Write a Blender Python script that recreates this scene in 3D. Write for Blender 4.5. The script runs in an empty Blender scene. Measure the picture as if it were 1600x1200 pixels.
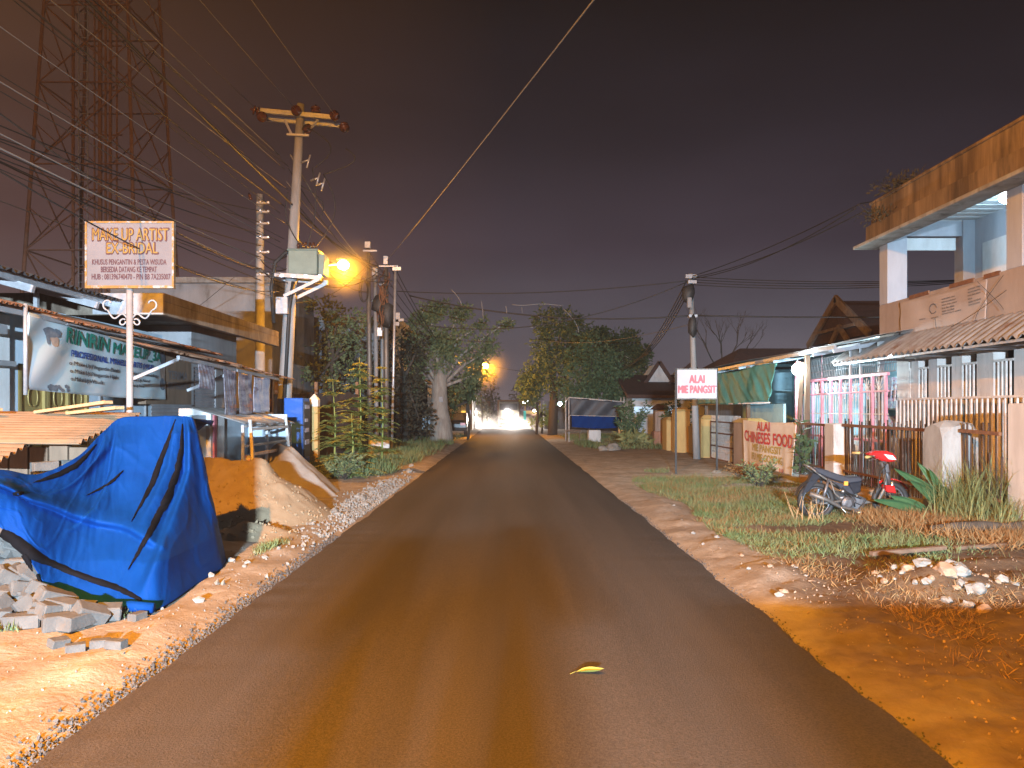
import bpy, bmesh, math, random
import numpy as np
from mathutils import Vector, Matrix, noise, Euler
random.seed(7)
RNG = np.random.default_rng(11)
PI = math.pi
SC = bpy.context.scene
COL = SC.collection
F = 1200.0
V = Vector


def at(px, py, Y):
    """world point that stands Y metres ahead of the viewpoint (photo measured in 1600x1200)"""
    return V(((px - 794) / F * Y, Y, 1.6 - (py - 640) / F * Y))


def side(px, X):
    """distance ahead of a point on the plane x = X"""
    return X * F / (px - 794)


# ------------------------------------------------------------------ materials
def mat(name, c1, c2=None, scale=4.0, rough=0.8, bump=0.0, bscale=40.0, stretch=(1, 1, 1), metal=0.0,
        spec=0.4, c3=None, lo=0.35, hi=0.65, detail=6.0, emit=None, estr=0.0, transl=0.0, alpha=None, c3scale=1.3, c3lo=0.55, c3hi=0.7):
    m = bpy.data.materials.new(name)
    m.use_nodes = True
    nt = m.node_tree
    nd = nt.nodes
    ln = nt.links
    b = nd['Principled BSDF']
    b.inputs['Roughness'].default_value = rough
    b.inputs['Metallic'].default_value = metal
    b.inputs['Specular IOR Level'].default_value = spec
    b.inputs['Base Color'].default_value = (*c1, 1)
    tc = nd.new('ShaderNodeTexCoord')
    mp = nd.new('ShaderNodeMapping')
    mp.inputs['Scale'].default_value = stretch
    off = random.uniform(-50, 50)
    mp.inputs['Location'].default_value = (off, off * .7, off * .3)
    ln.new(tc.outputs['Object'], mp.inputs['Vector'])
    col = None
    if c2 is not None:
        n = nd.new('ShaderNodeTexNoise')
        n.inputs['Scale'].default_value = scale
        n.inputs['Detail'].default_value = detail
        n.inputs['Roughness'].default_value = 0.62
        ln.new(mp.outputs[0], n.inputs['Vector'])
        r = nd.new('ShaderNodeValToRGB')
        r.color_ramp.elements[0].position = lo
        r.color_ramp.elements[1].position = hi
        r.color_ramp.elements[0].color = (*c1, 1)
        r.color_ramp.elements[1].color = (*c2, 1)
        ln.new(n.outputs['Fac'], r.inputs['Fac'])
        col = r.outputs['Color']
        if c3 is not None:
            n3 = nd.new('ShaderNodeTexNoise')
            n3.inputs['Scale'].default_value = c3scale
            n3.inputs['Detail'].default_value = 8
            n3.inputs['Roughness'].default_value = 0.7
            ln.new(mp.outputs[0], n3.inputs['Vector'])
            r3 = nd.new('ShaderNodeMapRange')
            r3.inputs['From Min'].default_value = c3lo
            r3.inputs['From Max'].default_value = c3hi
            ln.new(n3.outputs['Fac'], r3.inputs['Value'])
            mx = nd.new('ShaderNodeMix')
            mx.data_type = 'RGBA'
            ln.new(r3.outputs['Result'], mx.inputs['Factor'])
            ln.new(col, mx.inputs['A'])
            mx.inputs['B'].default_value = (*c3, 1)
            col = mx.outputs['Result']
        ln.new(col, b.inputs['Base Color'])
    if bump:
        nb = nd.new('ShaderNodeTexNoise')
        nb.inputs['Scale'].default_value = bscale
        nb.inputs['Detail'].default_value = 8
        nb.inputs['Roughness'].default_value = 0.65
        ln.new(mp.outputs[0], nb.inputs['Vector'])
        bp = nd.new('ShaderNodeBump')
        bp.inputs['Strength'].default_value = min(1.0, bump)
        bp.inputs['Distance'].default_value = 0.02 if bump <= 1 else 0.02 * bump
        ln.new(nb.outputs['Fac'], bp.inputs['Height'])
        ln.new(bp.outputs['Normal'], b.inputs['Normal'])
    if emit is not None:
        b.inputs['Emission Color'].default_value = (*emit, 1)
        b.inputs['Emission Strength'].default_value = estr
    if transl:
        tr = nd.new('ShaderNodeBsdfTranslucent')
        if col is not None:
            ln.new(col, tr.inputs['Color'])
        else:
            tr.inputs['Color'].default_value = (*c1, 1)
        ms = nd.new('ShaderNodeMixShader')
        ms.inputs['Fac'].default_value = transl
        ln.new(b.outputs[0], ms.inputs[1])
        ln.new(tr.outputs[0], ms.inputs[2])
        ln.new(ms.outputs[0], nd['Material Output'].inputs['Surface'])
    return m


M = {}
M['grey_column'] = mat('grey painted column', (.4, .41, .44), (.33, .33, .36), 3, .8, .1, 25, (1, 1, .3))
M['concrete'] = mat('concrete', (.34, .33, .31), (.22, .2, .18), 3, .9, .35, 30, (1, 1, .35), c3=(.1, .085, .07), c3scale=2.2)
M['pole'] = mat('pole concrete', (.3, .3, .3), (.21, .205, .2), 5, .85, .25, 40, (1, 1, .25), c3=(.16, .13, .1), c3scale=3, c3lo=.6, c3hi=.75)
M['dark_pole'] = mat('dark steel pole', (.12, .115, .11), (.22, .19, .16), 8, .55, .1, 60, (1, 1, .2), metal=.5)
M['galv'] = mat('galvanised steel', (.5, .51, .53), (.38, .38, .4), 9, .42, .06, 60, metal=.55)
M['picket'] = mat('rotten dark picket', (.035, .02, .014), (.075, .04, .024), 12, .85, .3, 60, c3=(.2, .13, .09), c3scale=6, c3lo=.6, c3hi=.72)
M['barge'] = mat('weathered gable board', (.26, .2, .15), (.17, .125, .09), 4, .85)
M['rust'] = mat('rusty steel', (.13, .055, .028), (.22, .1, .045), 14, .8, .3, 60, c3=(.06, .035, .025), c3scale=7)
M['black'] = mat('black rubber', (.02, .02, .021), (.035, .034, .033), 12, .6, .08, 80)
M['wire_bright'] = mat('painted lamplit wire', (.17, .165, .16), None, rough=.5)  # paler than the sheath, as painted lamplight on some of the wires
M['cable'] = mat('cable sheath', (.022, .021, .02), None, rough=.5)
M['cable_pale'] = mat('pale cable sheath', (.16, .15, .14), None, rough=.5)
M['brown_glaze'] = mat('brown glazed ceramic', (.06, .022, .013), (.085, .035, .02), 6, .2, spec=.6)
M['white_paint'] = mat('white paint', (.27, .265, .27), (.22, .21, .21), 4, .5, .06, 40, c3=(.38, .2, .08), c3scale=5, c3lo=.66, c3hi=.74)
M['blue_wall'] = mat('pale blue wall paint', (.5, .6, .68), (.42, .52, .6), 3, .8, .1, 30, (1, 1, .4))
M['white_wall'] = mat('whitewashed wall', (.68, .68, .67), (.52, .51, .49), 2.5, .85, .15, 25, (1, 1, .4), c3=(.27, .25, .22), c3scale=2, c3lo=.62, c3hi=.8)
M['grey_wall'] = mat('weathered grey wall', (.3, .3, .31), (.2, .2, .2), 1.5, .9, .15, 25, (1, 1, .35), c3=(.12, .11, .1), c3scale=1.5)
M['dark_wall'] = mat('dark brown boards', (.022, .016, .013), (.012, .01, .009), 5, .85, .2, 20, (1, 1, .3))
M['cream'] = mat('cream wall paint', (.34, .27, .225), (.27, .21, .175), 2.4, .82, .1, 25, (1, 1, .3), c3=(.22, .16, .11), c3scale=2.6, c3lo=.6, c3hi=.78)
M['pillar_paint'] = mat('stained pale paint', (.58, .53, .49), (.46, .41, .37), 4, .8, .12, 30, (1, 1, .25), c3=(.2, .15, .12), c3scale=5, c3lo=.6, c3hi=.8)
M['stained'] = mat('stained parapet render', (.3, .215, .13), (.14, .095, .055), 1.6, .9, .3, 18, (1, 1, .14), c3=(.045, .034, .026), c3scale=1.3, c3lo=.46, c3hi=.66, lo=.4, hi=.6)
M['yellow'] = mat('yellow ochre paint', (.52, .35, .13), (.42, .28, .1), 4, .7, .08, 30, (1, 1, .4), c3=(.25, .16, .07), c3scale=4, c3lo=.66, c3hi=.8)
M['gold'] = mat('dull gold door paint', (.34, .25, .09), (.27, .19, .06), 4, .45, .04, 30, metal=.25)
M['blue_paint'] = mat('blue cabinet paint', (.022, .13, .5), (.018, .1, .42), 4, .4, .04, 20)
M['navy'] = mat('dark navy paint', (.012, .013, .018), (.022, .023, .03), 9, .4)
M['tarp'] = mat('blue tarpaulin', (.001, .036, .18), (.001, .029, .145), 2.5, .7, .45, 6, spec=.06, c3=(.2, .24, .36), c3scale=14, c3lo=.755, c3hi=.775)
M['fold_shade'] = mat('painted tarp fold shade', (.004, .004, .005), (.007, .007, .009), 4, .95, .1, 9, spec=.05)  # near-black colour that stands in for shade in the tarp folds
M['tarp_dark'] = mat('black tarpaulin', (.03, .033, .042), (.05, .052, .062), 4, .5, .15, 8)
M['tarp_green'] = mat('green tarpaulin', (.13, .44, .41), (.1, .36, .34), 5, .5, .15, 12, transl=.25)
M['zinc'] = mat('zinc sheet', (.42, .4, .39), (.3, .26, .23), 4, .5, .08, 30, (1, 1, 1), metal=.35, c3=(.2, .09, .04), c3scale=2.2, c3lo=.52, c3hi=.72)
M['zinc_rust'] = mat('rusty zinc sheet', (.24, .13, .075), (.15, .07, .04), 4, .8, .12, 30, metal=.1, c3=(.36, .3, .26), c3scale=2.2, c3lo=.58, c3hi=.74)
M['zinc_dark'] = mat('dark roofing sheet', (.055, .055, .06), (.085, .08, .08), 5, .6, .1, 30, metal=.3)
M['clay'] = mat('corrugated brown sheet', (.27, .175, .105), (.2, .125, .07), 2.4, .8, .15, 30, c3=(.3, .17, .08), c3scale=4, c3lo=.55, c3hi=.75)
M['wood'] = mat('sawn timber', (.5, .34, .18), (.38, .24, .11), 6, .75, .15, 40, (1, 8, 8))
M['old_wood'] = mat('old weathered timber', (.13, .085, .055), (.2, .13, .085), 6, .85, .3, 40, (1, 1, .2))
M['brick'] = mat('grey cement brick', (.135, .13, .12), (.09, .086, .08), 7, .92, .4, 50, c3=(.14, .1, .07), c3scale=5, c3lo=.6, c3hi=.75)
M['brick_red'] = mat('reddish brick', (.38, .2, .13), (.3, .17, .12), 7, .92, .4, 50)
M['stone'] = mat('pale limestone', (.27, .255, .23), (.17, .155, .135), 9, .9, .4, 40, c3=(.3, .2, .12), c3scale=8)
M['stone_warm'] = mat('earthy stone', (.36, .25, .17), (.26, .18, .12), 9, .9, .4, 40)
M['crumb'] = mat('asphalt crumbs', (.05, .047, .045), (.1, .09, .08), 20, .85, .3, 80)
M['sand'] = mat('builders sand', (.31, .24, .155), (.24, .175, .105), 3, .95, .6, 55, c3=(.27, .19, .11), c3scale=5, c3lo=.56, c3hi=.75)
M['sand_grey'] = mat('grey builders sand', (.3, .27, .235), (.235, .2, .165), 3, .95, .6, 55, c3=(.27, .2, .13), c3scale=4, c3lo=.56, c3hi=.75)
M['grass'] = mat('verge grass', (.11, .2, .07), (.24, .26, .12), 1.8, .8, transl=.2, c3=(.3, .23, .12), c3scale=1.2, c3lo=.5, c3hi=.7)
M['dry_grass'] = mat('dead grass', (.24, .13, .05), (.34, .21, .09), 3, .85, transl=.15)
M['reed'] = mat('tall reed grass', (.22, .24, .08), (.36, .34, .15), 2.5, .7, transl=.25)
M['broad_leaf'] = mat('broad glossy leaf', (.045, .11, .04), (.075, .15, .06), 4, .55, transl=.15)
M['leaf_a'] = mat('acacia leaf', (.13, .17, .08), (.2, .23, .1), 1.2, .7, transl=.25)
M['leaf_b'] = mat('dense dark leaf', (.065, .11, .045), (.12, .155, .07), .8, .65, transl=.2)
M['leaf_c'] = mat('rounded tree leaf', (.08, .14, .065), (.13, .19, .09), .9, .6, transl=.2)
M['leaf_y'] = mat('bright sapling leaf', (.28, .33, .08), (.36, .38, .11), 2.2, .65, transl=.25)
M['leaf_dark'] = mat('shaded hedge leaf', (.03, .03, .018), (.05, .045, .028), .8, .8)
M['leaf_d'] = mat('far brownish leaf', (.07, .065, .04), (.1, .09, .05), .6, .75, transl=.2)
M['bark'] = mat('grey bark', (.38, .34, .29), (.24, .2, .17), 6, .95, .8, 18, (1, 1, .25))
M['dark_bark'] = mat('dark bark', (.09, .075, .06), (.06, .05, .04), 6, .95, .6, 18, (1, 1, .25))
M['banner_white'] = mat('printed banner vinyl', (.56, .76, .8), (.66, .74, .8), 1.2, .5, c3=(.45, .5, .6), c3scale=.7)
M['banner_cream'] = mat('cream banner cloth', (.78, .72, .64), (.7, .62, .54), 2, .75, .05, 20)
M['banner_pink'] = mat('pale parapet banner', (.4, .335, .3), (.34, .28, .25), 1.4, .6)
M['tower'] = mat('faded tower paint', (.26, .15, .1), (.2, .11, .07), 6, .8)
M['sign_dimmed'] = mat('dimmed white sign board', (.13, .118, .124), (.11, .1, .105), 3, .7, c3=(.14, .11, .09), c3scale=2, c3lo=.64, c3hi=.8)  # white board darkened in its base colour to offset the strong lamps
M['sign_white'] = mat('white sign board', (.46, .44, .46), (.4, .385, .4), 3, .6, c3=(.55, .45, .4), c3scale=2, c3lo=.64, c3hi=.8)
M['rust_edge'] = mat('rust stained edging', (.24, .13, .03), (.17, .08, .02), 18, .8, .2, 60, c3=(.24, .22, .21), c3scale=9, c3lo=.5, c3hi=.58)
M['gold_text'] = mat('gold lettering', (.2, .115, .018), (.16, .09, .014), 20, .6)
M['brown_text'] = mat('maroon lettering', (.05, .012, .016), None, rough=.6)
M['red_text'] = mat('red lettering', (.55, .025, .025), None, rough=.6)
M['dim_red_text'] = mat('faded red lettering', (.42, .12, .14), None, rough=.6)
M['green_text'] = mat('green lettering', (.02, .27, .2), None, rough=.5)
M['blue_text'] = mat('blue lettering', (.03, .1, .4), None, rough=.5)
M['olive_text'] = mat('olive lettering', (.28, .25, .06), None, rough=.5)
M['grey_text'] = mat('grey lettering', (.1, .1, .11), None, rough=.5)
M['yellow_text'] = mat('mustard lettering', (.5, .36, .06), None, rough=.6)
M['skin_print'] = mat('printed face tone', (.5, .4, .33), (.4, .3, .25), 9, .5)
M['print_dark'] = mat('printed dark ink', (.2, .25, .3), (.12, .15, .19), 12, .5)
M['poster'] = mat('printed poster', (.5, .47, .5), (.1, .08, .12), 8, .4, stretch=(1, .28, 1), c3=(.36, .16, .1), c3scale=4, c3lo=.58, c3hi=.64)
M['poster_blue'] = mat('creased printed plastic', (.25, .3, .46), (.56, .54, .6), 7, .3, .1, 9, stretch=(1, .28, 1), c3=(.15, .12, .18), c3scale=5, c3lo=.56, c3hi=.62)
M['poster_dark'] = mat('dark printed plastic', (.1, .08, .12), (.46, .42, .46), 8, .3, .1, 9, stretch=(1, .28, 1), c3=(.45, .16, .08), c3scale=3, c3lo=.6, c3hi=.66)
M['shutter'] = mat('roller shutter', (.33, .34, .36), (.26, .26, .27), 3, .5, metal=.3)
M['pink'] = mat('pink painted steel', (.62, .27, .33), (.5, .2, .25), 8, .5)
M['white_bar'] = mat('pale painted bars', (.66, .6, .56), (.5, .42, .36), 8, .6, c3=(.25, .13, .07), c3scale=9, c3lo=.6, c3hi=.7)
M['teal_wall'] = mat('pale teal wall', (.38, .58, .62), (.3, .48, .54), 3, .8)
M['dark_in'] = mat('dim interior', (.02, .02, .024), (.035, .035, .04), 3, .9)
M['red_plastic'] = mat('red plastic', (.5, .02, .02), None, rough=.25, spec=.6)
M['seat'] = mat('black seat vinyl', (.03, .032, .042), (.042, .044, .054), 12, .45, .1, 80)
M['chrome'] = mat('scuffed chrome', (.6, .6, .6), (.45, .45, .45), 12, .25, metal=.9)
M['engine'] = mat('dirty alloy', (.2, .2, .21), (.11, .1, .1), 18, .45, .2, 60, metal=.6)
M['clear_lens'] = mat('headlamp lens', (.7, .72, .75), None, rough=.1, spec=.8)
M['amber'] = mat('amber lens', (.8, .36, .06), None, rough=.2)
M['green_steel'] = mat('green grey transformer paint', (.2, .26, .22), (.16, .21, .18), 4, .5)
M['leafyellow'] = mat('fallen leaf', (.35, .3, .05), (.24, .26, .06), 12, .6)
M['roof_tile'] = mat('brown roof tile', (.1, .055, .042), (.07, .04, .032), 6, .9, .3, 15)
M['sodium'] = mat('sodium bulb', (1, .6, .2), None, emit=(1, .5, .06), estr=150)
M['bowl'] = mat('glowing amber bowl', (.4, .2, .02), None, rough=.4, emit=(1, .4, .01), estr=.9)
M['bowl'].node_tree.nodes['Principled BSDF'].inputs['Alpha'].default_value = .22
M['cool_bulb'] = mat('cool white bulb', (1, 1, 1), None, emit=(.8, .95, 1), estr=60)
M['headlight'] = mat('lit headlight', (1, 1, 1), None, emit=(1, .92, .86), estr=220)
M['skin'] = mat('skin', (.35, .2, .13), None, rough=.55)
M['cloth'] = mat('dark shirt cloth', (.06, .07, .1), None, rough=.9)
M['snack'] = mat('coloured packets', (.5, .12, .15), (.25, .45, .55), 16, .35, c3=(.55, .5, .45), c3scale=14, c3lo=.5, c3hi=.55)


# ------------------------------------------------------------------ mesh builder
BASE = {}


class MB:
    def __init__(s):
        s.v = []
        s.f = []
        s.mi = []

    def add(s, vs, fs, mi=0):
        o = len(s.v)
        s.v.extend([tuple(x) for x in vs])
        s.f.extend([tuple(o + i for i in f) for f in fs])
        s.mi.extend([mi] * len(fs))
        return s

    def box(s, c, d, rot=None, mi=0, taper=1.0, ty=None):
        c = V(c)
        hx, hy, hz = d[0] / 2, d[1] / 2, d[2] / 2
        ty = taper if ty is None else ty
        vs = []
        for z, k, k2 in ((-hz, 1, 1), (hz, taper, ty)):
            for x, y in ((-hx, -hy), (hx, -hy), (hx, hy), (-hx, hy)):
                p = V((x * k, y * k2, z))
                if rot is not None:
                    p = rot @ p
                vs.append(c + p)
        return s.add(vs, [(3, 2, 1, 0), (4, 5, 6, 7), (0, 1, 5, 4), (1, 2, 6, 5), (2, 3, 7, 6), (3, 0, 4, 7)], mi)

    def span(s, a, b, mi=0):
        a, b = V(a), V(b)
        return s.box((a + b) / 2, (abs(b.x - a.x), abs(b.y - a.y), abs(b.z - a.z)), mi=mi)

    def beam(s, p, q, w, h=None, mi=0, up=None):
        p, q = V(p), V(q)
        h = w if h is None else h
        d = (q - p)
        L = d.length
        if L < 1e-6:
            return s
        d.normalize()
        u = V(up) if up is not None else (V((0, 0, 1)) if abs(d.z) < .95 else V((0, 1, 0)))
        x = d.cross(u).normalized()
        u = x.cross(d).normalized()
        vs = []
        for e in (p, q):
            for a, b in ((-1, -1), (1, -1), (1, 1), (-1, 1)):
                vs.append(e + x * (a * w / 2) + u * (b * h / 2))
        return s.add(vs, [(3, 2, 1, 0), (4, 5, 6, 7), (0, 1, 5, 4), (1, 2, 6, 5), (2, 3, 7, 6), (3, 0, 4, 7)], mi)

    def tube(s, pts, r, n=8, mi=0, cap=True):
        pts = [V(p) for p in pts]
        m = len(pts)
        rs = [r] * m if isinstance(r, (int, float)) else list(r)
        prev = None
        vs = []
        for i, p in enumerate(pts):
            a = pts[max(0, i - 1)]
            b = pts[min(m - 1, i + 1)]
            d = (b - a)
            d = d.normalized() if d.length > 1e-9 else V((0, 0, 1))
            if prev is None:
                u = V((0, 0, 1)) if abs(d.z) < .9 else V((1, 0, 0))
                x = d.cross(u).normalized()
            else:
                x = prev - d * prev.dot(d)
                x = x.normalized() if x.length > 1e-6 else d.orthogonal().normalized()
            prev = x
            y = d.cross(x)
            for k in range(n):
                t = 2 * PI * k / n
                vs.append(p + (x * math.cos(t) + y * math.sin(t)) * rs[i])
        fs = []
        for i in range(m - 1):
            for k in range(n):
                k2 = (k + 1) % n
                fs.append((i * n + k, i * n + k2, (i + 1) * n + k2, (i + 1) * n + k))
        if cap:
            fs.append(tuple(reversed(range(n))))
            fs.append(tuple((m - 1) * n + k for k in range(n)))
        return s.add(vs, fs, mi)

    def lathe(s, c, axis, prof, n=16, mi=0):
        """prof: (distance along axis, radius)"""
        c = V(c)
        d = V(axis).normalized()
        return s.tube([c + d * t for t, r in prof], [max(r, 1e-4) for t, r in prof], n, mi)

    def sheet(s, nu, nv, fn, mi=0, thick=0.0):
        g = [[V(fn(i / nu, j / nv)) for j in range(nv + 1)] for i in range(nu + 1)]
        W = nv + 1
        vs = [p for row in g for p in row]
        fs = [(i * W + j, (i + 1) * W + j, (i + 1) * W + j + 1, i * W + j + 1) for i in range(nu) for j in range(nv)]
        if thick:
            N = len(vs)
            back = []
            for i in range(nu + 1):
                for j in range(nv + 1):
                    a = g[min(nu, i + 1)][j] - g[max(0, i - 1)][j]
                    b = g[i][min(nv, j + 1)] - g[i][max(0, j - 1)]
                    n = a.cross(b)
                    n = n.normalized() if n.length > 1e-9 else V((0, 0, 1))
                    back.append(g[i][j] - n * thick)
            fs2 = [tuple(N + k for k in reversed(f)) for f in fs]
            rim = []
            for i in range(nu):
                for j in (0, nv):
                    a, b = i * W + j, (i + 1) * W + j
                    q = (a, b, N + b, N + a) if j else (b, a, N + a, N + b)
                    rim.append(q)
            for j in range(nv):
                for i in (0, nu):
                    a, b = i * W + j, i * W + j + 1
                    q = (b, a, N + a, N + b) if i else (a, b, N + b, N + a)
                    rim.append(q)
            vs = vs + back
            fs = fs + fs2 + rim
        return s.add(vs, fs, mi)

    def corr(s, p, along, across, waves, amp=.02, nl=1, mi=0, thick=.004, sag=0.0, jag=0.0, seed=0):
        """corrugated sheet: ridges run along ALONG, waves step across ACROSS"""
        p, al, ac = V(p), V(along), V(across)
        n = al.cross(ac).normalized()
        if n.z < 0:
            n = -n
        rr = random.Random(seed)
        jit = [rr.uniform(-jag, jag) for _ in range(waves * 6 + 1)]
        W = waves * 6

        def fn(u, v):
            k = int(round(u * W))
            e = 1 + jit[k // 12 * 12 if k // 12 * 12 < len(jit) else 0] * v + jit[k] * .15 * v
            return p + ac * u + al * (v * e) + n * (amp * math.sin(2 * PI * waves * u) - sag * 4 * v * (1 - v))
        return s.sheet(W, max(1, nl), fn, mi, thick)

    def blob(s, c, r, sub=2, amp=.25, freq=1.5, seed=0, mi=0, flat=None):
        bm = bmesh.new()
        bmesh.ops.create_icosphere(bm, subdivisions=sub, radius=1)
        r = V(r) if not isinstance(r, (int, float)) else V((r, r, r))
        vs = []
        for v in bm.verts:
            d = v.co.normalized()
            k = 1 + amp * noise.noise(d * freq + V((seed * 7.3, seed * 3.1, 0))) + amp * .5 * noise.noise(d * freq * 2.7 + V((0, seed * 5.1, 9)))
            q = V((d.x * r.x * k, d.y * r.y * k, d.z * r.z * k))
            if flat is not None and q.z < flat:
                q.z = flat
            vs.append(V(c) + q)
        bm.verts.ensure_lookup_table()
        fs = [tuple(v.index for v in f.verts) for f in bm.faces]
        bm.free()
        return s.add(vs, fs, mi)

    def prism(s, pts, a, b, mi=0):
        """polygon of 3-D points PTS (one plane) swept by vector from A offset to B offset"""
        a, b = V(a), V(b)
        n = len(pts)
        vs = [V(p) + a for p in pts] + [V(p) + b for p in pts]
        fs = [tuple(reversed(range(n))), tuple(range(n, 2 * n))] + [(i, (i + 1) % n, n + (i + 1) % n, n + i) for i in range(n)]
        return s.add(vs, fs, mi)

    def build(s, name, m, parent=None, smooth=False, bevel=0.0, loc=None, recalc=True):
        base = BASE[parent.name] if parent is not None else (V(loc) if loc is not None else V((0, 0, 0)))
        me = bpy.data.meshes.new(name)
        me.from_pydata([(x[0] - base.x, x[1] - base.y, x[2] - base.z) for x in s.v], [], s.f)
        ms = m if isinstance(m, (list, tuple)) else [m]
        for q in ms:
            me.materials.append(q)
        if len(ms) > 1:
            me.polygons.foreach_set('material_index', s.mi)
        if bevel or recalc:
            bm = bmesh.new()
            bm.from_mesh(me)
            if recalc:
                bmesh.ops.recalc_face_normals(bm, faces=bm.faces)
            if bevel:
                ed = [e for e in bm.edges if len(e.link_faces) == 2 and e.calc_face_angle(0) > .5]
                bmesh.ops.bevel(bm, geom=ed, offset=bevel, segments=1, affect='EDGES', clamp_overlap=True)
            bm.to_mesh(me)
            bm.free()
        if smooth:
            me.polygons.foreach_set('use_smooth', [True] * len(me.polygons))
        o = bpy.data.objects.new(name, me)
        COL.objects.link(o)
        if parent is not None:
            o.parent = parent
        else:
            o.location = base
        BASE[o.name] = base
        return o


def thing(name, label, cat, loc=(0, 0, 0), group=None):
    o = bpy.data.objects.new(name, None)
    o.empty_display_size = .2
    COL.objects.link(o)
    o.location = loc
    BASE[o.name] = V(loc)
    return tag(o, label, cat, group)


def tag(o, label, cat=None, group=None, kind=None):
    o['label'] = label
    if cat:
        o['category'] = cat
    if group:
        o['group'] = group
    if kind:
        o['kind'] = kind
    return o


def struct(o, kind='structure', label=None, cat=None):
    o['kind'] = kind
    if label:
        o['label'] = label
    if cat:
        o['category'] = cat
    return o


def copy_tree(o, loc, rot=None, label=None, group=None, scale=None):
    c = o.copy()
    COL.objects.link(c)
    c.location = loc
    if rot is not None:
        c.rotation_euler = rot
    if scale is not None:
        c.scale = scale
    if label:
        c['label'] = label
    if group:
        c['group'] = group
    for ch in list(o.children):
        d = ch.copy()
        COL.objects.link(d)
        d.parent = c
        for g in list(ch.children):
            e = g.copy()
            COL.objects.link(e)
            e.parent = d
    return c


# ------------------------------------------------------------------ lettering
def glyphs(body, bold=0.0, shear=0.0, res=3, depth=0.004, spacing=1.0):
    cu = bpy.data.curves.new('t', 'FONT')
    cu.body = body
    cu.size = 1
    cu.offset = bold
    cu.shear = shear
    cu.resolution_u = res
    cu.space_character = spacing
    ob = bpy.data.objects.new('t', cu)
    COL.objects.link(ob)
    dg = bpy.context.evaluated_depsgraph_get()
    me = bpy.data.meshes.new_from_object(ob.evaluated_get(dg))
    vs = [V(v.co) for v in me.vertices]
    fs = [tuple(p.vertices) for p in me.polygons]
    bpy.data.objects.remove(ob)
    bpy.data.curves.remove(cu)
    bpy.data.meshes.remove(me)
    x0 = min(v.x for v in vs)
    x1 = max(v.x for v in vs)
    y0 = min(v.y for v in vs)
    y1 = max(v.y for v in vs)
    return [((v.x - x0) / (x1 - x0), (v.y - y0) / (y1 - y0)) for v in vs], fs, (x1 - x0) / (y1 - y0)


def text_on(mb, body, fn, u0, u1, v0, v1, mi=0, bold=0.0, shear=0.0, spacing=1.0, fat=0.0):
    """writes BODY into the rectangle u0..u1 (reading direction), v0..v1 (upwards) of the surface fn(u, v)"""
    g, fs, ar = glyphs(body, bold, shear, spacing=spacing)
    o = fn(.5, .5)
    n = (fn(.51, .5) - o).cross(fn(.5, .51) - o).normalized()
    du, dv = fat * (v1 - v0) * (fn(.5, 1) - fn(.5, 0)).length / max(1e-6, (fn(1, .5) - fn(0, .5)).length), fat * (v1 - v0)
    shifts = [(0, 0)] if not fat else [(-du, 0), (du, 0), (0, dv), (0, -dv), (0, 0)]
    for i, (sa, sb) in enumerate(shifts):
        mb.add([fn(u0 + (u1 - u0) * a + sa, v0 + (v1 - v0) * b + sb) + n * .0007 * i for a, b in g], fs, mi)
    return ar


# ------------------------------------------------------------------ leaves
def leaf_obj(name, P, D, L, Wd, m, parent=None, loc=None, up=None):
    """many small folded leaves: P base points, D directions, L lengths, Wd widths (numpy arrays)"""
    P = np.asarray(P, float)
    D = np.asarray(D, float)
    N = len(P)
    D = D / (np.linalg.norm(D, axis=1, keepdims=True) + 1e-9)
    R = RNG.normal(size=(N, 3)) if up is None else np.asarray(up, float) + RNG.normal(size=(N, 3)) * .25
    S = np.cross(D, R)
    S = S / (np.linalg.norm(S, axis=1, keepdims=True) + 1e-9)
    Nn = np.cross(S, D)
    L = np.broadcast_to(np.asarray(L, float), (N,))[:, None]
    Wd = np.broadcast_to(np.asarray(Wd, float), (N,))[:, None]
    mid = P + D * L * .45
    a = mid + S * Wd * .5 + Nn * Wd * .15
    b = mid - S * Wd * .5 + Nn * Wd * .15
    t = P + D * L - Nn * L * .06
    Vv = np.stack([P, a, t, b], axis=1).reshape(-1, 3)
    base = BASE[parent.name] if parent is not None else (V(loc) if loc is not None else V((0, 0, 0)))
    Vv = Vv - np.array(base)
    me = bpy.data.meshes.new(name)
    me.vertices.add(4 * N)
    me.vertices.foreach_set('co', Vv.astype(np.float32).ravel())
    me.loops.add(4 * N)
    me.loops.foreach_set('vertex_index', np.arange(4 * N, dtype=np.int32))
    me.polygons.add(N)
    me.polygons.foreach_set('loop_start', np.arange(0, 4 * N, 4, dtype=np.int32))
    me.update(calc_edges=True)
    me.materials.append(m)
    o = bpy.data.objects.new(name, me)
    COL.objects.link(o)
    if parent is not None:
        o.parent = parent
    else:
        o.location = base
    BASE[o.name] = base
    return o


def cloud(clusters, dens, leaf, droop=.2):
    """leaf positions for ellipsoid clusters (centre, radii), fuller near each surface"""
    Ps, Ds = [], []
    for c, r in clusters:
        r = np.array(r if hasattr(r, '__len__') else (r, r, r), float)
        n = max(6, int(15 * dens * (r[0] * r[1] + r[1] * r[2] + r[0] * r[2]) / 3 / leaf ** 2))
        d = RNG.normal(size=(n, 3))
        d /= np.linalg.norm(d, axis=1, keepdims=True)
        rad = RNG.random(n) ** .45
        rad *= 1 + .28 * np.sin(d[:, 0] * 7 + c[0]) * np.sin(d[:, 1] * 6 + c[2] * 3) + RNG.normal(size=n) * .07
        p = np.array(c) + d * rad[:, None] * r
        Ps.append(p)
        Ds.append(d + RNG.normal(size=(n, 3)) * .7 + np.array([0, 0, -droop]))
    return np.concatenate(Ps), np.concatenate(Ds)
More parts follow.
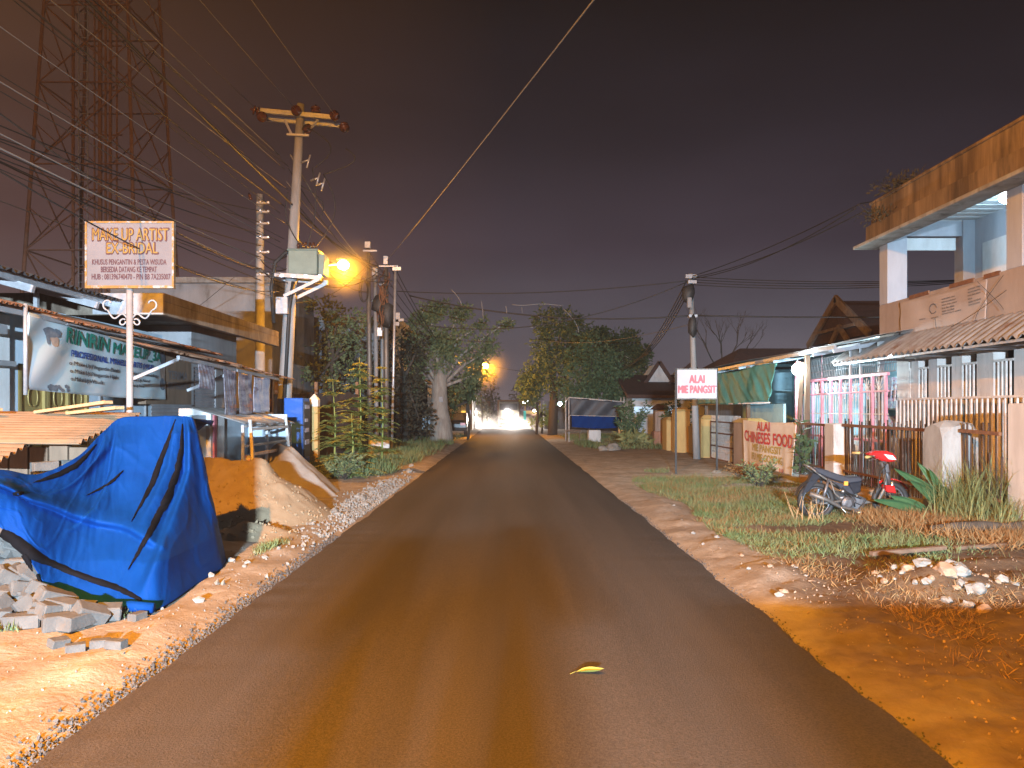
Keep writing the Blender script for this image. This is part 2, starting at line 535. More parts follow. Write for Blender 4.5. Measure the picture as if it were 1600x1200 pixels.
# ------------------------------------------------------------------ camera, sky, air
cam_data = bpy.data.cameras.new('camera')
cam_data.sensor_width = 36
cam_data.lens = 36 * F / 1600
cam_data.shift_x = 6 / 1600
cam_data.shift_y = 40 / 1600
cam_data.clip_end = 2000
cam = bpy.data.objects.new('camera', cam_data)
COL.objects.link(cam)
cam.location = (0, 0, 1.6)
cam.rotation_euler = (PI / 2, 0, 0)
SC.camera = cam

w = bpy.data.worlds.new('World')
SC.world = w
w.use_nodes = True
nt = w.node_tree
bg = nt.nodes['Background']
tc = nt.nodes.new('ShaderNodeTexCoord')
sx = nt.nodes.new('ShaderNodeSeparateXYZ')
nt.links.new(tc.outputs['Generated'], sx.inputs[0])
rp = nt.nodes.new('ShaderNodeValToRGB')
els = rp.color_ramp.elements
els[0].position = 0.0
els[0].color = (.158, .128, .146, 1)
els[1].position = 1.0
els[1].color = (.003, .003, .004, 1)
for p_, c_ in ((.10, (.094, .084, .104)), (.2, (.049, .0375, .052)), (.33, (.018, .0145, .021)), (.48, (.0045, .0045, .0065))):
    e = els.new(p_)
    e.color = (*c_, 1)
nt.links.new(sx.outputs['Z'], rp.inputs['Fac'])
# the town's sodium glow low in the cloud on the left-hand side
sd = nt.nodes.new('ShaderNodeMapRange')
sd.inputs['From Min'].default_value = -.75
sd.inputs['From Max'].default_value = 0.0
sd.inputs['To Min'].default_value = 1.0
sd.inputs['To Max'].default_value = 0.0
nt.links.new(sx.outputs['X'], sd.inputs['Value'])
nz = nt.nodes.new('ShaderNodeTexNoise')
nz.inputs['Scale'].default_value = 2.2
nz.inputs['Detail'].default_value = 5
mpw = nt.nodes.new('ShaderNodeMapping')
mpw.inputs['Scale'].default_value = (1, 1, 3.0)
nt.links.new(tc.outputs['Generated'], mpw.inputs['Vector'])
nt.links.new(mpw.outputs[0], nz.inputs['Vector'])
mr = nt.nodes.new('ShaderNodeMapRange')
mr.inputs['From Min'].default_value = .3
mr.inputs['From Max'].default_value = .7
mr.inputs['To Min'].default_value = .76
mr.inputs['To Max'].default_value = 1.24
nt.links.new(nz.outputs['Fac'], mr.inputs['Value'])
gl = nt.nodes.new('ShaderNodeMix')
gl.data_type = 'RGBA'
gl.blend_type = 'ADD'
nt.links.new(sd.outputs['Result'], gl.inputs['Factor'])
nt.links.new(rp.outputs['Color'], gl.inputs['A'])
gl.inputs['B'].default_value = (.075, .026, .002, 1)
ml = nt.nodes.new('ShaderNodeVectorMath')
ml.operation = 'SCALE'
nt.links.new(gl.outputs['Result'], ml.inputs[0])
nt.links.new(mr.outputs['Result'], ml.inputs['Scale'])
nt.links.new(ml.outputs[0], bg.inputs['Color'])
bg.inputs['Strength'].default_value = 1.0

vs_ = SC.view_settings
vs_.view_transform = 'Standard'
vs_.look = 'None'
vs_.exposure = 0
vs_.gamma = 1
SC.cycles.use_denoising = True
SC.cycles.max_bounces = 6
SC.cycles.diffuse_bounces = 3
SC.cycles.glossy_bounces = 2
SC.cycles.transparent_max_bounces = 6
SC.cycles.volume_bounces = 0
SC.cycles.sample_clamp_indirect = 4
SC.cycles.caustics_reflective = False
SC.cycles.caustics_refractive = False

ORANGE = (1.0, .38, .012)
COOL = (.6, .8, 1.0)


def lamp(name, loc, power, color, size=.1, parent=None, kind='POINT', rot=None, spot=None, blend=.3):
    ld = bpy.data.lights.new(name, kind)
    ld.energy = power
    ld.color = color
    ld.shadow_soft_size = size
    if kind == 'SPOT':
        ld.spot_size = spot
        ld.spot_blend = blend
    o = bpy.data.objects.new(name, ld)
    COL.objects.link(o)
    o.location = loc
    if rot is not None:
        o.rotation_euler = rot
    if parent is not None:
        o.parent = parent
        o.location = V(loc) - BASE[parent.name]
    return o


# ------------------------------------------------------------------ ground and road
def fbm(x, y, s, seed=0):
    return noise.noise(V((x * s, y * s, seed * 3.7))) + .5 * noise.noise(V((x * s * 2.1, y * s * 2.1, seed * 5.1 + 4)))


def road_l(y):
    return -2.17 + .05 * noise.noise(V((0, y * .9, 3))) + .035 * noise.noise(V((1, y * 4, 3)))


def road_r(y):
    return 2.03 + .05 * noise.noise(V((5, y * .9, 3))) + .03 * noise.noise(V((6, y * 4, 3)))


def sm(a, b, x):
    t = max(0, min(1, (x - a) / (b - a)))
    return t * t * (3 - 2 * t)


def ground_z(x, y):
    if -2.1 < x < 1.96:
        return -.09
    near = 1 - sm(26, 40, y)
    if x > 0:
        d = x - 2.0
        z = -.05 + .03 * sm(.0, .3, d)
        z += near * (.07 * math.exp(-((d - .55) / .28) ** 2) * (.6 + .9 * fbm(x, y, 1.7, 1)) * sm(4.6, 6, y) * (1 - sm(13, 17, y)))
        z += .018 * fbm(x, y, 1.5, 2) * sm(.1, .6, d) + near * .014 * fbm(x, y, 5, 3) * sm(.05, .4, d)
        z += .06 * sm(1.2, 3.2, d)
        z += near * sm(2.2, 2.8, x) * (1 - sm(8, 9.5, y)) * (.05 * max(0, fbm(x, y, 1.9, 71)) + .022 * fbm(x, y, 7, 72) + .012 * fbm(x, y, 14, 73))
        z += near * .22 * math.exp(-(((x - 3.75) / .55) ** 2 + ((y - 6.75) / .5) ** 2))      # rubble mound
        z += near * .02 * fbm(x, y, 9, 6) * sm(.05, .3, d) * (1 - sm(1.2, 2.2, d))
    else:
        d = -2.17 - x
        z = -.05 + .035 * sm(0, .3, d)
        z += near * .05 * math.exp(-((d - .42) / .16) ** 2) * (.7 + .9 * fbm(x, y, 1.2, 8))
        z += .02 * fbm(x, y, 1.3, 4) * sm(.1, .6, d) + near * .014 * fbm(x, y, 5, 5) * sm(.05, .4, d)
        z += .03 * sm(.8, 3, d)
    return z


def axis(parts):
    out = []
    for a, b, st in parts:
        n = max(1, int(round((b - a) / st)))
        out += [a + (b - a) * i / n for i in range(n)]
    return out + [parts[-1][1]]


gx = axis([(-420, -60, 60), (-60, -12, 4), (-12, -6, .35), (-6, -2.1, .075), (-2.1, 1.96, 1.0), (1.96, 6, .075), (6, 12, .35), (12, 60, 4), (60, 420, 60)])
gy = axis([(-60, 0, 6), (0, 3, .5), (3, 9, .08), (9, 20, .13), (20, 40, .5), (40, 130, 5), (130, 700, 60)])
g = MB()
Wn = len(gy)
g.v = [(x, y, ground_z(x, y)) for x in gx for y in gy]
g.f = [(i * Wn + j, (i + 1) * Wn + j, (i + 1) * Wn + j + 1, i * Wn + j + 1) for i in range(len(gx) - 1) for j in range(len(gy) - 1)]
g.mi = [0] * len(g.f)

gm = mat('dry dirt verge', (.31, .26, .205), (.21, .165, .12), 1.6, .95, .8, 22, c3=(.385, .335, .28), c3scale=2.3, c3lo=.48, c3hi=.66)
# darker brown soil away from the road, limestone fines beside it
nt2 = gm.node_tree
bsdf = nt2.nodes['Principled BSDF']
old = bsdf.inputs['Base Color'].links[0].from_socket
tcg = nt2.nodes.new('ShaderNodeTexCoord')
sg = nt2.nodes.new('ShaderNodeSeparateXYZ')
nt2.links.new(tcg.outputs['Object'], sg.inputs[0])
nn = nt2.nodes.new('ShaderNodeTexNoise')
nn.inputs['Scale'].default_value = .8
nn.inputs['Detail'].default_value = 7
nt2.links.new(tcg.outputs['Object'], nn.inputs['Vector'])
ad = nt2.nodes.new('ShaderNodeMath')
ad.operation = 'MULTIPLY_ADD'
nt2.links.new(nn.outputs['Fac'], ad.inputs[0])
ad.inputs[1].default_value = 2.2
nb_ = nt2.nodes.new('ShaderNodeMapRange')
nb_.inputs['From Min'].default_value = 8.5
nb_.inputs['From Max'].default_value = 5.0
nb_.inputs['To Max'].default_value = 1.1
nt2.links.new(sg.outputs['Y'], nb_.inputs['Value'])
na_ = nt2.nodes.new('ShaderNodeMath')
nt2.links.new(sg.outputs['X'], na_.inputs[0])
nt2.links.new(nb_.outputs['Result'], na_.inputs[1])
nt2.links.new(na_.outputs[0], ad.inputs[2])
mg = nt2.nodes.new('ShaderNodeMapRange')
mg.inputs['From Min'].default_value = 3.9
mg.inputs['From Max'].default_value = 4.7
nt2.links.new(ad.outputs[0], mg.inputs['Value'])
ny = nt2.nodes.new('ShaderNodeMapRange')       # the bare brown soil lies close to the viewpoint
ny.inputs['From Min'].default_value = 15
ny.inputs['From Max'].default_value = 12
nt2.links.new(sg.outputs['Y'], ny.inputs['Value'])
mm = nt2.nodes.new('ShaderNodeMath')
mm.operation = 'MULTIPLY'
nt2.links.new(mg.outputs['Result'], mm.inputs[0])
nt2.links.new(ny.outputs['Result'], mm.inputs[1])
n4 = nt2.nodes.new('ShaderNodeTexNoise')
n4.inputs['Scale'].default_value = 6
n4.inputs['Detail'].default_value = 8
nt2.links.new(tcg.outputs['Object'], n4.inputs['Vector'])
r4 = nt2.nodes.new('ShaderNodeValToRGB')
r4.color_ramp.elements[0].position = .35
r4.color_ramp.elements[1].position = .7
r4.color_ramp.elements[0].color = (.085, .054, .03, 1)
r4.color_ramp.elements[1].color = (.155, .105, .06, 1)
nt2.links.new(n4.outputs['Fac'], r4.inputs['Fac'])
mxg = nt2.nodes.new('ShaderNodeMix')
mxg.data_type = 'RGBA'
nt2.links.new(mm.outputs[0], mxg.inputs['Factor'])
nt2.links.new(old, mxg.inputs['A'])
nt2.links.new(r4.outputs['Color'], mxg.inputs['B'])
nt2.links.new(mxg.outputs['Result'], bsdf.inputs['Base Color'])
ground = g.build('ground', gm, smooth=True, recalc=False)
struct(ground)

rd = MB()
ry = axis([(-40, 2, 2), (2, 14, .07), (14, 30, .2), (30, 68, 1), (68, 200, 12)])
us = (-.03, 0, .012, .25, .5, .75, .988, 1, 1.03)
zs = (-.085, -.035, 0, .012, .02, .012, 0, -.035, -.085)
for y in ry:
    l, r_ = road_l(y), road_r(y)
    for u, z in zip(us, zs):
        ln_ = r_ - l
        x = l + ln_ * u
        if u < 0:
            x = l - .035
        if u > 1:
            x = r_ + .035
        rd.v.append((x, y, z + .004 * noise.noise(V((x * 1.3, y * .6, 1)))))
nw = len(us)
rd.f = [(i * nw + j, i * nw + j + 1, (i + 1) * nw + j + 1, (i + 1) * nw + j) for i in range(len(ry) - 1) for j in range(nw - 1)]
rd.mi = [0] * len(rd.f)
rm = mat('fresh asphalt', (.05, .041, .034), (.082, .068, .057), 75, .75, .7, 90, c3=(.2, .18, .16), c3scale=60, c3lo=.7, c3hi=.76, detail=3, spec=.16)
# wheel tracks and roller passes along the road
ntr = rm.node_tree
bsr = ntr.nodes['Principled BSDF']
oldr = bsr.inputs['Base Color'].links[0].from_socket
tr_ = ntr.nodes.new('ShaderNodeTexCoord')
mpr = ntr.nodes.new('ShaderNodeMapping')
mpr.inputs['Scale'].default_value = (1.6, .07, 1)
ntr.links.new(tr_.outputs['Object'], mpr.inputs['Vector'])
nr = ntr.nodes.new('ShaderNodeTexNoise')
nr.inputs['Scale'].default_value = 1.5
nr.inputs['Detail'].default_value = 5
ntr.links.new(mpr.outputs[0], nr.inputs['Vector'])
mrr = ntr.nodes.new('ShaderNodeMapRange')
mrr.inputs['From Min'].default_value = .3
mrr.inputs['From Max'].default_value = .7
mrr.inputs['To Min'].default_value = .78
mrr.inputs['To Max'].default_value = 1.22
ntr.links.new(nr.outputs['Fac'], mrr.inputs['Value'])
vm = ntr.nodes.new('ShaderNodeVectorMath')
vm.operation = 'SCALE'
ntr.links.new(oldr, vm.inputs[0])
ntr.links.new(mrr.outputs['Result'], vm.inputs['Scale'])
ntr.links.new(vm.outputs[0], bsr.inputs['Base Color'])
mr2 = ntr.nodes.new('ShaderNodeMapRange')
mr2.inputs['To Min'].default_value = .7
mr2.inputs['To Max'].default_value = .85
ntr.links.new(nr.outputs['Fac'], mr2.inputs['Value'])
ntr.links.new(mr2.outputs['Result'], bsr.inputs['Roughness'])
road = rd.build('road', rm, smooth=True, recalc=False)
struct(road)

HAZE_D = 0.0008
hz = MB()
hz.span((-95, -30, -1.2), (95, 150, 48))
hm = bpy.data.materials.new('night haze')
hm.use_nodes = True
hm.node_tree.nodes.remove(hm.node_tree.nodes['Principled BSDF'])
pv = hm.node_tree.nodes.new('ShaderNodeVolumePrincipled')
pv.inputs['Density'].default_value = HAZE_D
pv.inputs['Color'].default_value = (.9, .86, .84, 1)
pv.inputs['Anisotropy'].default_value = .3
hm.node_tree.links.new(pv.outputs[0], hm.node_tree.nodes['Material Output'].inputs['Volume'])
haze = hz.build('haze', hm)
haze['kind'] = 'stuff'
haze['label'] = 'thin night haze over the whole street'
# ================================================================== LEFT SIDE
# ---------------- signboard on a pole
s = thing('signboard', 'white rust-edged signboard with gold lettering on a tall white pole behind the blue tarp', 'sign', (-4.68, 9.55, 0))
PX = -4.705
MB().tube([(PX, 9.55, -.1), (PX, 9.55, 3.13)], .04, 12).build('pole', M['white_paint'], s, True)
bl, br_, bb, bt = (135 - 794) / F * 9.5, (272 - 794) / F * 9.5, 1.6 + (640 - 450) / F * 9.5, 1.6 + (640 - 347) / F * 9.5
MB().span((bl, 9.485, bb), (br_, 9.52, bt)).build('board', M['sign_dimmed'], s, bevel=.003)
fr = MB()
e = .028
fr.span((bl - .006, 9.475, bb - .006), (br_ + .006, 9.53, bb + e)).span((bl - .006, 9.475, bt - e * .6), (br_ + .006, 9.53, bt + .006))
fr.span((bl - .006, 9.475, bb + e), (bl + e * .6, 9.53, bt - e * .6)).span((br_ - e * .6, 9.475, bb + e), (br_ + .006, 9.53, bt - e * .6))
fr.build('board_edge', M['rust_edge'], s)
sf = lambda yy: (lambda u, v: V((bl + (br_ - bl) * u, yy, bb + (bt - bb) * v)))
t = MB()
text_on(t, 'MAKE UP ARTIST', sf(9.483), .075, .95, .705, .905, 1, 0, fat=.05)
text_on(t, 'EX-BRIDAL', sf(9.483), .235, .83, .51, .69, 1, 0, fat=.05)
text_on(t, 'MAKE UP ARTIST', sf(9.474), .083, .942, .717, .893, 0, 0, fat=.012)
text_on(t, 'EX-BRIDAL', sf(9.474), .243, .822, .522, .678, 0, 0, fat=.012)
t.build('lettering', [M['gold_text'], M['brown_text']], s, recalc=False)
t = MB()
text_on(t, 'KHUSUS PENGANTIN & PESTA WISUDA', sf(9.482), .075, .92, .35, .43, 0, 0, fat=.03)
text_on(t, 'BERSEDIA DATANG KE TEMPAT', sf(9.482), .175, .81, .235, .32, 0, 0, fat=.03)
text_on(t, 'HUB : 081396740470 - PIN BB 7A235007', sf(9.482), .07, .965, .125, .21, 0, 0, fat=.03)
t.build('lettering', M['brown_text'], s, recalc=False)
for sg_ in (-1, 1):
    sc_ = []
    for k in range(15):
        a = k / 14
        sc_.append((PX + sg_ * (.04 + .24 * a), 9.55, 2.72 + .1 * a + .05 * math.sin(a * 6.3 + .5)))
    for k in range(12):
        a = -PI / 2 + k / 11 * 4.4
        rr = .075 * (1 - k / 22)
        sc_.append((PX + sg_ * (.27 + rr * math.cos(a) * 1), 9.55, 2.91 + rr * math.sin(a)))
    sc2 = [(PX + sg_ * (.05 + .06 * (1 - k / 18) * (1 + math.cos(PI + k * .42))), 9.55, 2.7 + .055 * (1 - k / 22) * math.sin(PI + k * .42)) for k in range(14)]
    mb = MB()
    mb.tube(sc_, .011, 6)
    mb.tube(sc2, .011, 6)
    mb.build('scroll_bracket', M['white_paint'], s, True)

# ---------------- make-up house on the left: wall, door, pillar, roofs
h = thing('shop_house', 'pale blue roadside house with a gold panelled door and corrugated metal roofs', 'house', (-7.2, 10, 0))
wl = MB()
wl.span((-7.4, 3.0, -.1), (-7.2, 11.28, 3.15)).span((-7.4, 13.2, -.1), (-7.2, 16.0, 3.15)).span((-7.4, 11.28, 2.28), (-7.2, 13.2, 3.15))
wl.build('wall', M['blue_wall'], h)
MB().span((-7.3, 10.2, -.1), (-7.12, 10.98, 2.95)).build('pillar', M['white_wall'], h, bevel=.01)
MB().span((-10.5, 13.21, -.1), (-7.4, 16.0, 3.1)).span((-10.5, 3.0, -.1), (-7.41, 11.2, 3.1)).build('inner_wall', M['dark_in'], h)
d = MB()
d.span((-7.33, 11.3, 0), (-7.24, 13.18, 2.26))
d = d.build('door', M['gold'], h)
fz = MB()
for yy in (11.3, 11.93, 12.0, 12.56, 13.12):
    fz.span((-7.24, yy, 0), (-7.195, yy + .06, 2.24))
for zz in (0.02, .95, 2.18):
    fz.span((-7.24, 11.36, zz), (-7.2, 13.12, zz + .06))
fz.build('door_rail', M['gold'], d)
orn = MB()
for yc in (11.65, 12.3, 12.86):
    for sg_ in (-1, 1):
        orn.tube([(-7.21, yc + sg_ * (.005 + .11 * math.sin(a)), 1.92 - .26 * a / PI + (.05 * math.sin(a * 2))) for a in [k * PI / 12 for k in range(13)]], .012, 5)
orn.build('heart_ornament', M['gold'], d, True)
MB().lathe((-7.2, 11.97, 1.05), (1, 0, 0), [(0, .025), (.03, .012), (.05, .02), (.075, .022), (.085, .005)], 10).build('door_handle', M['galv'], d, True)
win = MB().span((-7.26, 13.55, 1.15), (-7.22, 15.2, 2.1)).build('window', M['dark_in'], h)
mb = MB()
for yy in (13.5, 14.35, 15.2):
    mb.span((-7.25, yy, 1.1), (-7.17, yy + .05, 2.15))
for zz in (1.1, 2.1):
    mb.span((-7.25, 13.55, zz), (-7.172, 15.2, zz + .05))
mb.build('window_frame', M['white_paint'], win)
# main roof, seen from below, with its steel purlins
rf = MB().corr((-6.25, 5.0, 3.36), (-4.6, 0, 1.25), (0, 8.3, 0), 36, .025, 3, thick=.003).build('roof', M['zinc_dark'], h, True)
pl = MB()
for q in (.06, .3, .55):
    pl.beam((-6.25 - 4.6 * q, 5.05, 3.27 + 1.25 * q), (-6.25 - 4.6 * q, 13.2, 3.27 + 1.25 * q), .06, .1)
for yy in (7.0, 8.6, 10.2, 11.8, 13.1):
    pl.beam((-6.3, yy, 3.2), (-10, yy, 4.2), .06, .1)
    pl.beam((-7.25, yy, 3.1), (-7.25, yy, 3.45), .06, .06)
pl.build('purlin', M['galv'], rf)
aw = MB()
aw.corr((-7.2, 5.5, 3.18), (1.32, 0, -.33), (0, 4.6, 0), 42, .016, 2, thick=.003, jag=.02, seed=2)
aw.corr((-7.2, 9.95, 3.13), (1.4, 0, -.36), (-.05, 3.6, 0), 34, .016, 2, thick=.003, jag=.05, seed=3)
aw = aw.build('awning', M['zinc_rust'], h, True)
pl = MB()
pl.beam((-5.98, 5.5, 2.81), (-5.98, 13.5, 2.76), .05, .06)
pl.beam((-6.6, 5.5, 2.97), (-6.6, 13.5, 2.93), .05, .06)
for yy in (6.5, 8.5, 10.4, 12.2):
    pl.beam((-7.2, yy, 3.06), (-5.95, yy, 2.77), .05, .06)
pl.build('rafter', M['white_paint'], aw)
# pale strip light box and rail in front of the wall
MB().span((-6.9, 9.6, 2.62), (-6.78, 10.4, 2.74)).span((-6.95, 8.0, 2.2), (-6.85, 10.7, 2.27)).build('wall_bracket', M['white_paint'], h)

# ---------------- printed banner hung under the awning
A0, A1 = V((-5.92, 9.42, 0)), V((-6.58, 14.75, 0))


def ban(off=0.0):
    nrm = V((A1 - A0).yxz)
    nrm = V((A1.y - A0.y, -(A1.x - A0.x), 0)).normalized()

    def fn(u, v):
        p = A0.lerp(A1, u)
        top = 2.80 - .03 * u - .07 * 4 * u * (1 - u) * .5
        bot = 1.85 - .02 * math.sin(u * 3.2) - .06 * u
        z = bot + (top - bot) * v
        k = .012 * math.sin(u * 9 + v * 1.5) + .016 * math.sin((u * 2.2 + (1 - v) * .6) * 14) * math.exp(-u * 5) + .006 * math.sin(u * 33 - v * 5)
        return p + nrm * (k + off) + V((0, 0, z))
    return fn


b_ = thing('printed_banner', 'wide pale blue printed vinyl banner with green lettering hanging under the rusty awning', 'banner', A0 + V((0, 0, 1.8)))
cl = MB().sheet(120, 20, ban(), thick=.004).build('cloth', M['banner_white'], b_, True)



def btext(lines, m):
    t_ = MB()
    for body, u0, u1, v0, v1, bold, shear in lines:
        text_on(t_, body, ban(.012), u0, u1, v0, v1, 0, 0, shear, fat=bold)
    return t_.build('lettering', m, b_, recalc=False)


btext([('RINRIN', .2, .49, .74, .95, .06, .12), ('MAKEUP_3A', .51, .94, .7, .91, .05, .12)], M['green_text'])
btext([('PROFESIONAL MAKEUP ARTIS (MUA)', .235, .86, .52, .645, .04, .1)], M['blue_text'])
btext([('o Make Up Pengantin Batak', .222, .56, .40, .48, .02, .08), ('o Make Up Pengantin Hijab', .222, .55, .285, .365, .02, .08), ('o Make Up Wisuda', .222, .44, .17, .25, .02, .08),
       ('o Make Up Prewedding', .62, .89, .4, .47, .02, .08), ('o Make Up Natal', .62, .82, .29, .355, .02, .08), ('o Make Up Pesta', .62, .77, .19, .25, .02, .08)], M['grey_text'])
pr = MB()
for cx, cy, rx, ry_, mi in ((.135, .72, .02, .09, 1), (.118, .82, .034, .07, 0), (.15, .83, .02, .06, 0), (.105, .74, .009, .1, 0), (.965, .52, .03, .27, 1), (.965, .8, .036, .12, 0), (.962, .3, .03, .12, 0)):
    q = [ban(.006 + .002 * (1 - mi) + cx * .001)(cx, cy)] + [ban(.006 + .002 * (1 - mi) + cx * .001)(cx + rx * math.cos(a * PI / 12) * (1 + .12 * math.sin(a * 1.3)), cy + ry_ * math.sin(a * PI / 12)) for a in range(24)]
    pr.add(q, [(0, 1 + a, 1 + (a + 1) % 24) for a in range(24)], mi)
for k in range(16):
    cx, cy = .16 + random.uniform(-.05, .05), .06 + random.uniform(-.03, .05)
    q = [ban(.007)(cx + .009 * math.cos(a), cy + .03 * math.sin(a)) for a in (0, 1.2, 2.5, 3.8, 5)]
    pr.add(q, [(0, 1, 2, 3, 4)], 0)
pr.build('printed_picture', [M['print_dark'], M['skin_print']], b_, recalc=False)
MB().tube([A0 + V((0, 0, 1.78)), A0 + V((0, 0, 2.9))], .025, 8).build('batten', M['galv'], b_, True)

# ---------------- corner shop with a flat concrete canopy
c = thing('corner_shop', 'low shop under a thick flat concrete canopy with a roller shutter and rusty zinc awning', 'shop', (-7.0, 16, 0))
cn = MB()
cn.span((-8.6, 12.5, 3.36), (-5.6, 18.75, 3.5))
cn.span((-5.72, 12.5, 3.14), (-5.6, 18.75, 3.36)).span((-8.6, 12.5, 3.14), (-5.72, 12.6, 3.36))
cn.build('canopy', mat('canopy render', (.26, .22, .17), (.17, .135, .1), 2, .85, .35, 14, (1, 1, .4), c3=(.07, .05, .035), c3scale=1.7, c3lo=.45, c3hi=.65), c, bevel=.006)
cv = MB().span((-6.75, 12.475, 3.15), (-5.61, 12.497, 3.49))
cv.build('fascia_cladding', M['galv'], c)
wb = MB()
wb.span((-9.5, 16.0, -.1), (-6.6, 16.12, 3.35)).span((-9.5, 18.5, -.1), (-6.6, 18.65, 3.35)).span((-6.7, 17.35, -.1), (-6.6, 18.5, 3.35)).span((-6.7, 16.12, 2.5), (-6.6, 17.35, 3.35))
wb.build('wall', M['grey_wall'], c)
MB().sheet(2, 90, lambda u, v: (-6.63 + .012 * math.sin(v * PI * 60), 16.12 + 1.23 * u, 2.5 * v), thick=.004).build('roller_shutter', M['shutter'], c)
MB().sheet(2, 70, lambda u, v: (-6.55 + .012 * math.sin(v * PI * 44), 14.1 + 1.85 * u, -.05 + 1.75 * v), thick=.004).build('roller_shutter', M['shutter'], c)
MB().span((-6.75, 14.0, 1.7), (-6.6, 16.0, 2.75)).build('dark_signboard', M['old_wood'], c)
sb = MB()
for i_, yy in enumerate((14.35, 14.55)):
    pass
text_on(sb, 'TERIMA', lambda u, v: V((-6.594, 14.9 + .9 * u, 2.2 + .16 * v)), 0, 1, 0, 1, 0, .02)
text_on(sb, 'RIAS PENGANTIN', lambda u, v: V((-6.594, 14.9 + .95 * u, 2.0 + .14 * v)), 0, 1, 0, 1, 0, .02)
sb.build('lettering', M['grey_text'], c, recalc=False)
aw = MB()
aw.corr((-6.6, 12.0, 2.82), (1.55, 0, -.36), (.05, 2.3, -.03), 20, .02, 2, thick=.003, jag=.12, seed=4)
aw.corr((-6.55, 14.1, 2.8), (1.55, 0, -.4), (.03, 1.7, -.04), 15, .02, 2, thick=.003, jag=.1, seed=5)
aw.corr((-6.5, 15.5, 2.72), (1.58, 0, -.37), (0, 1.75, -.05), 16, .022, 2, thick=.003, jag=.14, seed=6)
aw.corr((-6.6, 12.9, 2.89), (1.1, 0, -.2), (.0, 2.1, -.05), 18, .02, 2, thick=.003, jag=.2, seed=9)
aw = aw.build('awning', M['zinc_rust'], c, True)
st = MB()
st.beam((-5.2, 12.1, 2.42), (-5.15, 17.2, 2.28), .05, .06)
st.beam((-5.25, 12.3, 2.42), (-6.1, 12.3, 2.05), .04, .05)
st.beam((-5.9, 14.1, 1.95), (-5.15, 14.6, 2.35), .05, .05)
st.build('awning_strut', M['galv'], aw)
st = MB()
for yy in (16.9,):
    st.tube([(-5.25, yy, -.1), (-5.2, yy, 2.3)], .035, 8)
st.build('awning_post', M['rust'], aw, True)


def hang(name, label, m, y0, y1, x, z0, z1, wav, ph, group='printed sheets hanging under the shop awning'):
    o = MB().sheet(26, 14, lambda u, v: (x + .15 * wav * math.sin(u * 11 + ph + v) * (1.2 - v) + .004 * math.sin(u * 31 + v * 9), y0 + (y1 - y0) * u + .03 * math.sin(v * 4 + ph), z0 + (z1 - z0) * v + .012 * math.sin(u * 5 + ph)), thick=.004).build(name, m, smooth=True, loc=(x, y0, z0))
    return tag(o, label, 'poster', group)


hang('printed_sheet', 'small square poster with a dark figure hung left of the longer plastic sheets', M['poster'], 12.85, 13.55, -5.18, 1.95, 2.36, .012, 0)
hang('printed_sheet', 'dark reddish printed plastic strip hanging next to the square poster', M['poster_dark'], 13.85, 14.45, -5.12, 1.5, 2.33, .03, 1)
hang('printed_sheet', 'creased printed plastic sheet in the middle of the hanging row', M['poster_dark'], 14.55, 15.3, -5.1, 1.52, 2.3, .045, 2)
hang('printed_sheet', 'pale bluish plastic sheet at the road end of the hanging row', M['poster_blue'], 15.35, 16.35, -5.08, 1.55, 2.26, .04, 3.4)

# white fridge-like panel, red banner strip and snack stall before the shop
fb = thing('display_fridge', 'pale tall display fridge with a red lettered strip standing at the shop front', 'fridge', (-5.75, 14.6, 0))
MB().span((-6.1, 14.2, 0), (-5.5, 14.9, 1.62)).build('cabinet', M['white_wall'], fb, bevel=.015)
MB().span((-5.98, 14.17, .3), (-5.62, 14.196, 1.5)).build('door', M['blue_wall'], fb)
MB().span((-5.5, 14.3, .25), (-5.47, 14.42, 1.55)).build('red_strip', M['dim_red_text'], fb)
stl = thing('snack_stall', 'small snack stall with corrugated tin roof and a leaning pale wooden frame', 'stall', (-4.75, 14.6, 0))
MB().corr((-5.6, 13.5, 1.64), (1.0, 0, -.3), (.0, 3.1, -.03), 26, .016, 1, thick=.003, jag=.06, seed=7).build('roof', M['zinc'], stl, True)
fr = MB()
for yy in (13.55, 14.9, 16.5):
    fr.beam((-4.68, yy, 0), (-4.68, yy, 1.33), .045, .045)
for zz in (.45, .95, 1.3):
    fr.beam((-4.68, 13.55, zz), (-4.68, 16.5, zz), .04, .04)
fr.build('frame', M['galv'], stl)
MB().span((-5.5, 13.62, .4), (-4.75, 16.45, .46)).build('counter', M['old_wood'], stl)
MB().span((-5.6, 16.5, 0), (-4.75, 16.54, 1.5)).span((-5.62, 13.55, 0), (-5.58, 16.5, 1.5)).build('back_panel', M['blue_wall'], stl)
bx = [('white tub on the snack stall counter', M['white_wall'], (-5.0, 14.2), .16, .2), ('dark jar of snacks beside the white tub', M['snack'], (-5.05, 15.0), .1, .26), ('pale plastic pot at the road end of the stall counter', M['white_bar'], (-5.0, 15.8), .14, .22)]
for lab, m_, (x, y), r_, hh in bx:
    o = MB().lathe((x, y, .46), (0, 0, 1), [(0, r_ * .85), (hh * .7, r_), (hh * .8, r_ * .8), (hh * .86, r_ * .95), (hh, r_ * .9)], 14).build('counter_jar', m_, smooth=True, loc=(x, y, .46))
    tag(o, lab, 'jar', 'jars on the snack stall')
# leaning ladder-like frame
ld = MB()
ld.beam((-4.5, 13.7, 0), (-4.62, 13.75, 1.42), .05, .05)
ld.beam((-4.45, 15.9, 0), (-4.62, 15.95, 1.45), .05, .05)
for zz in (.3, .8, 1.25):
    ld.beam((-4.52 - zz * .06, 13.7, zz), (-4.5 - zz * .06, 15.93, zz), .04, .05)
tag(ld.build('wooden_rack', M['white_bar'], loc=(-4.5, 14.8, 0)), 'pale wooden rack leaning on the front of the snack stall', 'rack')

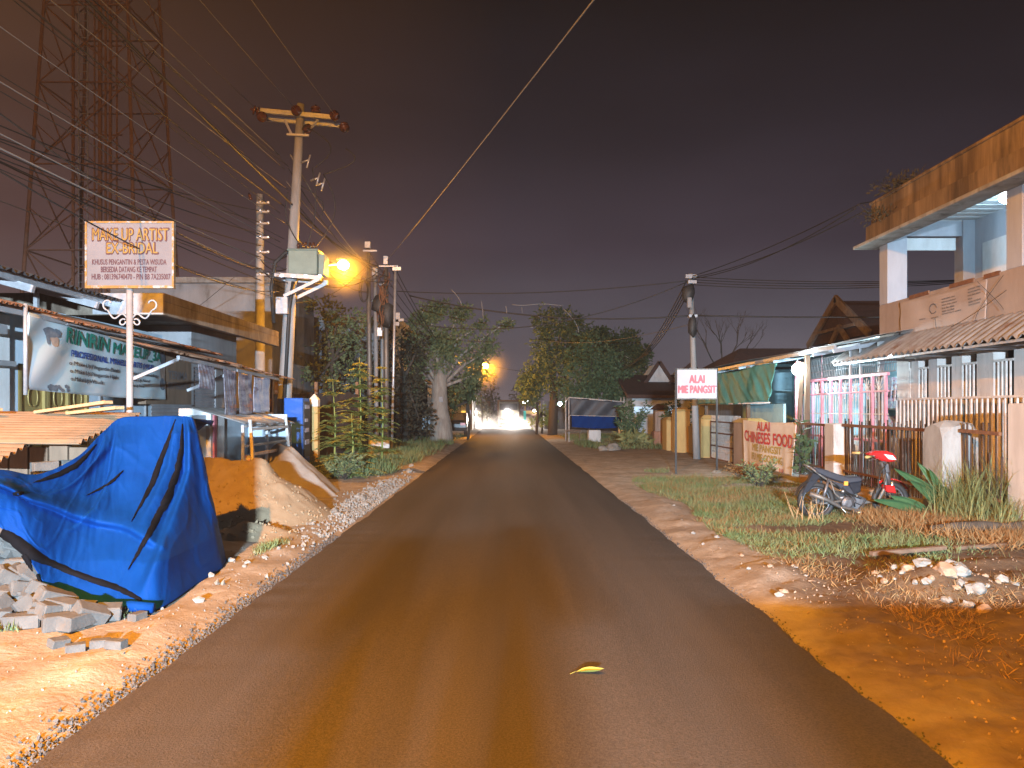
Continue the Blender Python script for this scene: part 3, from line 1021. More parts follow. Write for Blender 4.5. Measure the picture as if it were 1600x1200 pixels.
# ---------------- blue cabinet and yellow gate post
k = thing('blue_cabinet', 'bright blue metal cabinet with a dark printed front beside the yellow post', 'cabinet', (-5.2, 18.9, 0))
MB().span((-5.4, 18.5, .12), (-4.95, 19.15, 1.88)).build('body', M['blue_paint'], k, bevel=.012)
MB().span((-4.95, 18.56, .45), (-4.925, 19.1, 1.8)).build('front_panel', M['navy'], k)
lg = MB()
for z_, hh in ((1.62, .1), (1.3, .08), (1.05, .1), (.75, .12)):
    lg.span((-4.925, 18.62, z_), (-4.918, 18.95 + .1 * math.sin(z_ * 9), z_ + hh))
lg.build('printed_mark', M['poster_blue'], k)
for x in (-5.36, -4.99):
    for y in (18.54, 19.1):
        MB().span((x - .025, y - .025, -.05), (x + .025, y + .025, .12)).build('leg', M['navy'], k)
gp = thing('gate_post', 'ochre yellow gate post with a white pyramid top beside the blue cabinet', 'post', (-4.95, 19.7, 0))
MB().span((-5.08, 19.6, -.05), (-4.86, 19.82, 1.68)).build('shaft', M['yellow'], gp, bevel=.008)
ct = MB().span((-5.085, 19.595, 1.68), (-4.855, 19.825, 1.86))
ct.box((-4.97, 19.71, 1.93), (.23, .23, .14), taper=.08)
ct.build('cap', M['white_wall'], gp)

# ---------------- sand heaps
def heap(name, label, m, fnz, x0, x1, y0, y1, n=90):
    mb = MB()
    W_ = n + 1
    for i in range(n + 1):
        for j in range(n + 1):
            x, y = x0 + (x1 - x0) * i / n, y0 + (y1 - y0) * j / n
            z = fnz(x, y)
            gz_ = ground_z(x, y)
            mb.v.append((x, y, max(z, gz_ - .04)))
    mb.f = [(i * W_ + j, (i + 1) * W_ + j, (i + 1) * W_ + j + 1, i * W_ + j + 1) for i in range(n) for j in range(n)
            if max(fnz(mb.v[q][0], mb.v[q][1]) - ground_z(mb.v[q][0], mb.v[q][1]) for q in (i * W_ + j, (i + 1) * W_ + j + 1)) > -.035]
    mb.mi = [0] * len(mb.f)
    o = mb.build(name, m, smooth=True, loc=((x0 + x1) / 2, (y0 + y1) / 2, 0), recalc=False)
    return tag(o, label, 'sand heap')


def ridge(x, y, p, q, h0, h1, slope, pw=1.0):
    """height of a heap with a crest from p to q"""
    p, q = V(p), V(q)
    d = q - p
    tt = max(0, min(1, ((x - p.x) * d.x + (y - p.y) * d.y) / d.length_squared))
    e = p + d * tt
    r = math.hypot(x - e.x, y - e.y)
    return (h0 + (h1 - h0) * tt) - slope * r ** pw


def sand1(x, y):
    z = max(ridge(x, y, (-5.4, 11.6), (-3.75, 11.5), .98, .84, .72), ridge(x, y, (-3.75, 11.5), (-2.8, 11.7), .84, .08, .75), ridge(x, y, (-3.4, 9.9), (-2.95, 9.8), .16, .1, .35))
    z = min(z, .99)
    f = sm(0, .35, z)
    z += f * (.08 * fbm(x, y, 1.1, 21) + .045 * fbm(x, y, 3, 22) + .02 * abs(fbm(x, y * .6 + z, 6, 25)) + .014 * fbm(x, y, 12, 23))
    # slumped gullies down the front
    z -= f * .05 * max(0, math.sin(x * 5 + 2 * fbm(x, y, 1, 24))) * sm(10.6, 11.2, 12 - abs(y - 11.1))
    return z


def sand2(x, y):
    z = max(ridge(x, y, (-4.6, 15.3), (-4.2, 15.0), .92, .84, .95), ridge(x, y, (-4.3, 14.9), (-3.2, 14.3), .82, .02, .8))
    f = sm(0, .3, z)
    return z + f * (.06 * fbm(x, y, 1.4, 31) + .03 * fbm(x, y, 5, 32))


heap('sand_heap', 'large yellow sand heap right behind the blue tarp', M['sand'], sand1, -6.4, -2.3, 9.2, 13.2, 120)
heap('sand_heap', 'smaller pointed sand heap behind the big heap, near the blue cabinet', M['sand_grey'], sand2, -5.8, -2.7, 13.3, 16.6, 80)

cl_ = MB()
rc_ = random.Random(6)
for q in range(700):
    x, y = rc_.uniform(-5.6, -2.5), rc_.uniform(9.4, 11.6)
    z = sand1(x, y)
    if z < ground_z(x, y) + .02:
        continue
    s_ = rc_.uniform(.008, .03) * (1.3 - .8 * z)
    R = Euler((rc_.uniform(0, 3), rc_.uniform(0, 3), 0)).to_matrix()
    vs = [V((x, y, z + s_ * .3)) + R @ (V(v) * s_) for v in ((1, 0, 0), (-1, 0, 0), (0, .9, 0), (0, -.8, 0), (0, 0, .7), (0, 0, -.6))]
    cl_.add(vs, [(0, 2, 4), (2, 1, 4), (1, 3, 4), (3, 0, 4), (2, 0, 5), (1, 2, 5), (3, 1, 5), (0, 3, 5)])
cl_ = cl_.build('sand_clods', M['sand'], recalc=False)
cl_['kind'] = 'stuff'
cl_['label'] = 'loose clods rolled down the front of the large sand heap'

# ---------------- blue tarp over the stacked materials
TT = [at(-110, 735, 5.55), at(0, 734, 6.2), at(60, 741, 6.65), at(120, 714, 7.15), at(160, 676, 7.6), at(190, 653, 7.85), at(243, 651, 7.9), at(283, 650, 7.92), at(299, 653, 7.95), at(303, 662, 8.35), at(296, 672, 9.0)]
BB = [at(-80, 800, 5.7), at(0, 824, 6.05), at(44, 873, 6.02), at(78, 920, 6.1), at(130, 938, 6.18), at(188, 947, 6.16), at(243, 953, 6.13), at(305, 914, 6.98), at(352, 880, 7.98), at(340, 850, 8.8), at(318, 838, 9.4)]


def cr(P, t):
    n = len(P) - 1
    x = min(max(t * n, 0), n - 1e-6)
    i = int(x)
    f = x - i
    p0, p1, p2, p3 = P[max(0, i - 1)], P[i], P[i + 1], P[min(n, i + 2)]
    return .5 * ((2 * p1) + (p2 - p0) * f + (2 * p0 - 5 * p1 + 4 * p2 - p3) * f * f + (3 * p1 - p0 - 3 * p2 + p3) * f ** 3)


def tarp_base(u, v):
    a, b = cr(TT, u), cr(BB, u)
    p = a.lerp(b, v)
    k = u * 10
    # sags between the crest and the ground, bulges over the stack at the foot
    nrm = V((.45, -.86, .25))
    sag = -.16 * math.sin(PI * min(1, v * 1.25)) * sm(2.5, 5, k) * (1 - sm(7.4, 8.2, k)) + .1 * math.sin(PI * v) * (1 - sm(1.5, 4, k))
    return p + nrm * sag


def fold(k, v, pts, w, amp):
    """a pleat that follows pts [(v, k)...], steep on its right-hand side"""
    if v < pts[0][0] or v > pts[-1][0]:
        return 0
    for (v0, k0), (v1, k1) in zip(pts, pts[1:]):
        if v0 <= v <= v1:
            kc = k0 + (k1 - k0) * (v - v0) / (v1 - v0)
            break
    d = (k - kc) / w
    env = min(1, (v - pts[0][0]) / .12) * min(1, (pts[-1][0] - v) / .15)
    if d >= 0:
        return amp * env * math.exp(-(d / 1.7) ** 2)
    return amp * env * math.exp(-(d / .3) ** 2)


def tarp(u, v):
    k = u * 10
    p = tarp_base(u, v)
    d = 0
    d += fold(k, v, [(0, 7.35), (.35, 7.15), (.6, 6.5), (.95, 5.6)], .42, .17)
    d += fold(k, v, [(0, 6.75), (.3, 6.45), (.62, 5.6)], .36, .12)
    d += fold(k, v, [(.05, 4.9), (.3, 4.7), (.5, 4.1), (.62, 3.2)], .4, .1)
    d += fold(k, v, [(.02, 4.3), (.16, 3.9), (.24, 3.0), (.3, 2.2)], .3, .09)
    # overlapped lower flap: crease running from the left edge down to the front corner
    cv_ = .28 + .085 * (k - .8) + .02 * math.sin(k * 2)
    if .6 < k < 6.3:
        dv = v - cv_
        e_ = min(1, (k - .6) / .5) * min(1, (6.3 - k) / .5)
        d += e_ * (.13 * math.exp(-(dv / .1) ** 2) if dv < 0 else .13 * math.exp(-(dv / .018) ** 2))
    d += .02 * noise.noise(V((k * .9, v * 3, 1))) + .012 * noise.noise(V((k * 2.3, v * 5, 4))) + .008 * noise.noise(V((k * 5 + v * 3, v * 6 - k * 2, 8)))
    d += .008 * math.exp(-(noise.noise(V((k * .8 + v * 1.2, v * 2.4 - k * .3, 11))) / .05) ** 2) + .004 * math.exp(-(noise.noise(V((k * 1.9 - v * 2, v * 4 + k * .8, 17))) / .06) ** 2)
    d += .007 * sm(.55, 1, v) * math.sin(k * 3.1 + 2 * math.sin(v * 4))
    nrm = V((.45, -.86, .2)) if k < 7.6 else V((.45, -.86, .2)).lerp(V((.95, -.25, .15)), min(1, (k - 7.6) / .8))
    return p + nrm * d


tp = thing('blue_tarp', 'large creased blue tarpaulin draped over a stack of building materials at the roadside', 'tarpaulin', (-3.4, 7, 0))
MB().sheet(260, 150, tarp, thick=.004).build('sheet', M['tarp'], tp, True)
# top face of the tarp folded over the stack
MB().sheet(40, 10, lambda u, v: cr(TT, .46 + .36 * u) + V((-.12, .9, -.05 - .25 * (1 - u))) * v + V((0, 0, .02 * math.sin(u * 20) * v)), thick=.004).build('top_flap', M['tarp'], tp, True)
# near-black strips laid on the sheet as painted shade of its folds
GRID = [(u_, v_, tarp(u_, v_)) for u_ in [q / 130 for q in range(131)] for v_ in [q / 80 for q in range(81)] if u_ < .83]
GPX = np.array([(794 + q.x / q.y * F, 640 - (q.z - 1.6) / q.y * F) for _, _, q in GRID])


def on_tarp(px, py, off=.012):
    d2 = ((GPX - np.array((px, py))) ** 2).sum(axis=1)
    q = GRID[int(d2.argmin())][2]
    return at(px, py, q.y - off * 1.5)


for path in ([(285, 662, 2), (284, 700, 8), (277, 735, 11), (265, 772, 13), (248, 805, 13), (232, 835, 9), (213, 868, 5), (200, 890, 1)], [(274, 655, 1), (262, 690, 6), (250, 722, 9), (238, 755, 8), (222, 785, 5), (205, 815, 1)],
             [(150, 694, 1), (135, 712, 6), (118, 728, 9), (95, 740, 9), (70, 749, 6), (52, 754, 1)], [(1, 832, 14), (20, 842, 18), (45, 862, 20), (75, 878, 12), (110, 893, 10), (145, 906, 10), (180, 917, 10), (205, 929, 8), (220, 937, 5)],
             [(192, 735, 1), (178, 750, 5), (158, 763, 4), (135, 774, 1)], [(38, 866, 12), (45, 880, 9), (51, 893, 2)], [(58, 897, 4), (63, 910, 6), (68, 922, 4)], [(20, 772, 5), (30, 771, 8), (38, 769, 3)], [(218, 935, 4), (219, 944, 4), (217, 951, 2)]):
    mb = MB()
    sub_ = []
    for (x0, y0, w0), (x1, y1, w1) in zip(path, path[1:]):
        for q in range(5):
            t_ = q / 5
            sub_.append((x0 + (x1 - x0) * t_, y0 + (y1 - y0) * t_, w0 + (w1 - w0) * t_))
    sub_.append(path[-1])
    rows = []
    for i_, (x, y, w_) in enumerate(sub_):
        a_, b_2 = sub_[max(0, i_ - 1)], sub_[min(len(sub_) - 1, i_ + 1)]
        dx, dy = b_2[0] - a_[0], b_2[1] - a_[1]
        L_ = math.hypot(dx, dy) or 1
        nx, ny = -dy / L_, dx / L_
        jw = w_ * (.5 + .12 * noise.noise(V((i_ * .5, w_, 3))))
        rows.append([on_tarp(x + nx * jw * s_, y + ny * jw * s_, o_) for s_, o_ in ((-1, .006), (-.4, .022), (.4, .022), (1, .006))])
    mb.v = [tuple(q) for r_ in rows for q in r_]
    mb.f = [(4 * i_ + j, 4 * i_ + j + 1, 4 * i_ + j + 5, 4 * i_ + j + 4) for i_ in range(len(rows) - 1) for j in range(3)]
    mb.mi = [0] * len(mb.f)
    mb.build('fold_shade_strip', M['fold_shade'], tp, True)
hm_ = MB()
rr_ = [at(150 + 95 * a, 940 + 8 * a, 6.08) for a in (0, .33, .66, 1)]
hm_.tube([at(172, 948, 6.05), at(205, 947, 6.03), at(240, 950, 6.02)], [.03, .045, .04], 10)
hm_.build('rolled_hem', M['tarp'], tp, True)

# ---------------- stacked bricks, leaning corrugated sheets and boards behind the tarp
GB = 'grey bricks tumbled out at the foot of the blue tarp'


def brick_mesh(sd):
    r_ = random.Random(sd)
    mb = MB()
    mb.box((0, 0, 0), (.21 + r_.uniform(-.015, .015), .105, .085 + r_.uniform(-.01, .01)))
    o = mb.build('brick', M['brick'], bevel=.007)
    me = o.data
    for v in me.vertices:
        v.co += V((r_.uniform(-.005, .005), r_.uniform(-.005, .005), r_.uniform(-.005, .005)))
    return o


protos = [brick_mesh(q) for q in range(4)]
spots = []
rb = random.Random(5)
# loose heap: px, py of each visible brick and its distance, plus tilt
for px, py, Y, ax, ay, az in ((15, 880, 6.35, .2, .1, .4), (50, 890, 6.3, .5, -.3, .9), (35, 905, 6.25, .1, .7, .2), (8, 915, 6.2, .3, .2, 1.1), (70, 925, 6.05, -.3, .5, .5), (22, 930, 6.05, .2, .1, .1), (45, 925, 6.1, .9, .2, .7),
                              (8, 850, 6.5, .2, .4, .3), (28, 862, 6.45, .6, .2, 1.2), (5, 875, 6.4, 0, .2, .8), (88, 935, 5.9, .2, .4, .9), (12, 955, 5.9, .7, .9, .5), (48, 958, 5.85, .9, .9, .1), (75, 960, 5.75, .1, .05, .15),
                              (82, 948, 5.85, .1, .1, .5), (100, 947, 5.8, .0, .1, -.3), (122, 968, 5.62, .1, .0, 1.3), (142, 958, 5.72, .5, .4, .9), (100, 975, 5.62, 0, 0, .6), (36, 980, 5.65, 0, 0, .3), (160, 956, 5.85, .2, .1, .4),
                              (-18, 905, 6.2, .3, .3, .3), (-22, 935, 6.0, .2, .8, .9), (-10, 965, 5.8, .1, .1, .4), (-30, 870, 6.4, .3, .3, .2), (60, 908, 6.2, .6, .6, .2), (90, 955, 5.75, .1, .2, 1.0), (120, 952, 5.8, .3, .1, .2),
                              (6, 826, 6.5, .3, .2, .5), (22, 842, 6.45, .1, .5, 1.0), (-12, 815, 6.6, .4, .1, .3), (-14, 845, 6.5, .2, .4, .9), (36, 858, 6.4, .7, .3, .2), (-30, 835, 6.5, .5, .2, .1), (20, 905, 6.2, .2, .6, .8), (62, 935, 6.0, .4, .2, .3), (2, 940, 6.0, .5, .1, .9), (-40, 950, 5.9, .1, .4, .2)):
    spots.append((at(px, py, Y), (ax, ay, az)))
first = True
for i, (p, r_) in enumerate(spots):
    p.z = max(p.z, ground_z(p.x, p.y) + .05)
    src = protos[i % 4]
    b = src if i < 4 else src.copy()
    if i >= 4:
        COL.objects.link(b)
    b.location = p
    b.rotation_euler = r_
    b.scale = (1.2, 1.25, 1.2)
    tag(b, 'loose grey cement brick tumbled at the foot of the blue tarp', 'brick', GB)
# solid core of the heap below the loose bricks
for p_, q_, lab in ((at(118, 1000, 5.15), (0, 0, .5), 'small grey brick lying alone on the sand in front of the brick heap'), (at(182, 1005, 5.1), (0, 0, -.2), 'flat grey brick shard on the sand nearest the road'), (at(92, 990, 5.25), (.2, .1, 1.0), 'broken pale brick with chipped corner in front of the heap'), (at(157, 985, 5.25), (0, 0, .3), 'low brick fragment between the heap and the road edge'), (at(215, 962, 5.9), (0, 0, 1.2), 'ochre brick piece beside the rolled hem of the tarp')):
    b = protos[1].copy()
    COL.objects.link(b)
    b.location = (p_.x, p_.y, ground_z(p_.x, p_.y) + .025)
    b.rotation_euler = q_
    b.scale = (.62, .8, .62)
    tag(b, lab, 'brick', 'brick fragments on the sandy verge')
core = MB().sheet(14, 14, lambda u, v: (lambda x, y: V((x, y, ground_z(x, y) + max(-.05, .55 - .45 * math.hypot((x + 4.6) * .8, (y - 6.9) * 1.0)) + .03 * fbm(x, y, 3, 41))))(-5.6 + 2.1 * u, 5.4 + 2.4 * v))
tag(core.build('rubble_bank', M['brick'], smooth=True, loc=(-4.6, 6.6, 0)), 'bank of broken grey brick rubble under the loose bricks', 'rubble', kind='stuff')
# neat brick stack under the corrugated sheets
rb = random.Random(3)
n = 0
for lv in range(6):
    for q in range(4):
        x = -4.42 + .22 * q * .55 + rb.uniform(-.01, .01) - .0 * lv
        y = 7.42 + .23 * q + rb.uniform(-.01, .01)
        b = protos[q].copy()
        COL.objects.link(b)
        b.location = (x, y - .1, .62 + .088 * lv)
        b.rotation_euler = (0, 0, .9 + rb.uniform(-.08, .08))
        b.scale = (1, 1, 1)
        tag(b, 'grey brick in the neat stack just left of the tarp peak', 'brick', 'grey bricks stacked under the corrugated sheets')
bs = MB()
for q in range(9):
    bs.span((-6.0 + .2 * q, 7.7, -.1), (-5.82 + .2 * q, 7.78, 1.22 + .03 * (q % 2)))
bs.span((-4.75, 7.3, 0), (-3.5, 8.3, .57))
tag(bs.build('board_hoarding', M['old_wood'], loc=(-5, 7.8, 0)), 'dark upright boards holding up the corrugated sheets', 'hoarding')
c1 = MB().corr((-7.0, 8.9, 1.58), (2.75, -.0, -.03), (.25, -1.75, -.26), 12, .022, 2, thick=.005, seed=1)
tag(c1.build('corrugated_sheet', M['clay'], smooth=True, loc=(-5.5, 8, 1.3)), 'upper brown corrugated sheet with its wavy edge towards the tarp', 'corrugated sheet', 'corrugated sheets laid over the stack')
c2 = MB().corr((-7.2, 8.1, 1.43), (2.55, -.2, -.03), (.3, -1.45, -.27), 10, .022, 2, thick=.005, seed=2)
tag(c2.build('corrugated_sheet', M['clay'], smooth=True, loc=(-5.8, 7.3, 1.2)), 'lower orange corrugated sheet overlapping the front of the stack', 'corrugated sheet', 'corrugated sheets laid over the stack')
for a_, b2, w_, lab in (((-5.35, 8.75, 1.57), (-4.35, 8.35, 1.68), .13, 'sawn board lying on top of the corrugated sheet'), ((-4.9, 8.6, 1.56), (-4.15, 8.2, 1.62), .12, 'short orange board end poking out behind the tarp peak'), ((-6.6, 7.2, 1.33), (-5.12, 7.6, 1.43), .14, 'short board end at the left edge of the corrugated sheets'), ((-6.3, 8.6, 1.6), (-5.55, 8.35, 1.6), .12, 'pale timber offcut on the far edge of the corrugated sheet')):
    tag(MB().beam(a_, b2, w_, .035).build('timber_board', M['wood'], loc=a_, bevel=.004), lab, 'board', 'timber boards on the corrugated sheets')
# ================================================================== POLES, LAMPS, TOWER, CABLES
def disc_insulator(p, ax, n=3, r=.085):
    mb = MB()
    prof = []
    for q in range(n):
        z = q * .085
        prof += [(z, .025), (z + .012, r), (z + .04, r * .92), (z + .055, .035)]
    mb.lathe(p, ax, prof + [(n * .085 + .03, .02)], 14)
    return mb


u = thing('power_pole', 'tall tapered concrete power pole with a crossarm of brown insulators and a green transformer', 'power pole', (-5.73, 19.3, 0))
p0, p1 = V((-5.73, 19.3, -.2)), at(470, 163, 19.3)
MB().tube([p0.lerp(p1, q / 6) for q in range(7)], [.2 - .105 * q / 6 for q in range(7)], 12).build('shaft', M['pole'], u, True)
for sg_ in (-1, 1):
    pass
xa = MB()
a_, b_2 = at(398, 172, 19.15), at(527, 184, 19.15)
xa.beam(a_, b_2, .07, .11).beam(a_ + V((0, .34, -.07)), b_2 + V((0, .34, -.07)), .07, .11)
cm = at(468, 213, 19.2)
xa.beam(at(444, 186, 19.12), cm + V((-.2, 0, .05)), .04, .05).beam(at(497, 187, 19.12), cm + V((.12, 0, 0)), .04, .05)
xa.beam(cm + V((-.3, -.05, .03)), cm + V((.25, -.05, 0)), .05, .05)
xa.build('crossarm', M['galv'], u)
for px, py, ax in ((404, 175, (-1, -.5, .25)), (410, 182, (.1, -.6, -.35)), (463, 174, (.2, -1, -.05)), (520, 182, (.9, -.6, .15)), (537, 196, (.25, -.3, -.6)), (478, 198, (.3, .7, -.4)), (493, 176, (0, .1, 1))):
    disc_insulator(at(px, py, 19.1), ax, 2, .125).build('insulator', M['brown_glaze'], u, True)
tr = MB()
tr.box(at(478, 413, 19.25), (.72, .62, .62)).box(at(478, 394, 19.25), (.78, .68, .05))
tr = tr.build('transformer_tank', M['green_steel'], u, bevel=.02)
fn_ = MB()
for q in range(6):
    fn_.box(at(498, 413, 19.0) + V((.07, .09 * q, 0)), (.14, .02, .5))
fn_.build('cooling_fin', M['green_steel'], tr)
for q in range(5):
    disc_insulator(at(466 + q * 6, 392, 19.25) + V((0, .05 * (q % 2), .02)), (0, 0, 1), 2, .045).build('bushing', M['brown_glaze'], tr, True)
pf = MB()
for yy in (18.95, 19.65):
    pf.beam(at(436, 433, 19.3) + V((0, yy - 19.3, 0)), at(507, 438, 19.3) + V((0, yy - 19.3, 0)), .08, .1)
    pf.beam(at(450, 466, 19.3) + V((0, yy - 19.3, 0)), at(504, 440, 19.3) + V((0, yy - 19.3, 0)), .06, .08)
for px in (440, 458, 478, 500):
    pf.beam(at(px, 431, 18.9), at(px, 431, 19.7), .08, .06)
pf.build('transformer_platform', M['galv'], u)
MB().box(at(442, 478, 19.05), (.3, .24, .42)).build('switch_box', M['galv'], u, bevel=.01)
for px, py in ((482, 250), (497, 278), (505, 286)):
    mb = MB()
    mb.tube([at(px + 3, py - 8, 19.0), at(px - 3, py + 12, 19.0)], .022, 7)
    mb.beam(at(px - 12, py + 4, 19.1), at(px, py, 19.0), .03)
    mb.build('fuse_cutout', M['galv'], u, True)
dn = MB()
for q, (x0, y0, x1, y1, bx_) in enumerate(((478, 198, 492, 262, 32), (540, 232, 506, 272, 30), (470, 290, 500, 340, 18), (505, 272, 490, 390, 26), (488, 262, 478, 390, 10), (450, 300, 476, 392, -14))):
    pts = []
    for k_ in range(9):
        t_ = k_ / 8
        pts.append(at(x0 + (x1 - x0) * t_ + bx_ * math.sin(PI * t_), y0 + (y1 - y0) * t_, 18.95 + .1 * math.sin(t_ * 3)))
    dn.tube(pts, .014, 5)
dn.tube([at(428, 505, 19.3), at(424, 450, 19.3), at(430, 410, 19.3), at(447, 394, 19.2), at(462, 394, 19.2)], .05, 8)
dn.tube([at(440, 700, 19.1), at(452, 480, 19.08), at(458, 440, 19.08)], .045, 8)
dn.build('riser_cable', M['black'], u, True)
lt = MB()
lt.tube([at(458, 424, 19.6), at(500, 416, 20.0), at(526, 413, 20.2)], .028, 7)
lt.build('lamp_arm', M['galv'], u, True)


def halo_mat(R):  # added ball of haze that imitates the glare halo of a lamp
    m = bpy.data.materials.new('added lamp halo')
    m.use_nodes = True
    n, l = m.node_tree.nodes, m.node_tree.links
    n.remove(n['Principled BSDF'])
    v_ = n.new('ShaderNodeVolumePrincipled')
    v_.inputs['Color'].default_value = (.95, .9, .85, 1)
    tcm = n.new('ShaderNodeTexCoord')
    ln2 = n.new('ShaderNodeVectorMath')
    ln2.operation = 'LENGTH'
    l.new(tcm.outputs['Object'], ln2.inputs[0])
    mr_ = n.new('ShaderNodeMapRange')
    mr_.inputs['From Min'].default_value = R * .95
    mr_.inputs['From Max'].default_value = 0
    mr_.inputs['To Max'].default_value = 1
    l.new(ln2.outputs['Value'], mr_.inputs['Value'])
    pw = n.new('ShaderNodeMath')
    pw.operation = 'POWER'
    pw.inputs[1].default_value = 2
    l.new(mr_.outputs['Result'], pw.inputs[0])
    mm_ = n.new('ShaderNodeMath')
    mm_.operation = 'MULTIPLY'
    mm_.inputs[1].default_value = .17
    l.new(pw.outputs[0], mm_.inputs[0])
    l.new(mm_.outputs[0], v_.inputs['Density'])
    l.new(v_.outputs[0], n['Material Output'].inputs['Volume'])
    return m


def street_lamp_head(parent, p, d, power, emat, r=.11, col=ORANGE, cone=150, halo=0):
    """cobra-head luminaire with a glowing bowl; D points from the arm outwards"""
    d = V(d).normalized()
    q = d.to_track_quat('X', 'Z').to_matrix()
    mb = MB()
    mb.box(V(p) + V((0, 0, r * .9 + .03)), (.3, .14, .05), q, taper=.75)
    hd = mb.build('lamp_housing', M['dark_pole'], parent, bevel=.02)
    mb = MB()
    mb.blob(V(p) + d * .04, (r * 1.1, r, r * .9), 3, 0)
    mb.build('lamp_bulb', emat, hd, True)
    if halo:
        mo = MB().blob(V(p) + d * .04, halo, 3, 0).build('halo', halo_mat(halo), None, loc=V(p) + d * .04)
        mo['kind'] = 'stuff'
        mo['label'] = 'added mist glowing orange round a street lamp'
    lamp('lamp_light', V(p) + d * .06 - V((0, 0, r * .9 + .03)), power, col, .09, parent, 'SPOT' if cone < 180 else 'POINT', (0, 0, 0), math.radians(cone), .35)


street_lamp_head(u, at(534, 414, 20.2), (1, .2, 0), 1400, M['sodium'], .14, cone=360, halo=1.15)

s2 = thing('power_pole', 'thinner second concrete pole half hidden behind the tall transformer pole', 'power pole', (-7.15, 22.3, 0))
p0, p1 = V((-7.2, 22.3, -.2)), at(406, 304, 22.3)
MB().tube([p0, p0.lerp(p1, .5), p1], [.17, .14, .1], 10).build('shaft', M['pole'], s2, True)
xx = MB()
for py in (318, 332, 350, 372, 395, 430):
    c_ = at(408, py, 22.2)
    xx.box(c_ + V((.05, -.05, 0)), (.3, .1, .05))
    xx.blob(c_ + V((.22, -.05, .02)), .05, 1, .1)
    xx.blob(c_ + V((.02, -.14, .02)), .045, 1, .1)
xx.build('cable_bracket', M['galv'], s2)
disc_insulator(at(392, 312, 22.2), (-.3, 0, 1), 2, .05).build('insulator', M['brown_glaze'], s2, True)


def slim_pole(px0, px1, py, Y, r0, r1, m, label, gz_=0.0, bend=0):
    a_ = at(px0, 640, Y)
    a_.z = gz_ - .2
    b__ = at(px1, py, Y)
    o = thing('cable_pole', label, 'pole', (a_.x, Y, 0), 'crowded cable poles behind the saplings')
    MB().tube([a_, a_.lerp(b__, .5) + V((bend, 0, 0)), b__], [r0, (r0 + r1) / 2, r1], 10).build('shaft', m, o, True)
    return o


q1 = slim_pole(579, 575, 378, 28.0, .11, .07, M['dark_pole'], 'tallest dark cable pole on the left of the crowded cluster, with a coil of cable')
MB().tube([at(568 + 7 * math.cos(a), 452 + 20 * math.sin(a), 27.8) for a in [k * PI / 12 for k in range(25)]], .022, 6).tube([at(569 + 5 * math.cos(a), 455 + 16 * math.sin(a), 27.75) for a in [k * PI / 12 for k in range(25)]], .022, 6).build('cable_coil', M['cable'], q1, True)
MB().box(at(575, 383, 27.95), (.2, .2, .22)).box(at(578, 392, 27.9), (.5, .06, .06)).build('bracket', M['galv'], q1)
q2 = slim_pole(589, 586, 420, 29.0, .09, .07, M['pole'], 'pale short cable pole second from the left of the crowded cluster')
MB().box(at(586, 424, 28.9), (.2, .15, .3)).box(at(590, 470, 28.85), (.5, .05, .05)).build('bracket', M['galv'], q2)
MB().blob(at(592, 476, 28.75), (.26, .16, .36), 2, .4, 3).build('joint_closure', M['black'], q2, True)
q3 = slim_pole(604, 603, 404, 28.6, .12, .08, M['dark_pole'], 'dark cable pole wrapped in cable slack in the middle of the crowded cluster')
MB().box(at(603, 407, 28.4), (.16, .16, .3)).box(at(607, 416, 28.4), (.7, .05, .05)).build('bracket', M['galv'], q3)
MB().blob(at(604, 490, 28.4), (.28, .2, .52), 2, .4, 4).build('joint_closure', M['black'], q3, True)
sl = MB()
rr_ = random.Random(8)
for k_ in range(9):
    x0, y0 = 592 + rr_.uniform(-2, 14), 418 + rr_.uniform(0, 40)
    sl.tube([at(x0 + 5 * math.sin(k2 * .9 + k_), y0 + k2 * rr_.uniform(5, 9), 28.25 + .06 * math.sin(k2 + k_)) for k2 in range(8)], .02, 5)
sl.build('cable_slack', M['rust'], q3, True)
MB().span(at(590, 525, 28.3) - V((0, 0, 0)), at(597, 512, 28.25)).build('terminal_box', M['galv'], q3)
q4 = slim_pole(612, 618, 416, 27.0, .05, .045, M['galv'], 'thin steel cable pole on the right of the crowded cluster with a pale box')
MB().box(at(622, 494, 26.85), (.16, .14, .24)).box(at(627, 500, 26.85), (.2, .1, .1)).box(at(621, 506, 26.85), (.14, .1, .14)).build('junction_box', M['white_paint'], q4, bevel=.01)
MB().box(at(620, 420, 26.85), (.3, .06, .12)).build('bracket', M['galv'], q4)
q5 = slim_pole(597, 597, 440, 30.5, .07, .06, M['pole'], 'slim pale cable pole at the back of the crowded cluster')
MB().box(at(597, 444, 30.4), (.24, .08, .08)).build('bracket', M['galv'], q5)

# far street lamp
fl = thing('street_lamp', 'far orange street lamp on a dark pole beside the leaning tree on the left', 'street lamp', (-2.5, 46, 0))
MB().tube([(-2.5, 46, -.1), (-2.42, 46, 4.1), (-1.75, 46, 4.5)], [.09, .06, .04], 8).build('pole', M['dark_pole'], fl, True)
street_lamp_head(fl, at(757, 572, 46), (1, -.2, 0), 2300, M['sodium'], .18, cone=360, halo=1.9)

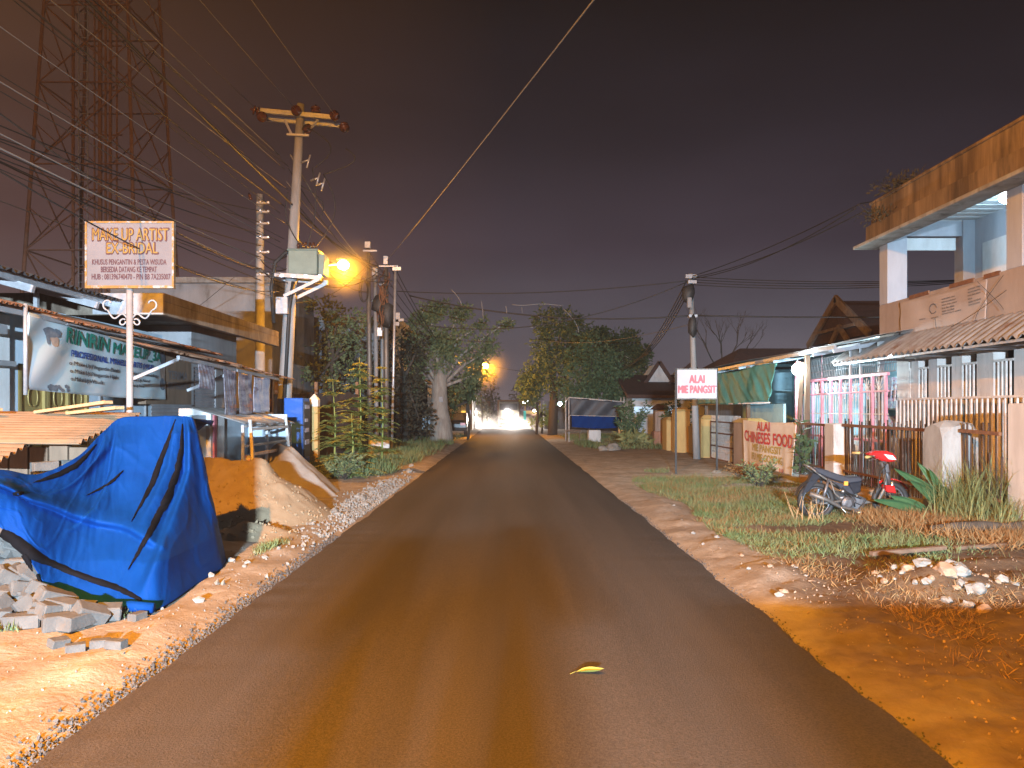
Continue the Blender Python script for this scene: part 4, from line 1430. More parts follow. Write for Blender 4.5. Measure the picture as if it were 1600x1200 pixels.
# right-hand pole
r1 = thing('cable_pole', 'slim grey pole beside the yellow gate, hung with cable clamps and a small white box', 'pole', (5.78, 24.2, 0))
p0, p1 = V((5.95, 24.2, -.2)), at(1079, 428, 24.2)
MB().tube([p0, p0.lerp(p1, .5), p1], [.12, .095, .07], 10).build('shaft', M['pole'], r1, True)
bk = MB()
bk.box(at(1080, 432, 24.1), (.36, .1, .12)).box(at(1081, 441, 24.05), (.26, .16, .1)).box(at(1082, 494, 24.1), (.26, .2, .08))
bk.build('bracket', M['galv'], r1)
MB().blob(at(1076, 458, 24.0), (.2, .14, .3), 2, .5, 2).blob(at(1082, 510, 24.05), (.13, .12, .35), 2, .4, 3).build('cable_clamp', M['black'], r1, True)
MB().box(at(1077, 473, 23.9), (.13, .1, .32)).build('junction_box', M['white_paint'], r1, bevel=.01)

# poles behind the viewpoint that carry the cables and the near street lamp
NL = V((-3.7, -2.2, 8.4))
e1 = thing('street_lamp', 'tall orange street lamp on a grey pole beside the viewpoint on the left', 'street lamp', (-6.1, -2.5, 0))
MB().tube([(-6.1, -2.5, -.2), (-6.08, -2.5, 8.3), (-5.7, -2.45, 8.7), (-4.0, -2.25, 8.6)], [.09, .06, .04, .03], 10).build('pole', M['dark_pole'], e1, True)
street_lamp_head(e1, NL, (1, .15, 0), 22500, M['sodium'], .13, cone=360)
e2 = thing('power_pole', 'grey concrete cable pole behind the viewpoint on the left', 'power pole', (-6.0, -22, 0))
MB().tube([(-6.0, -22, -.2), (-6.0, -22, 9.6)], [.17, .1], 10).build('shaft', M['pole'], e2, True)
MB().beam((-7.2, -22, 9.2), (-4.8, -22, 9.2), .08, .1).build('crossarm', M['galv'], e2)
e3 = thing('cable_pole', 'grey cable pole behind the viewpoint on the right', 'pole', (5.6, -12, 0))
MB().tube([(5.6, -12, -.2), (5.6, -12, 6.2)], [.11, .07], 10).build('shaft', M['pole'], e3, True)

# ---------------- lattice tower
T0 = V(((150 - 794) / F * 42, 43, 0))
tw = thing('lattice_tower', 'tall brown lattice mast with ladder and cable runs rising behind the left roofs', 'tower', T0)
HT = 46.0


def leg(i, z):
    k_ = 3.35 - .048 * z
    a = [(-1, -1), (1, -1), (1, 1), (-1, 1)][i % 4]
    return T0 + V((a[0] * k_, a[1] * k_ * .9, z))


lv = [0, 5.2, 10.0, 14.6, 19, 23.2, 27.2, 31, 34.6, 38, 41.2, HT]
for i in range(4):
    MB().tube([leg(i, 0), leg(i, HT)], [.11, .07], 8).build('leg', M['tower'], tw, True)
br = MB()
for a, b in zip(lv, lv[1:]):
    for i in range(4):
        mid = (leg(i, (a + b) / 2) + leg(i + 1, (a + b) / 2)) / 2
        for e_ in (leg(i, a), leg(i + 1, a), leg(i, b), leg(i + 1, b)):
            br.beam(e_, mid, .06, .06)
        br.beam(leg(i, b), leg(i + 1, b), .07, .07)
        br.beam((leg(i, a) * .5 + mid * .5), leg(i, (a + b) / 2), .05, .05)
        br.beam((leg(i + 1, a) * .5 + mid * .5), leg(i + 1, (a + b) / 2), .05, .05)
br.build('bracing', M['tower'], tw)
lad = MB()
lx = T0 + V((-.15, -2.0, 0))
for sg_ in (-1, 1):
    lad.beam(lx + V((sg_ * .24, 0, 1)), lx + V((sg_ * .24, 0, HT - 1)), .06, .05)
for q in range(int((HT - 3) / .45)):
    lad.beam(lx + V((-.24, 0, 1.2 + q * .45)), lx + V((.24, 0, 1.2 + q * .45)), .03, .03)
lad.build('ladder', M['galv'], tw)
ms = MB()
for dx, r_ in ((.75, .16), (1.05, .1), (1.3, .13), (-.7, .12), (.45, .07), (1.65, .08)):
    ms.beam(lx + V((dx, .3, .5)), lx + V((dx, .3, HT - 2)), r_ * 1.1, r_ * .8)
for q in range(18):
    ms.beam(lx + V((-.9, .4, 2 + q * 2.4)), lx + V((1.9, .4, 2 + q * 2.4)), .06, .06)
ms.build('cable_run', M['tower'], tw)

# ---------------- overhead cables
def cable(name, a, b, sag, r, m, label, group=None, n=26, extra=None):
    a, b = V(a), V(b)
    pts = [a.lerp(b, k_ / n) - V((0, 0, sag * 4 * (k_ / n) * (1 - k_ / n))) for k_ in range(n + 1)]
    o = MB().tube(pts, r, 5).build(name, m, smooth=True, loc=a)
    return tag(o, label, 'cable', group)


GL = 'overhead cables along the left side of the road'
XA = at(404, 172, 19.1)
LAB = 'thin overhead cable among the many running along the left roadside'
# conductors of the crossarm, running back over the viewpoint
for i, (px, py, bx_) in enumerate(((398, 168, -7.1), (463, 172, -6.0), (524, 181, -4.9))):
    cable('power_cable', at(px, py, 19.1), (bx_, -22, 9.35),   .75, .008, M['cable_pale'], LAB, GL)
rr_ = random.Random(21)
for i in range(15):
    zt = 4.6 + .26 * i + rr_.uniform(-.1, .1)
    x0 = -5.75 + .12 * math.sin(i * 2.1)
    mb_ = M['wire_bright'] if i in (1, 3, 5, 7, 10, 12, 14) else M['cable']
    cable('power_cable', (x0 + .15, 19.2, zt - .2), (-6.0 + rr_.uniform(-.5, .7), -22, 4.6 + .3 * i + rr_.uniform(-.2, .2)), rr_.uniform(.35, 1.0), rr_.choice((.007, .009, .013)), mb_, LAB, GL)
cable('power_cable', at(455, 318, 19.1), (-5.2, -22, 8.9), .6, .022, M['cable'], 'thick dark bundled cable sloping past the top of the tall concrete pole')
cable('power_cable', at(590, 416, 28.5), at(455, 318, 19.1), .25, .022, M['cable'], 'thick dark bundled cable from the concrete pole down to the cable pole cluster')
# between the tall pole and the cluster, glinting in the street lamp
for i in range(12):
    cable('power_cable', (-5.6 + .05 * (i % 3), 19.4, 4.3 + .34 * i), at(578 + (i * 7) % 42, 408 + 8 * (i % 7), 28.4), rr_.uniform(.15, .6), rr_.choice((.012, .016)), M['cable_pale'] if i % 2 else M['cable'], 'thin cable slung between the tall concrete pole and the cable pole cluster', 'cables between the concrete pole and the cluster')
for i in range(7):
    cable('power_cable', at(408, 330 + 18 * i, 22.2), (-9.5 + rr_.uniform(-.6, .6), -10, 5.0 + .45 * i), rr_.uniform(.5, 1.1), .012, M['cable'], 'thin cable from the half hidden second pole over the left roofs', 'cables over the left roofs')
for i in range(3):
    cable('power_cable', at(408, 395 + 12 * i, 22.2), at(448, 400 + 20 * i, 19.2), .15, .014, M['cable'], 'short cable linking the two concrete poles', 'short cables between the concrete poles')
cable('power_cable', at(408, 395, 22.2), at(180, 560, 30), .3, .01, M['cable_pale'], 'thin stay wire sloping down left from the second pole')
e4 = thing('cable_pole', 'short grey cable pole on the left verge behind the viewpoint', 'pole', (-2.7, -7, 0))
MB().tube([(-2.7, -7, -.2), (-2.7, -7, 5.6)], [.09, .06], 10).build('shaft', M['pole'], e4, True)
cable('power_cable', (-5.65, 19.2, 4.55), (-2.7, -7, 5.1), 1.25, .009, M['cable'], 'lower dark cable drooping in front of the white signboard')
cable('power_cable', (-5.65, 19.2, 5.0), (-2.7, -7, 5.5), 1.2, .009, M['cable'], 'upper dark cable drooping in front of the white signboard')
# on from the cluster down the street
for i, (pa, ya) in enumerate((((606, 410), 28.5), ((618, 420), 27), ((588, 428), 29), ((576, 392), 28))):
    cable('power_cable', at(*pa, ya), (-2.42, 46, 4.0 + .15 * i), .7, .014, M['cable'], 'dark cable sagging from the cluster to the far street lamp pole', 'cables down the street')
cable('power_cable', (-2.42, 46, 4.2), (-2.1, 90, 5), .6, .018, M['cable'], 'cable running on from the far street lamp pole')
# across the road
cable('power_cable', at(604, 408, 28.5), (4.45, -6.5, 4.85), .12, .009, M['wire_bright'], 'single pale cable crossing the sky from the cluster up over the road')
cable('power_cable', at(620, 455, 27), at(1080, 438, 24.1), .22, .016, M['cable'], 'upper thin cable spanning the road between the two cable poles')
cable('power_cable', at(640, 462, 27), at(1082, 493, 24.1), .38, .024, M['cable'], 'lower thick cable spanning the road with pale looped sheathing')
cable('power_cable', at(1082, 493, 24.1), (19.5, 19, 4.2), .16, .024, M['cable'], 'thick cable running level from the grey pole over the restaurant roof')
cable('power_cable', at(620, 500, 27), at(1075, 440, 24.1), .8, .016, M['cable'], 'sagging cable from the pale box on the cluster up to the grey pole')
for i, (pb, Yb) in enumerate((((1345, 318), 17.6), ((1350, 330), 17.4), ((1338, 325), 17.6))):
    cable('power_cable', at(1080, 432 + 2 * i, 24.1), at(*pb, Yb), .12 + .08 * i, .013, M['cable'], 'cable rising from the grey pole to the parapet of the two-storey house', 'cables to the two-storey house')
for i in range(4):
    cable('power_cable', at(1084, 433 + 4 * i, 24.1), (16 + i, 15 + .5 * i, 4.6 + .35 * i), .3 + .1 * i, .012, M['cable'], 'thin cable running right from the grey pole in front of the balcony', 'thin cables passing the balcony')
for i in range(4):
    cable('power_cable', at(1072, 440 + 8 * i, 24.1), (6.4 + .2 * i, 46, 4.1 + .25 * i), .9, .018, M['cable'], 'heavy black cable dropping from the grey pole to behind the dense trees', 'heavy cables down the right side of the street')
cable('power_cable', at(1345, 318, 17.5), (8.1, 6, 5.9), .5, .012, M['cable'], 'slack cable drooping along the front of the balcony')
cable('power_cable', at(860, 533, 46), at(1085, 505, 24.2), .3, .012, M['cable_pale'], 'faint pale cable crossing in front of the dense trees')
cable('power_cable', at(762, 570, 46), at(900, 580, 46), .25, .014, M['cable'], 'far cable from the far street lamp to the yellow lit tree')
lp = MB()
for (xa_, ya_, bx_, L_) in ((705, 452, 16, 26), (880, 482, 24, 38), (752, 470, 3, 30), (790, 478, 2, 12), (815, 480, 1, 9)):
    lp.tube([at(xa_ + bx_ * math.sin(k_ / 8 * PI * .5), ya_ + L_ * k_ / 8, 25.6) for k_ in range(9)], .011, 5)
lp.tube([at(800 + 10 * k_, 476 + 1.0 * math.sin(k_), 25.6) for k_ in range(9)], .012, 5)
tag(lp.build('cable_loop', M['cable_pale'], smooth=True, loc=at(760, 470, 25.6)), 'loose pale sheathing loops dangling from the cable over the road', 'cable')

# ---------------- floodlight on a stand and an onlooker behind the viewpoint: the source of the white light
FL = V((-.3, -10.0, 2.6))
fs_ = thing('floodlight', 'hooded white floodlight on a tripod standing on the road behind the viewpoint', 'floodlight', (FL.x, FL.y, 0))
hd = MB()
hd.box(FL + V((0, -.06, 0)), (1.0, .04, .2)).box(FL + V((0, .18, .066)), (2.2, .6, .012), Euler((0, .108, 0)).to_matrix()).box(FL + V((0, 0, -.13)), (1.0, .1, .015))
hd.build('hood', M['dark_pole'], fs_)
st = MB()
st.tube([FL + V((0, -.1, -.14)), (FL.x, FL.y - .1, .9)], .018, 8)
for a in (PI / 2, PI / 2 + 2.1, PI / 2 + 4.2):
    st.tube([(FL.x, FL.y - .1, .95), (FL.x + .55 * math.cos(a), FL.y - .1 - .55 * math.sin(a), .02)], .014, 6)
st.build('tripod', M['dark_pole'], fs_, True)
fl_ = lamp('flood_light', FL, 12800, COOL, .03, fs_, 'AREA', (PI / 2, 0, math.radians(7)))
fl_.data.spread = math.radians(150)
fl_.data.shape = 'RECTANGLE'
fl_.data.size = .8
fl_.data.size_y = .05

def onlooker(ox, oy, label, mirror):
    sk = bpy.data.meshes.new('person')
    jv = [((0, 0, .95), .15, .12), ((0, 0, 1.15), .16, .11), ((0, .0, 1.36), .18, .11), ((0, .01, 1.49), .055, .055), ((0, .02, 1.6), .085, .1), ((0, .03, 1.7), .07, .085),
          ((.19, 0, 1.4), .065, .065), ((.29, .05, 1.14), .05, .05), ((.2, .26, 1.22), .036, .036), ((.12, .33, 1.3), .03, .03), ((-.19, 0, 1.4), .065, .065), ((-.26, .0, 1.12), .05, .05), ((-.25, .05, .88), .036, .036), ((-.24, .07, .78), .03, .03),
          ((.09, 0, .88), .11, .11), ((.1, .02, .48), .08, .08), ((.1, -.02, .09), .055, .055), ((.11, .13, .04), .04, .035), ((-.09, 0, .88), .11, .11), ((-.1, .02, .48), .08, .08), ((-.1, -.02, .09), .055, .055), ((-.11, .13, .04), .04, .035)]
    jv = [((q[0][0] * mirror, q[0][1], q[0][2]), q[1], q[2]) for q in jv]
    sk.from_pydata([V(q[0]) for q in jv], [(0, 1), (1, 2), (2, 3), (3, 4), (4, 5), (2, 6), (6, 7), (7, 8), (8, 9), (2, 10), (10, 11), (11, 12), (12, 13), (0, 14), (14, 15), (15, 16), (16, 17), (0, 18), (18, 19), (19, 20), (20, 21)], [])
    po = bpy.data.objects.new('person', sk)
    COL.objects.link(po)
    po.location = (ox, oy, .02)
    sk.materials.append(M['cloth'])
    md = po.modifiers.new('skin', 'SKIN')
    md.use_smooth_shade = True
    for vv, q in zip(sk.skin_vertices[0].data, jv):
        vv.radius = (q[1], q[2])
    sk.skin_vertices[0].data[0].use_root = True
    s2_ = po.modifiers.new('sub', 'SUBSURF')
    s2_.levels = s2_.render_levels = 2
    tag(po, label, 'person')


onlooker(-.08, -1.25, 'person in dark clothes standing on the road behind the viewpoint, right arm bent forward', 1)
onlooker(-.66, -1.6, 'person in dark clothes standing to the left behind the viewpoint, left arm bent forward', -1)
# ================================================================== TREES AND FAR STREET
def tree(name, label, base, trunk, limbs, clusters, dens, leaf, lm, bm_, tr=(.2, .1), cat='tree', group=None, droop=.2):
    t = thing(name, label, cat, base, group)
    tk = MB()
    n = len(trunk)
    tk.tube(trunk, [tr[0] + (tr[1] - tr[0]) * i / (n - 1) for i in range(n)], 10)
    for l in limbs:
        pts, r0, r1 = l
        tk.tube(pts, [r0 + (r1 - r0) * i / (len(pts) - 1) for i in range(len(pts))], 6)
    tk.build('trunk', bm_, t, True)
    P, D = cloud(clusters, dens * (1.6 if dens > 1 and name != 'acacia_tree' else 1), leaf, droop)
    leaf_obj('crown', P, D, leaf * RNG.uniform(.7, 1.4, len(P)), leaf * .5, lm, t)
    return t


def tube_cluster(pts, r, k=8):
    out = []
    pts = [V(p) for p in pts]
    for a, b in zip(pts, pts[1:]):
        for q in range(k):
            p = a.lerp(b, q / k) + V((random.uniform(-r, r), random.uniform(-r, r), random.uniform(-r, r))) * .5
            out.append((p, (r, r, r * .75)))
    return out


# big acacia on the left with arching feathery branches
Y = 37.0
B0 = at(690, 692, Y)
B0.z = 0
fork = at(687, 600, Y)
limbs, cls = [], []
for pts, r in (([(687, 604), (660, 560), (640, 520), (665, 480)], .6), ([(690, 600), (680, 540), (672, 490), (690, 478)], .55), ([(690, 600), (700, 540), (715, 490), (730, 482)], .5), ([(690, 600), (720, 555), (752, 530), (785, 508), (803, 500)], .3),
               ([(690, 604), (725, 570), (760, 550), (775, 540)], .4), ([(690, 590), (715, 530), (745, 512), (762, 500)], .3), ([(686, 610), (650, 590), (640, 600)], .6), ([(688, 606), (730, 590), (755, 580)], .5), ([(690, 590), (700, 560), (690, 520)], .7), ([(686, 610), (660, 575), (632, 560)], .55)):
    dy = random.uniform(-1.4, 1.4)
    w3 = [at(x, y, Y + dy * i / len(pts)) for i, (x, y) in enumerate(pts)]
    limbs.append((w3, .1, .02))
    cls += tube_cluster(w3[1:], r * .8, 6)
for x, y, r in ((665, 545, .95), (700, 545, .9), (650, 600, .7), (725, 600, .8), (690, 575, .9), (735, 560, .6), (715, 615, .6), (668, 500, .6)):
    cls.append((at(x, y, Y + random.uniform(-.8, .8)), (r * .75, r * .75, r * .6)))
ta = tree('acacia_tree', 'leafy tree with a thick pale trunk and long feathery branches reaching over the road', B0, [B0 - V((0, 0, .2)), B0 + V((-.02, 0, .8)), at(686, 640, Y), fork, at(690, 575, Y)],
          limbs, cls, 1.15, .19, M['leaf_a'], M['bark'], (.62, .28))
MB().span(at(686, 628, Y - .42), at(692, 620, Y - .4)).build('number_plate', M['white_paint'], ta)

# rounded trees on the right
def mass_tree(label, px, Yt, top, cw, blobs, lm, leaf=.2, tr=.2, dens=1.25, name='dense_tree', bm_=None, tpx=None):
    b = at(px, 640, Yt)
    b.z = 0
    cls = []
    lim = []
    mid = at(tpx or px, (top + 640) / 2 + 10, Yt)
    for x, y, rx, rz in blobs:
        c_ = at(x, y, Yt + random.uniform(-.6, .6))
        s_ = Yt / F
        cls.append((c_, (rx * s_, rx * s_ * .9, rz * s_)))
        for q in range(4):
            a_ = random.uniform(0, 6.28)
            cls.append((c_ + V((math.cos(a_) * rx * s_ * .8, random.uniform(-.5, .3), math.sin(a_) * rz * s_ * .8)), (rx * s_ * .35, rx * s_ * .35, rz * s_ * .32)))
        lim.append(([mid, c_], .09, .03))
    return tree(name, label, b, [b - V((0, 0, .2)), b.lerp(mid, .5) + V((.1, 0, 0)), mid], lim, cls, dens, leaf, lm, bm_ or M['dark_bark'], (tr, tr * .6))


mass_tree('tall tree on the right whose crown leans out over the street', 863, 49, 480, 0, [(850, 500, 18, 22), (880, 505, 26, 24), (905, 520, 24, 26), (850, 545, 22, 26), (835, 590, 22, 28), (828, 610, 17, 18), (870, 560, 28, 28), (860, 595, 26, 22), (895, 545, 30, 26)], M['leaf_b'], .24, .34, 1.15)
mass_tree('round bushy tree in front of the tall right-hand tree above the blue stall', 925, 44, 530, 0, [(925, 560, 38, 34), (905, 595, 34, 28), (950, 590, 38, 32), (970, 605, 26, 24), (930, 615, 44, 22), (890, 620, 20, 16)], M['leaf_c'], .22, .2, 1.2)
mass_tree('dark round topped tree at the right edge of the right-hand tree group', 975, 50, 515, 0, [(945, 535, 30, 22), (975, 545, 32, 28), (995, 565, 22, 30), (960, 565, 34, 34), (1000, 590, 16, 26), (930, 525, 20, 14)], M['leaf_b'], .24, .22, 1.2)
mass_tree('shrub lit yellow by the far street lamp at the right road edge', 846, 52, 630, 0, [(848, 650, 14, 16), (840, 660, 12, 9), (860, 655, 12, 12)], M['leaf_y'], .22, .08, 1.0, 'roadside_shrub')
mass_tree('short broad leaved tree with yellow lit leaves left of the tall right-hand tree', 838, 50, 570, 0, [(822, 600, 14, 18), (830, 622, 15, 12), (838, 585, 12, 16)], M['leaf_c'], .26, .1, 1.1, 'roadside_tree')
# dark trees behind the left-hand houses and poles
mass_tree('dark slender tree behind the transformer pole and street lamp', 518, 32, 470, 0, [(505, 480, 26, 18), (525, 510, 34, 26), (545, 545, 36, 28), (510, 540, 26, 24), (540, 590, 36, 30), (560, 500, 22, 16), (500, 585, 26, 24)], M['leaf_a'], .2, .12, .75, 'background_tree')
mass_tree('dark bushy tree filling the gap behind the cable pole cluster', 632, 35, 520, 0, [(620, 540, 26, 26), (640, 570, 26, 30), (600, 580, 26, 30), (630, 620, 30, 26), (570, 600, 30, 34), (655, 540, 16, 20), (620, 660, 34, 26), (655, 655, 26, 28), (590, 650, 30, 30), (645, 610, 24, 26)], M['leaf_dark'], .22, .14, .9, 'background_tree')
mass_tree('small dark tree with a dense low crown behind the acacia trunk', 731, 42, 595, 0, [(725, 605, 22, 18), (712, 620, 22, 16), (738, 615, 14, 14), (745, 590, 12, 20), (700, 640, 14, 14)], M['leaf_b'], .2, .09, 1.1, 'background_tree')
for px, Yt, lab, bl_ in ((770, 85, 'hazy far tree on the left side of the street end', [(765, 600, 12, 30), (772, 630, 12, 20), (760, 625, 10, 20)]), (820, 95, 'hazy far tree on the right side of the street end', [(812, 618, 14, 14), (825, 630, 14, 14), (806, 632, 8, 8)]),
                         (752, 70, 'thin hazy tree behind the far street lamp', [(750, 612, 10, 26), (758, 640, 10, 14)])):
    mass_tree(lab, px, Yt, 590, 0, bl_, M['leaf_d'], .35, .12, .8, 'far_tree')
# bare twiggy tree behind the restaurant roof
bt_ = thing('bare_tree', 'bare leafless treetop showing above the restaurant roof', 'tree', (9.5, 34, 0))
mb = MB()
rr_ = random.Random(4)


def twig(p, d, L, r, n):
    e_ = p + d * L
    mb.tube([p, p.lerp(e_, .5) + V((rr_.uniform(-.05, .05), 0, 0)), e_], [r, r * .8, r * .55], 5)
    if n:
        for q in range(rr_.choice((2, 3))):
            dd = (d + V((rr_.uniform(-.7, .7), rr_.uniform(-.4, .4), rr_.uniform(-.1, .6)))).normalized()
            twig(p.lerp(e_, rr_.uniform(.5, 1)), dd, L * rr_.uniform(.5, .75), r * .55, n - 1)


twig(V((9.4, 34, -.1)), V((0, 0, 1)), 3.4, .09, 0)
for d_ in ((-.5, 0, .9), (.05, .1, 1), (.45, 0, .8), (.9, .1, .75)):
    twig(V((9.4, 34, 3.2)), V(d_).normalized(), 1.5, .04, 4)
mb.build('branches', M['dark_bark'], bt_)

# ---------------- saplings with tiered feathery fronds
def sapling(label, px, Ys, top, wpx, seed):
    b = at(px, 640, Ys)
    b.z = ground_z(b.x, Ys)
    tp_ = at(px + random.uniform(-6, 6), top, Ys)
    o = thing('sapling', label, 'sapling', b, 'feathery saplings at the left verge')
    r_ = random.Random(seed)
    st = MB()
    H = tp_.z - b.z
    st.tube([b - V((0, 0, .1)), b.lerp(tp_, .5) + V((.05, 0, 0)), tp_], [.03, .02, .006], 6)
    R0 = wpx / 2 * Ys / F * 1.3
    P, D, L = [], [], []
    nt_ = int(H / .15)
    for i in range(nt_):
        q = .06 + .94 * (i + r_.uniform(-.7, .7)) / nt_
        c_ = b.lerp(tp_, q)
        R = R0 * (1.06 - q) ** .62 * (.8 + .3 * r_.random())
        a0 = r_.uniform(0, 2 * PI)
        for k_ in range(7):
            a = a0 + k_ * 2 * PI / 7 + r_.uniform(-.3, .3)
            d = V((math.cos(a), math.sin(a), 0))
            Rk = R * r_.uniform(.55, 1.2)
            tl_ = r_.uniform(.25, .6)
            pts = []
            for m_ in range(7):
                f_ = m_ / 6
                pts.append(c_ + V((d.x * Rk * f_, d.y * Rk * f_, Rk * (tl_ * f_ - .45 * f_ * f_))))
            st.tube(pts, [.008, .007, .006, .005, .004, .003, .002], 4, cap=False)
            nl = max(5, int(Rk / .018))
            for m_ in range(nl):
                f_ = (m_ + .5) / nl
                j = min(5, int(f_ * 6))
                pp = pts[j].lerp(pts[j + 1], f_ * 6 - j)
                ax = (pts[j + 1] - pts[j]).normalized()
                sd = ax.cross(V((0, 0, 1))).normalized()
                for sg_ in (-1, 1):
                    P.append(pp)
                    D.append(sd * sg_ + ax * .45 + V((0, 0, .05 + r_.uniform(-.12, .12))))
                    L.append(.11 * (1.2 - .6 * f_) * r_.uniform(.8, 1.2))
    st.build('stem', M['leaf_y'], o, True)
    L = np.array(L)
    leaf_obj('fronds', np.array([tuple(p) for p in P]), np.array([tuple(d) for d in D]), L, L * .27, M['leaf_y'], o, up=np.tile((0, 0, 1.0), (len(P), 1)))


sapling('tallest feathery sapling in the middle of the left verge clump', 560, 19.6, 558, 84, 1)
sapling('bushy feathery sapling at the left of the verge clump, beside the yellow post', 522, 18.9, 592, 74, 2)
sapling('slim feathery sapling at the right of the verge clump, before the poles', 596, 20.2, 572, 62, 3)
sapling('low feathery sapling at the front of the verge clump', 548, 18.0, 645, 84, 4)

# ---------------- background buildings on the left
bg_ = thing('background_building', 'large grey concrete building with a dark lower wall behind the tall power pole', 'building', (-12, 40, 0))
MB().span((-20, 38, -.1), (-5.6, 46, 5.9)).build('wall', M['grey_wall'], bg_)
for x in (-18.6, -15.4, -12.2, -9.2):
    MB().span((x, 37.9, 3.6), (x + 1.6, 38.02, 5.2)).build('window', M['dark_in'], bg_)
MB().span((-20.2, 37.8, 5.9), (-5.4, 46.2, 6.15)).build('roof', M['concrete'], bg_)
wb_ = thing('plain_building', 'plain grey building rising behind the concrete canopy', 'building', (-13, 30, 0))
MB().span((-14.5, 28, -.1), (-8.6, 34, 6.2)).build('wall', M['grey_wall'], wb_)
MB().span((-14.7, 27.8, 6.2), (-8.5, 34.2, 6.4)).build('roof', M['concrete'], wb_)
fw = thing('dark_fence', 'dark brown boarded fence behind the blue cabinet and saplings', 'fence', (-6.5, 25, 0))
fm = MB()
for i in range(13):
    fm.span((-7.6 + .21 * i, 24.9 + .02 * (i % 2), -.1), (-7.4 + .21 * i, 24.94 + .02 * (i % 2), 2.1 + .03 * (i % 3)))
fm.build('boards', M['dark_wall'], fw)
pf_ = MB()
for x in (-7.6, -6.3, -4.97):
    pf_.span((x, 24.98, -.1), (x + .1, 25.08, 2.5))
pf_.build('post', M['old_wood'], fw)
hl = thing('hedge_house', 'dark house with pale blue shutters half hidden behind the acacia trunk', 'house', (-6.2, 40, 0))
MB().span((-9.5, 40.5, -.1), (-4.25, 46, 2.9)).build('wall', M['dark_wall'], hl)
MB().prism([(-9.9, 40, 2.9), (-3.9, 40, 2.9), (-6.9, 40, 4.3)], (0, 0, 0), (0, 6.4, 0)).build('roof', M['roof_tile'], hl)
for px0, px1 in ((660, 666), (669, 673), (675, 679)):
    a_, b_2 = at(px0, 672, 40.45), at(px1, 650, 40.4)
    MB().span(a_, b_2).build('shutter', M['blue_wall'], hl)
lh = thing('lit_house', 'small far house with a lit yellow doorway behind the parked car', 'house', (-4.5, 62, 0))
MB().span((-9, 62, -.1), (-2.9, 68, 2.6)).build('wall', M['white_wall'], lh)
MB().prism([(-9.4, 61.6, 2.6), (-2.6, 61.6, 2.6), (-6, 61.6, 4.2)], (0, 0, 0), (0, 6.8, 0)).build('roof', M['roof_tile'], lh)
MB().span(at(721, 652, 61.9), at(728, 642, 61.95)).build('lit_doorway', mat('lit doorway', (.8, .5, .1), None, emit=(1, .62, .1), estr=1.3), lh)
MB().span(at(731, 650, 61.9), at(735, 641, 61.95)).build('lit_window', mat('lit window', (.5, .6, .9), None, emit=(.5, .65, 1), estr=.8), lh)

# grey block and slab at the pole foot
cb = MB()
cb.box(at(592, 697, 24.5) + V((0, 0, 0)), (.62, .5, .5), Euler((.05, .05, .3)).to_matrix())
tag(cb.build('concrete_block', M['white_wall'], loc=at(592, 697, 24.5), bevel=.03), 'pale concrete block lying at the foot of the cable poles', 'block')
tag(MB().box(at(590, 712, 23.4), (1.3, 1.0, .16)).build('concrete_slab', M['concrete'], loc=at(590, 712, 23.4), bevel=.02), 'low grey concrete slab under the pale block', 'slab')

# ---------------- parked car, far lorry and roller at the street end
def wheel(mb_r, c_, r, w_):
    mb_r.lathe(V(c_) - V((w_ / 2, 0, 0)), (1, 0, 0), [(0, r * .55), (.01, r * .9), (w_ * .25, r), (w_ * .75, r), (w_ - .01, r * .9), (w_, r * .55)], 18)


def parked_car(label, cx, cy, flip=False):
    o = thing('parked_car', label, 'car', (cx, cy, 0))
    prof = [(-.02, .35), (-.02, .8), (.1, .92), (.45, 1.4), (1.7, 1.42), (2.5, .95), (3.7, .82), (3.8, .4)]
    pts = [(cx - .82, cy + y, z) for y, z in prof]
    b = MB().prism(pts, (0, 0, 0), (1.64, 0, 0)).build('body', mat('dark car paint', (.02, .02, .025), None, rough=.2, spec=.6), o, bevel=.05)
    MB().prism([(cx - .68, cy + .12, .96), (cx + .68, cy + .12, .96), (cx + .58, cy + .4, 1.34), (cx - .58, cy + .4, 1.34)], (0, -.03, .01), (0, -.01, .012)).build('rear_window', M['dark_in'], o)
    for sg_ in (-1, 1):
        MB().span((cx + sg_ * .6 - .14, cy - .05, .68), (cx + sg_ * .6 + .14, cy - .02, .82)).build('tail_light', M['red_plastic'], o)
        for yy in (.65, 3.05):
            mb = MB()
            wheel(mb, (cx + sg_ * .72, cy + yy, .31), .31, .2)
            mb.build('wheel', M['black'], o, True)
    MB().span((cx - .84, cy - .08, .38), (cx + .84, cy - .021, .55)).build('bumper', M['black'], o)

    if flip:
        o.rotation_euler = (0, 0, PI)
        o.scale = (1, 1, 1.1)


parked_car('dark parked car under the trees on the left verge, seen from behind', -3.25, 45)
parked_car('added unseen hatchback behind the viewpoint, shading the right verge', 1.35, -2.8, True)  # unseen car, added to keep the white light off the verge


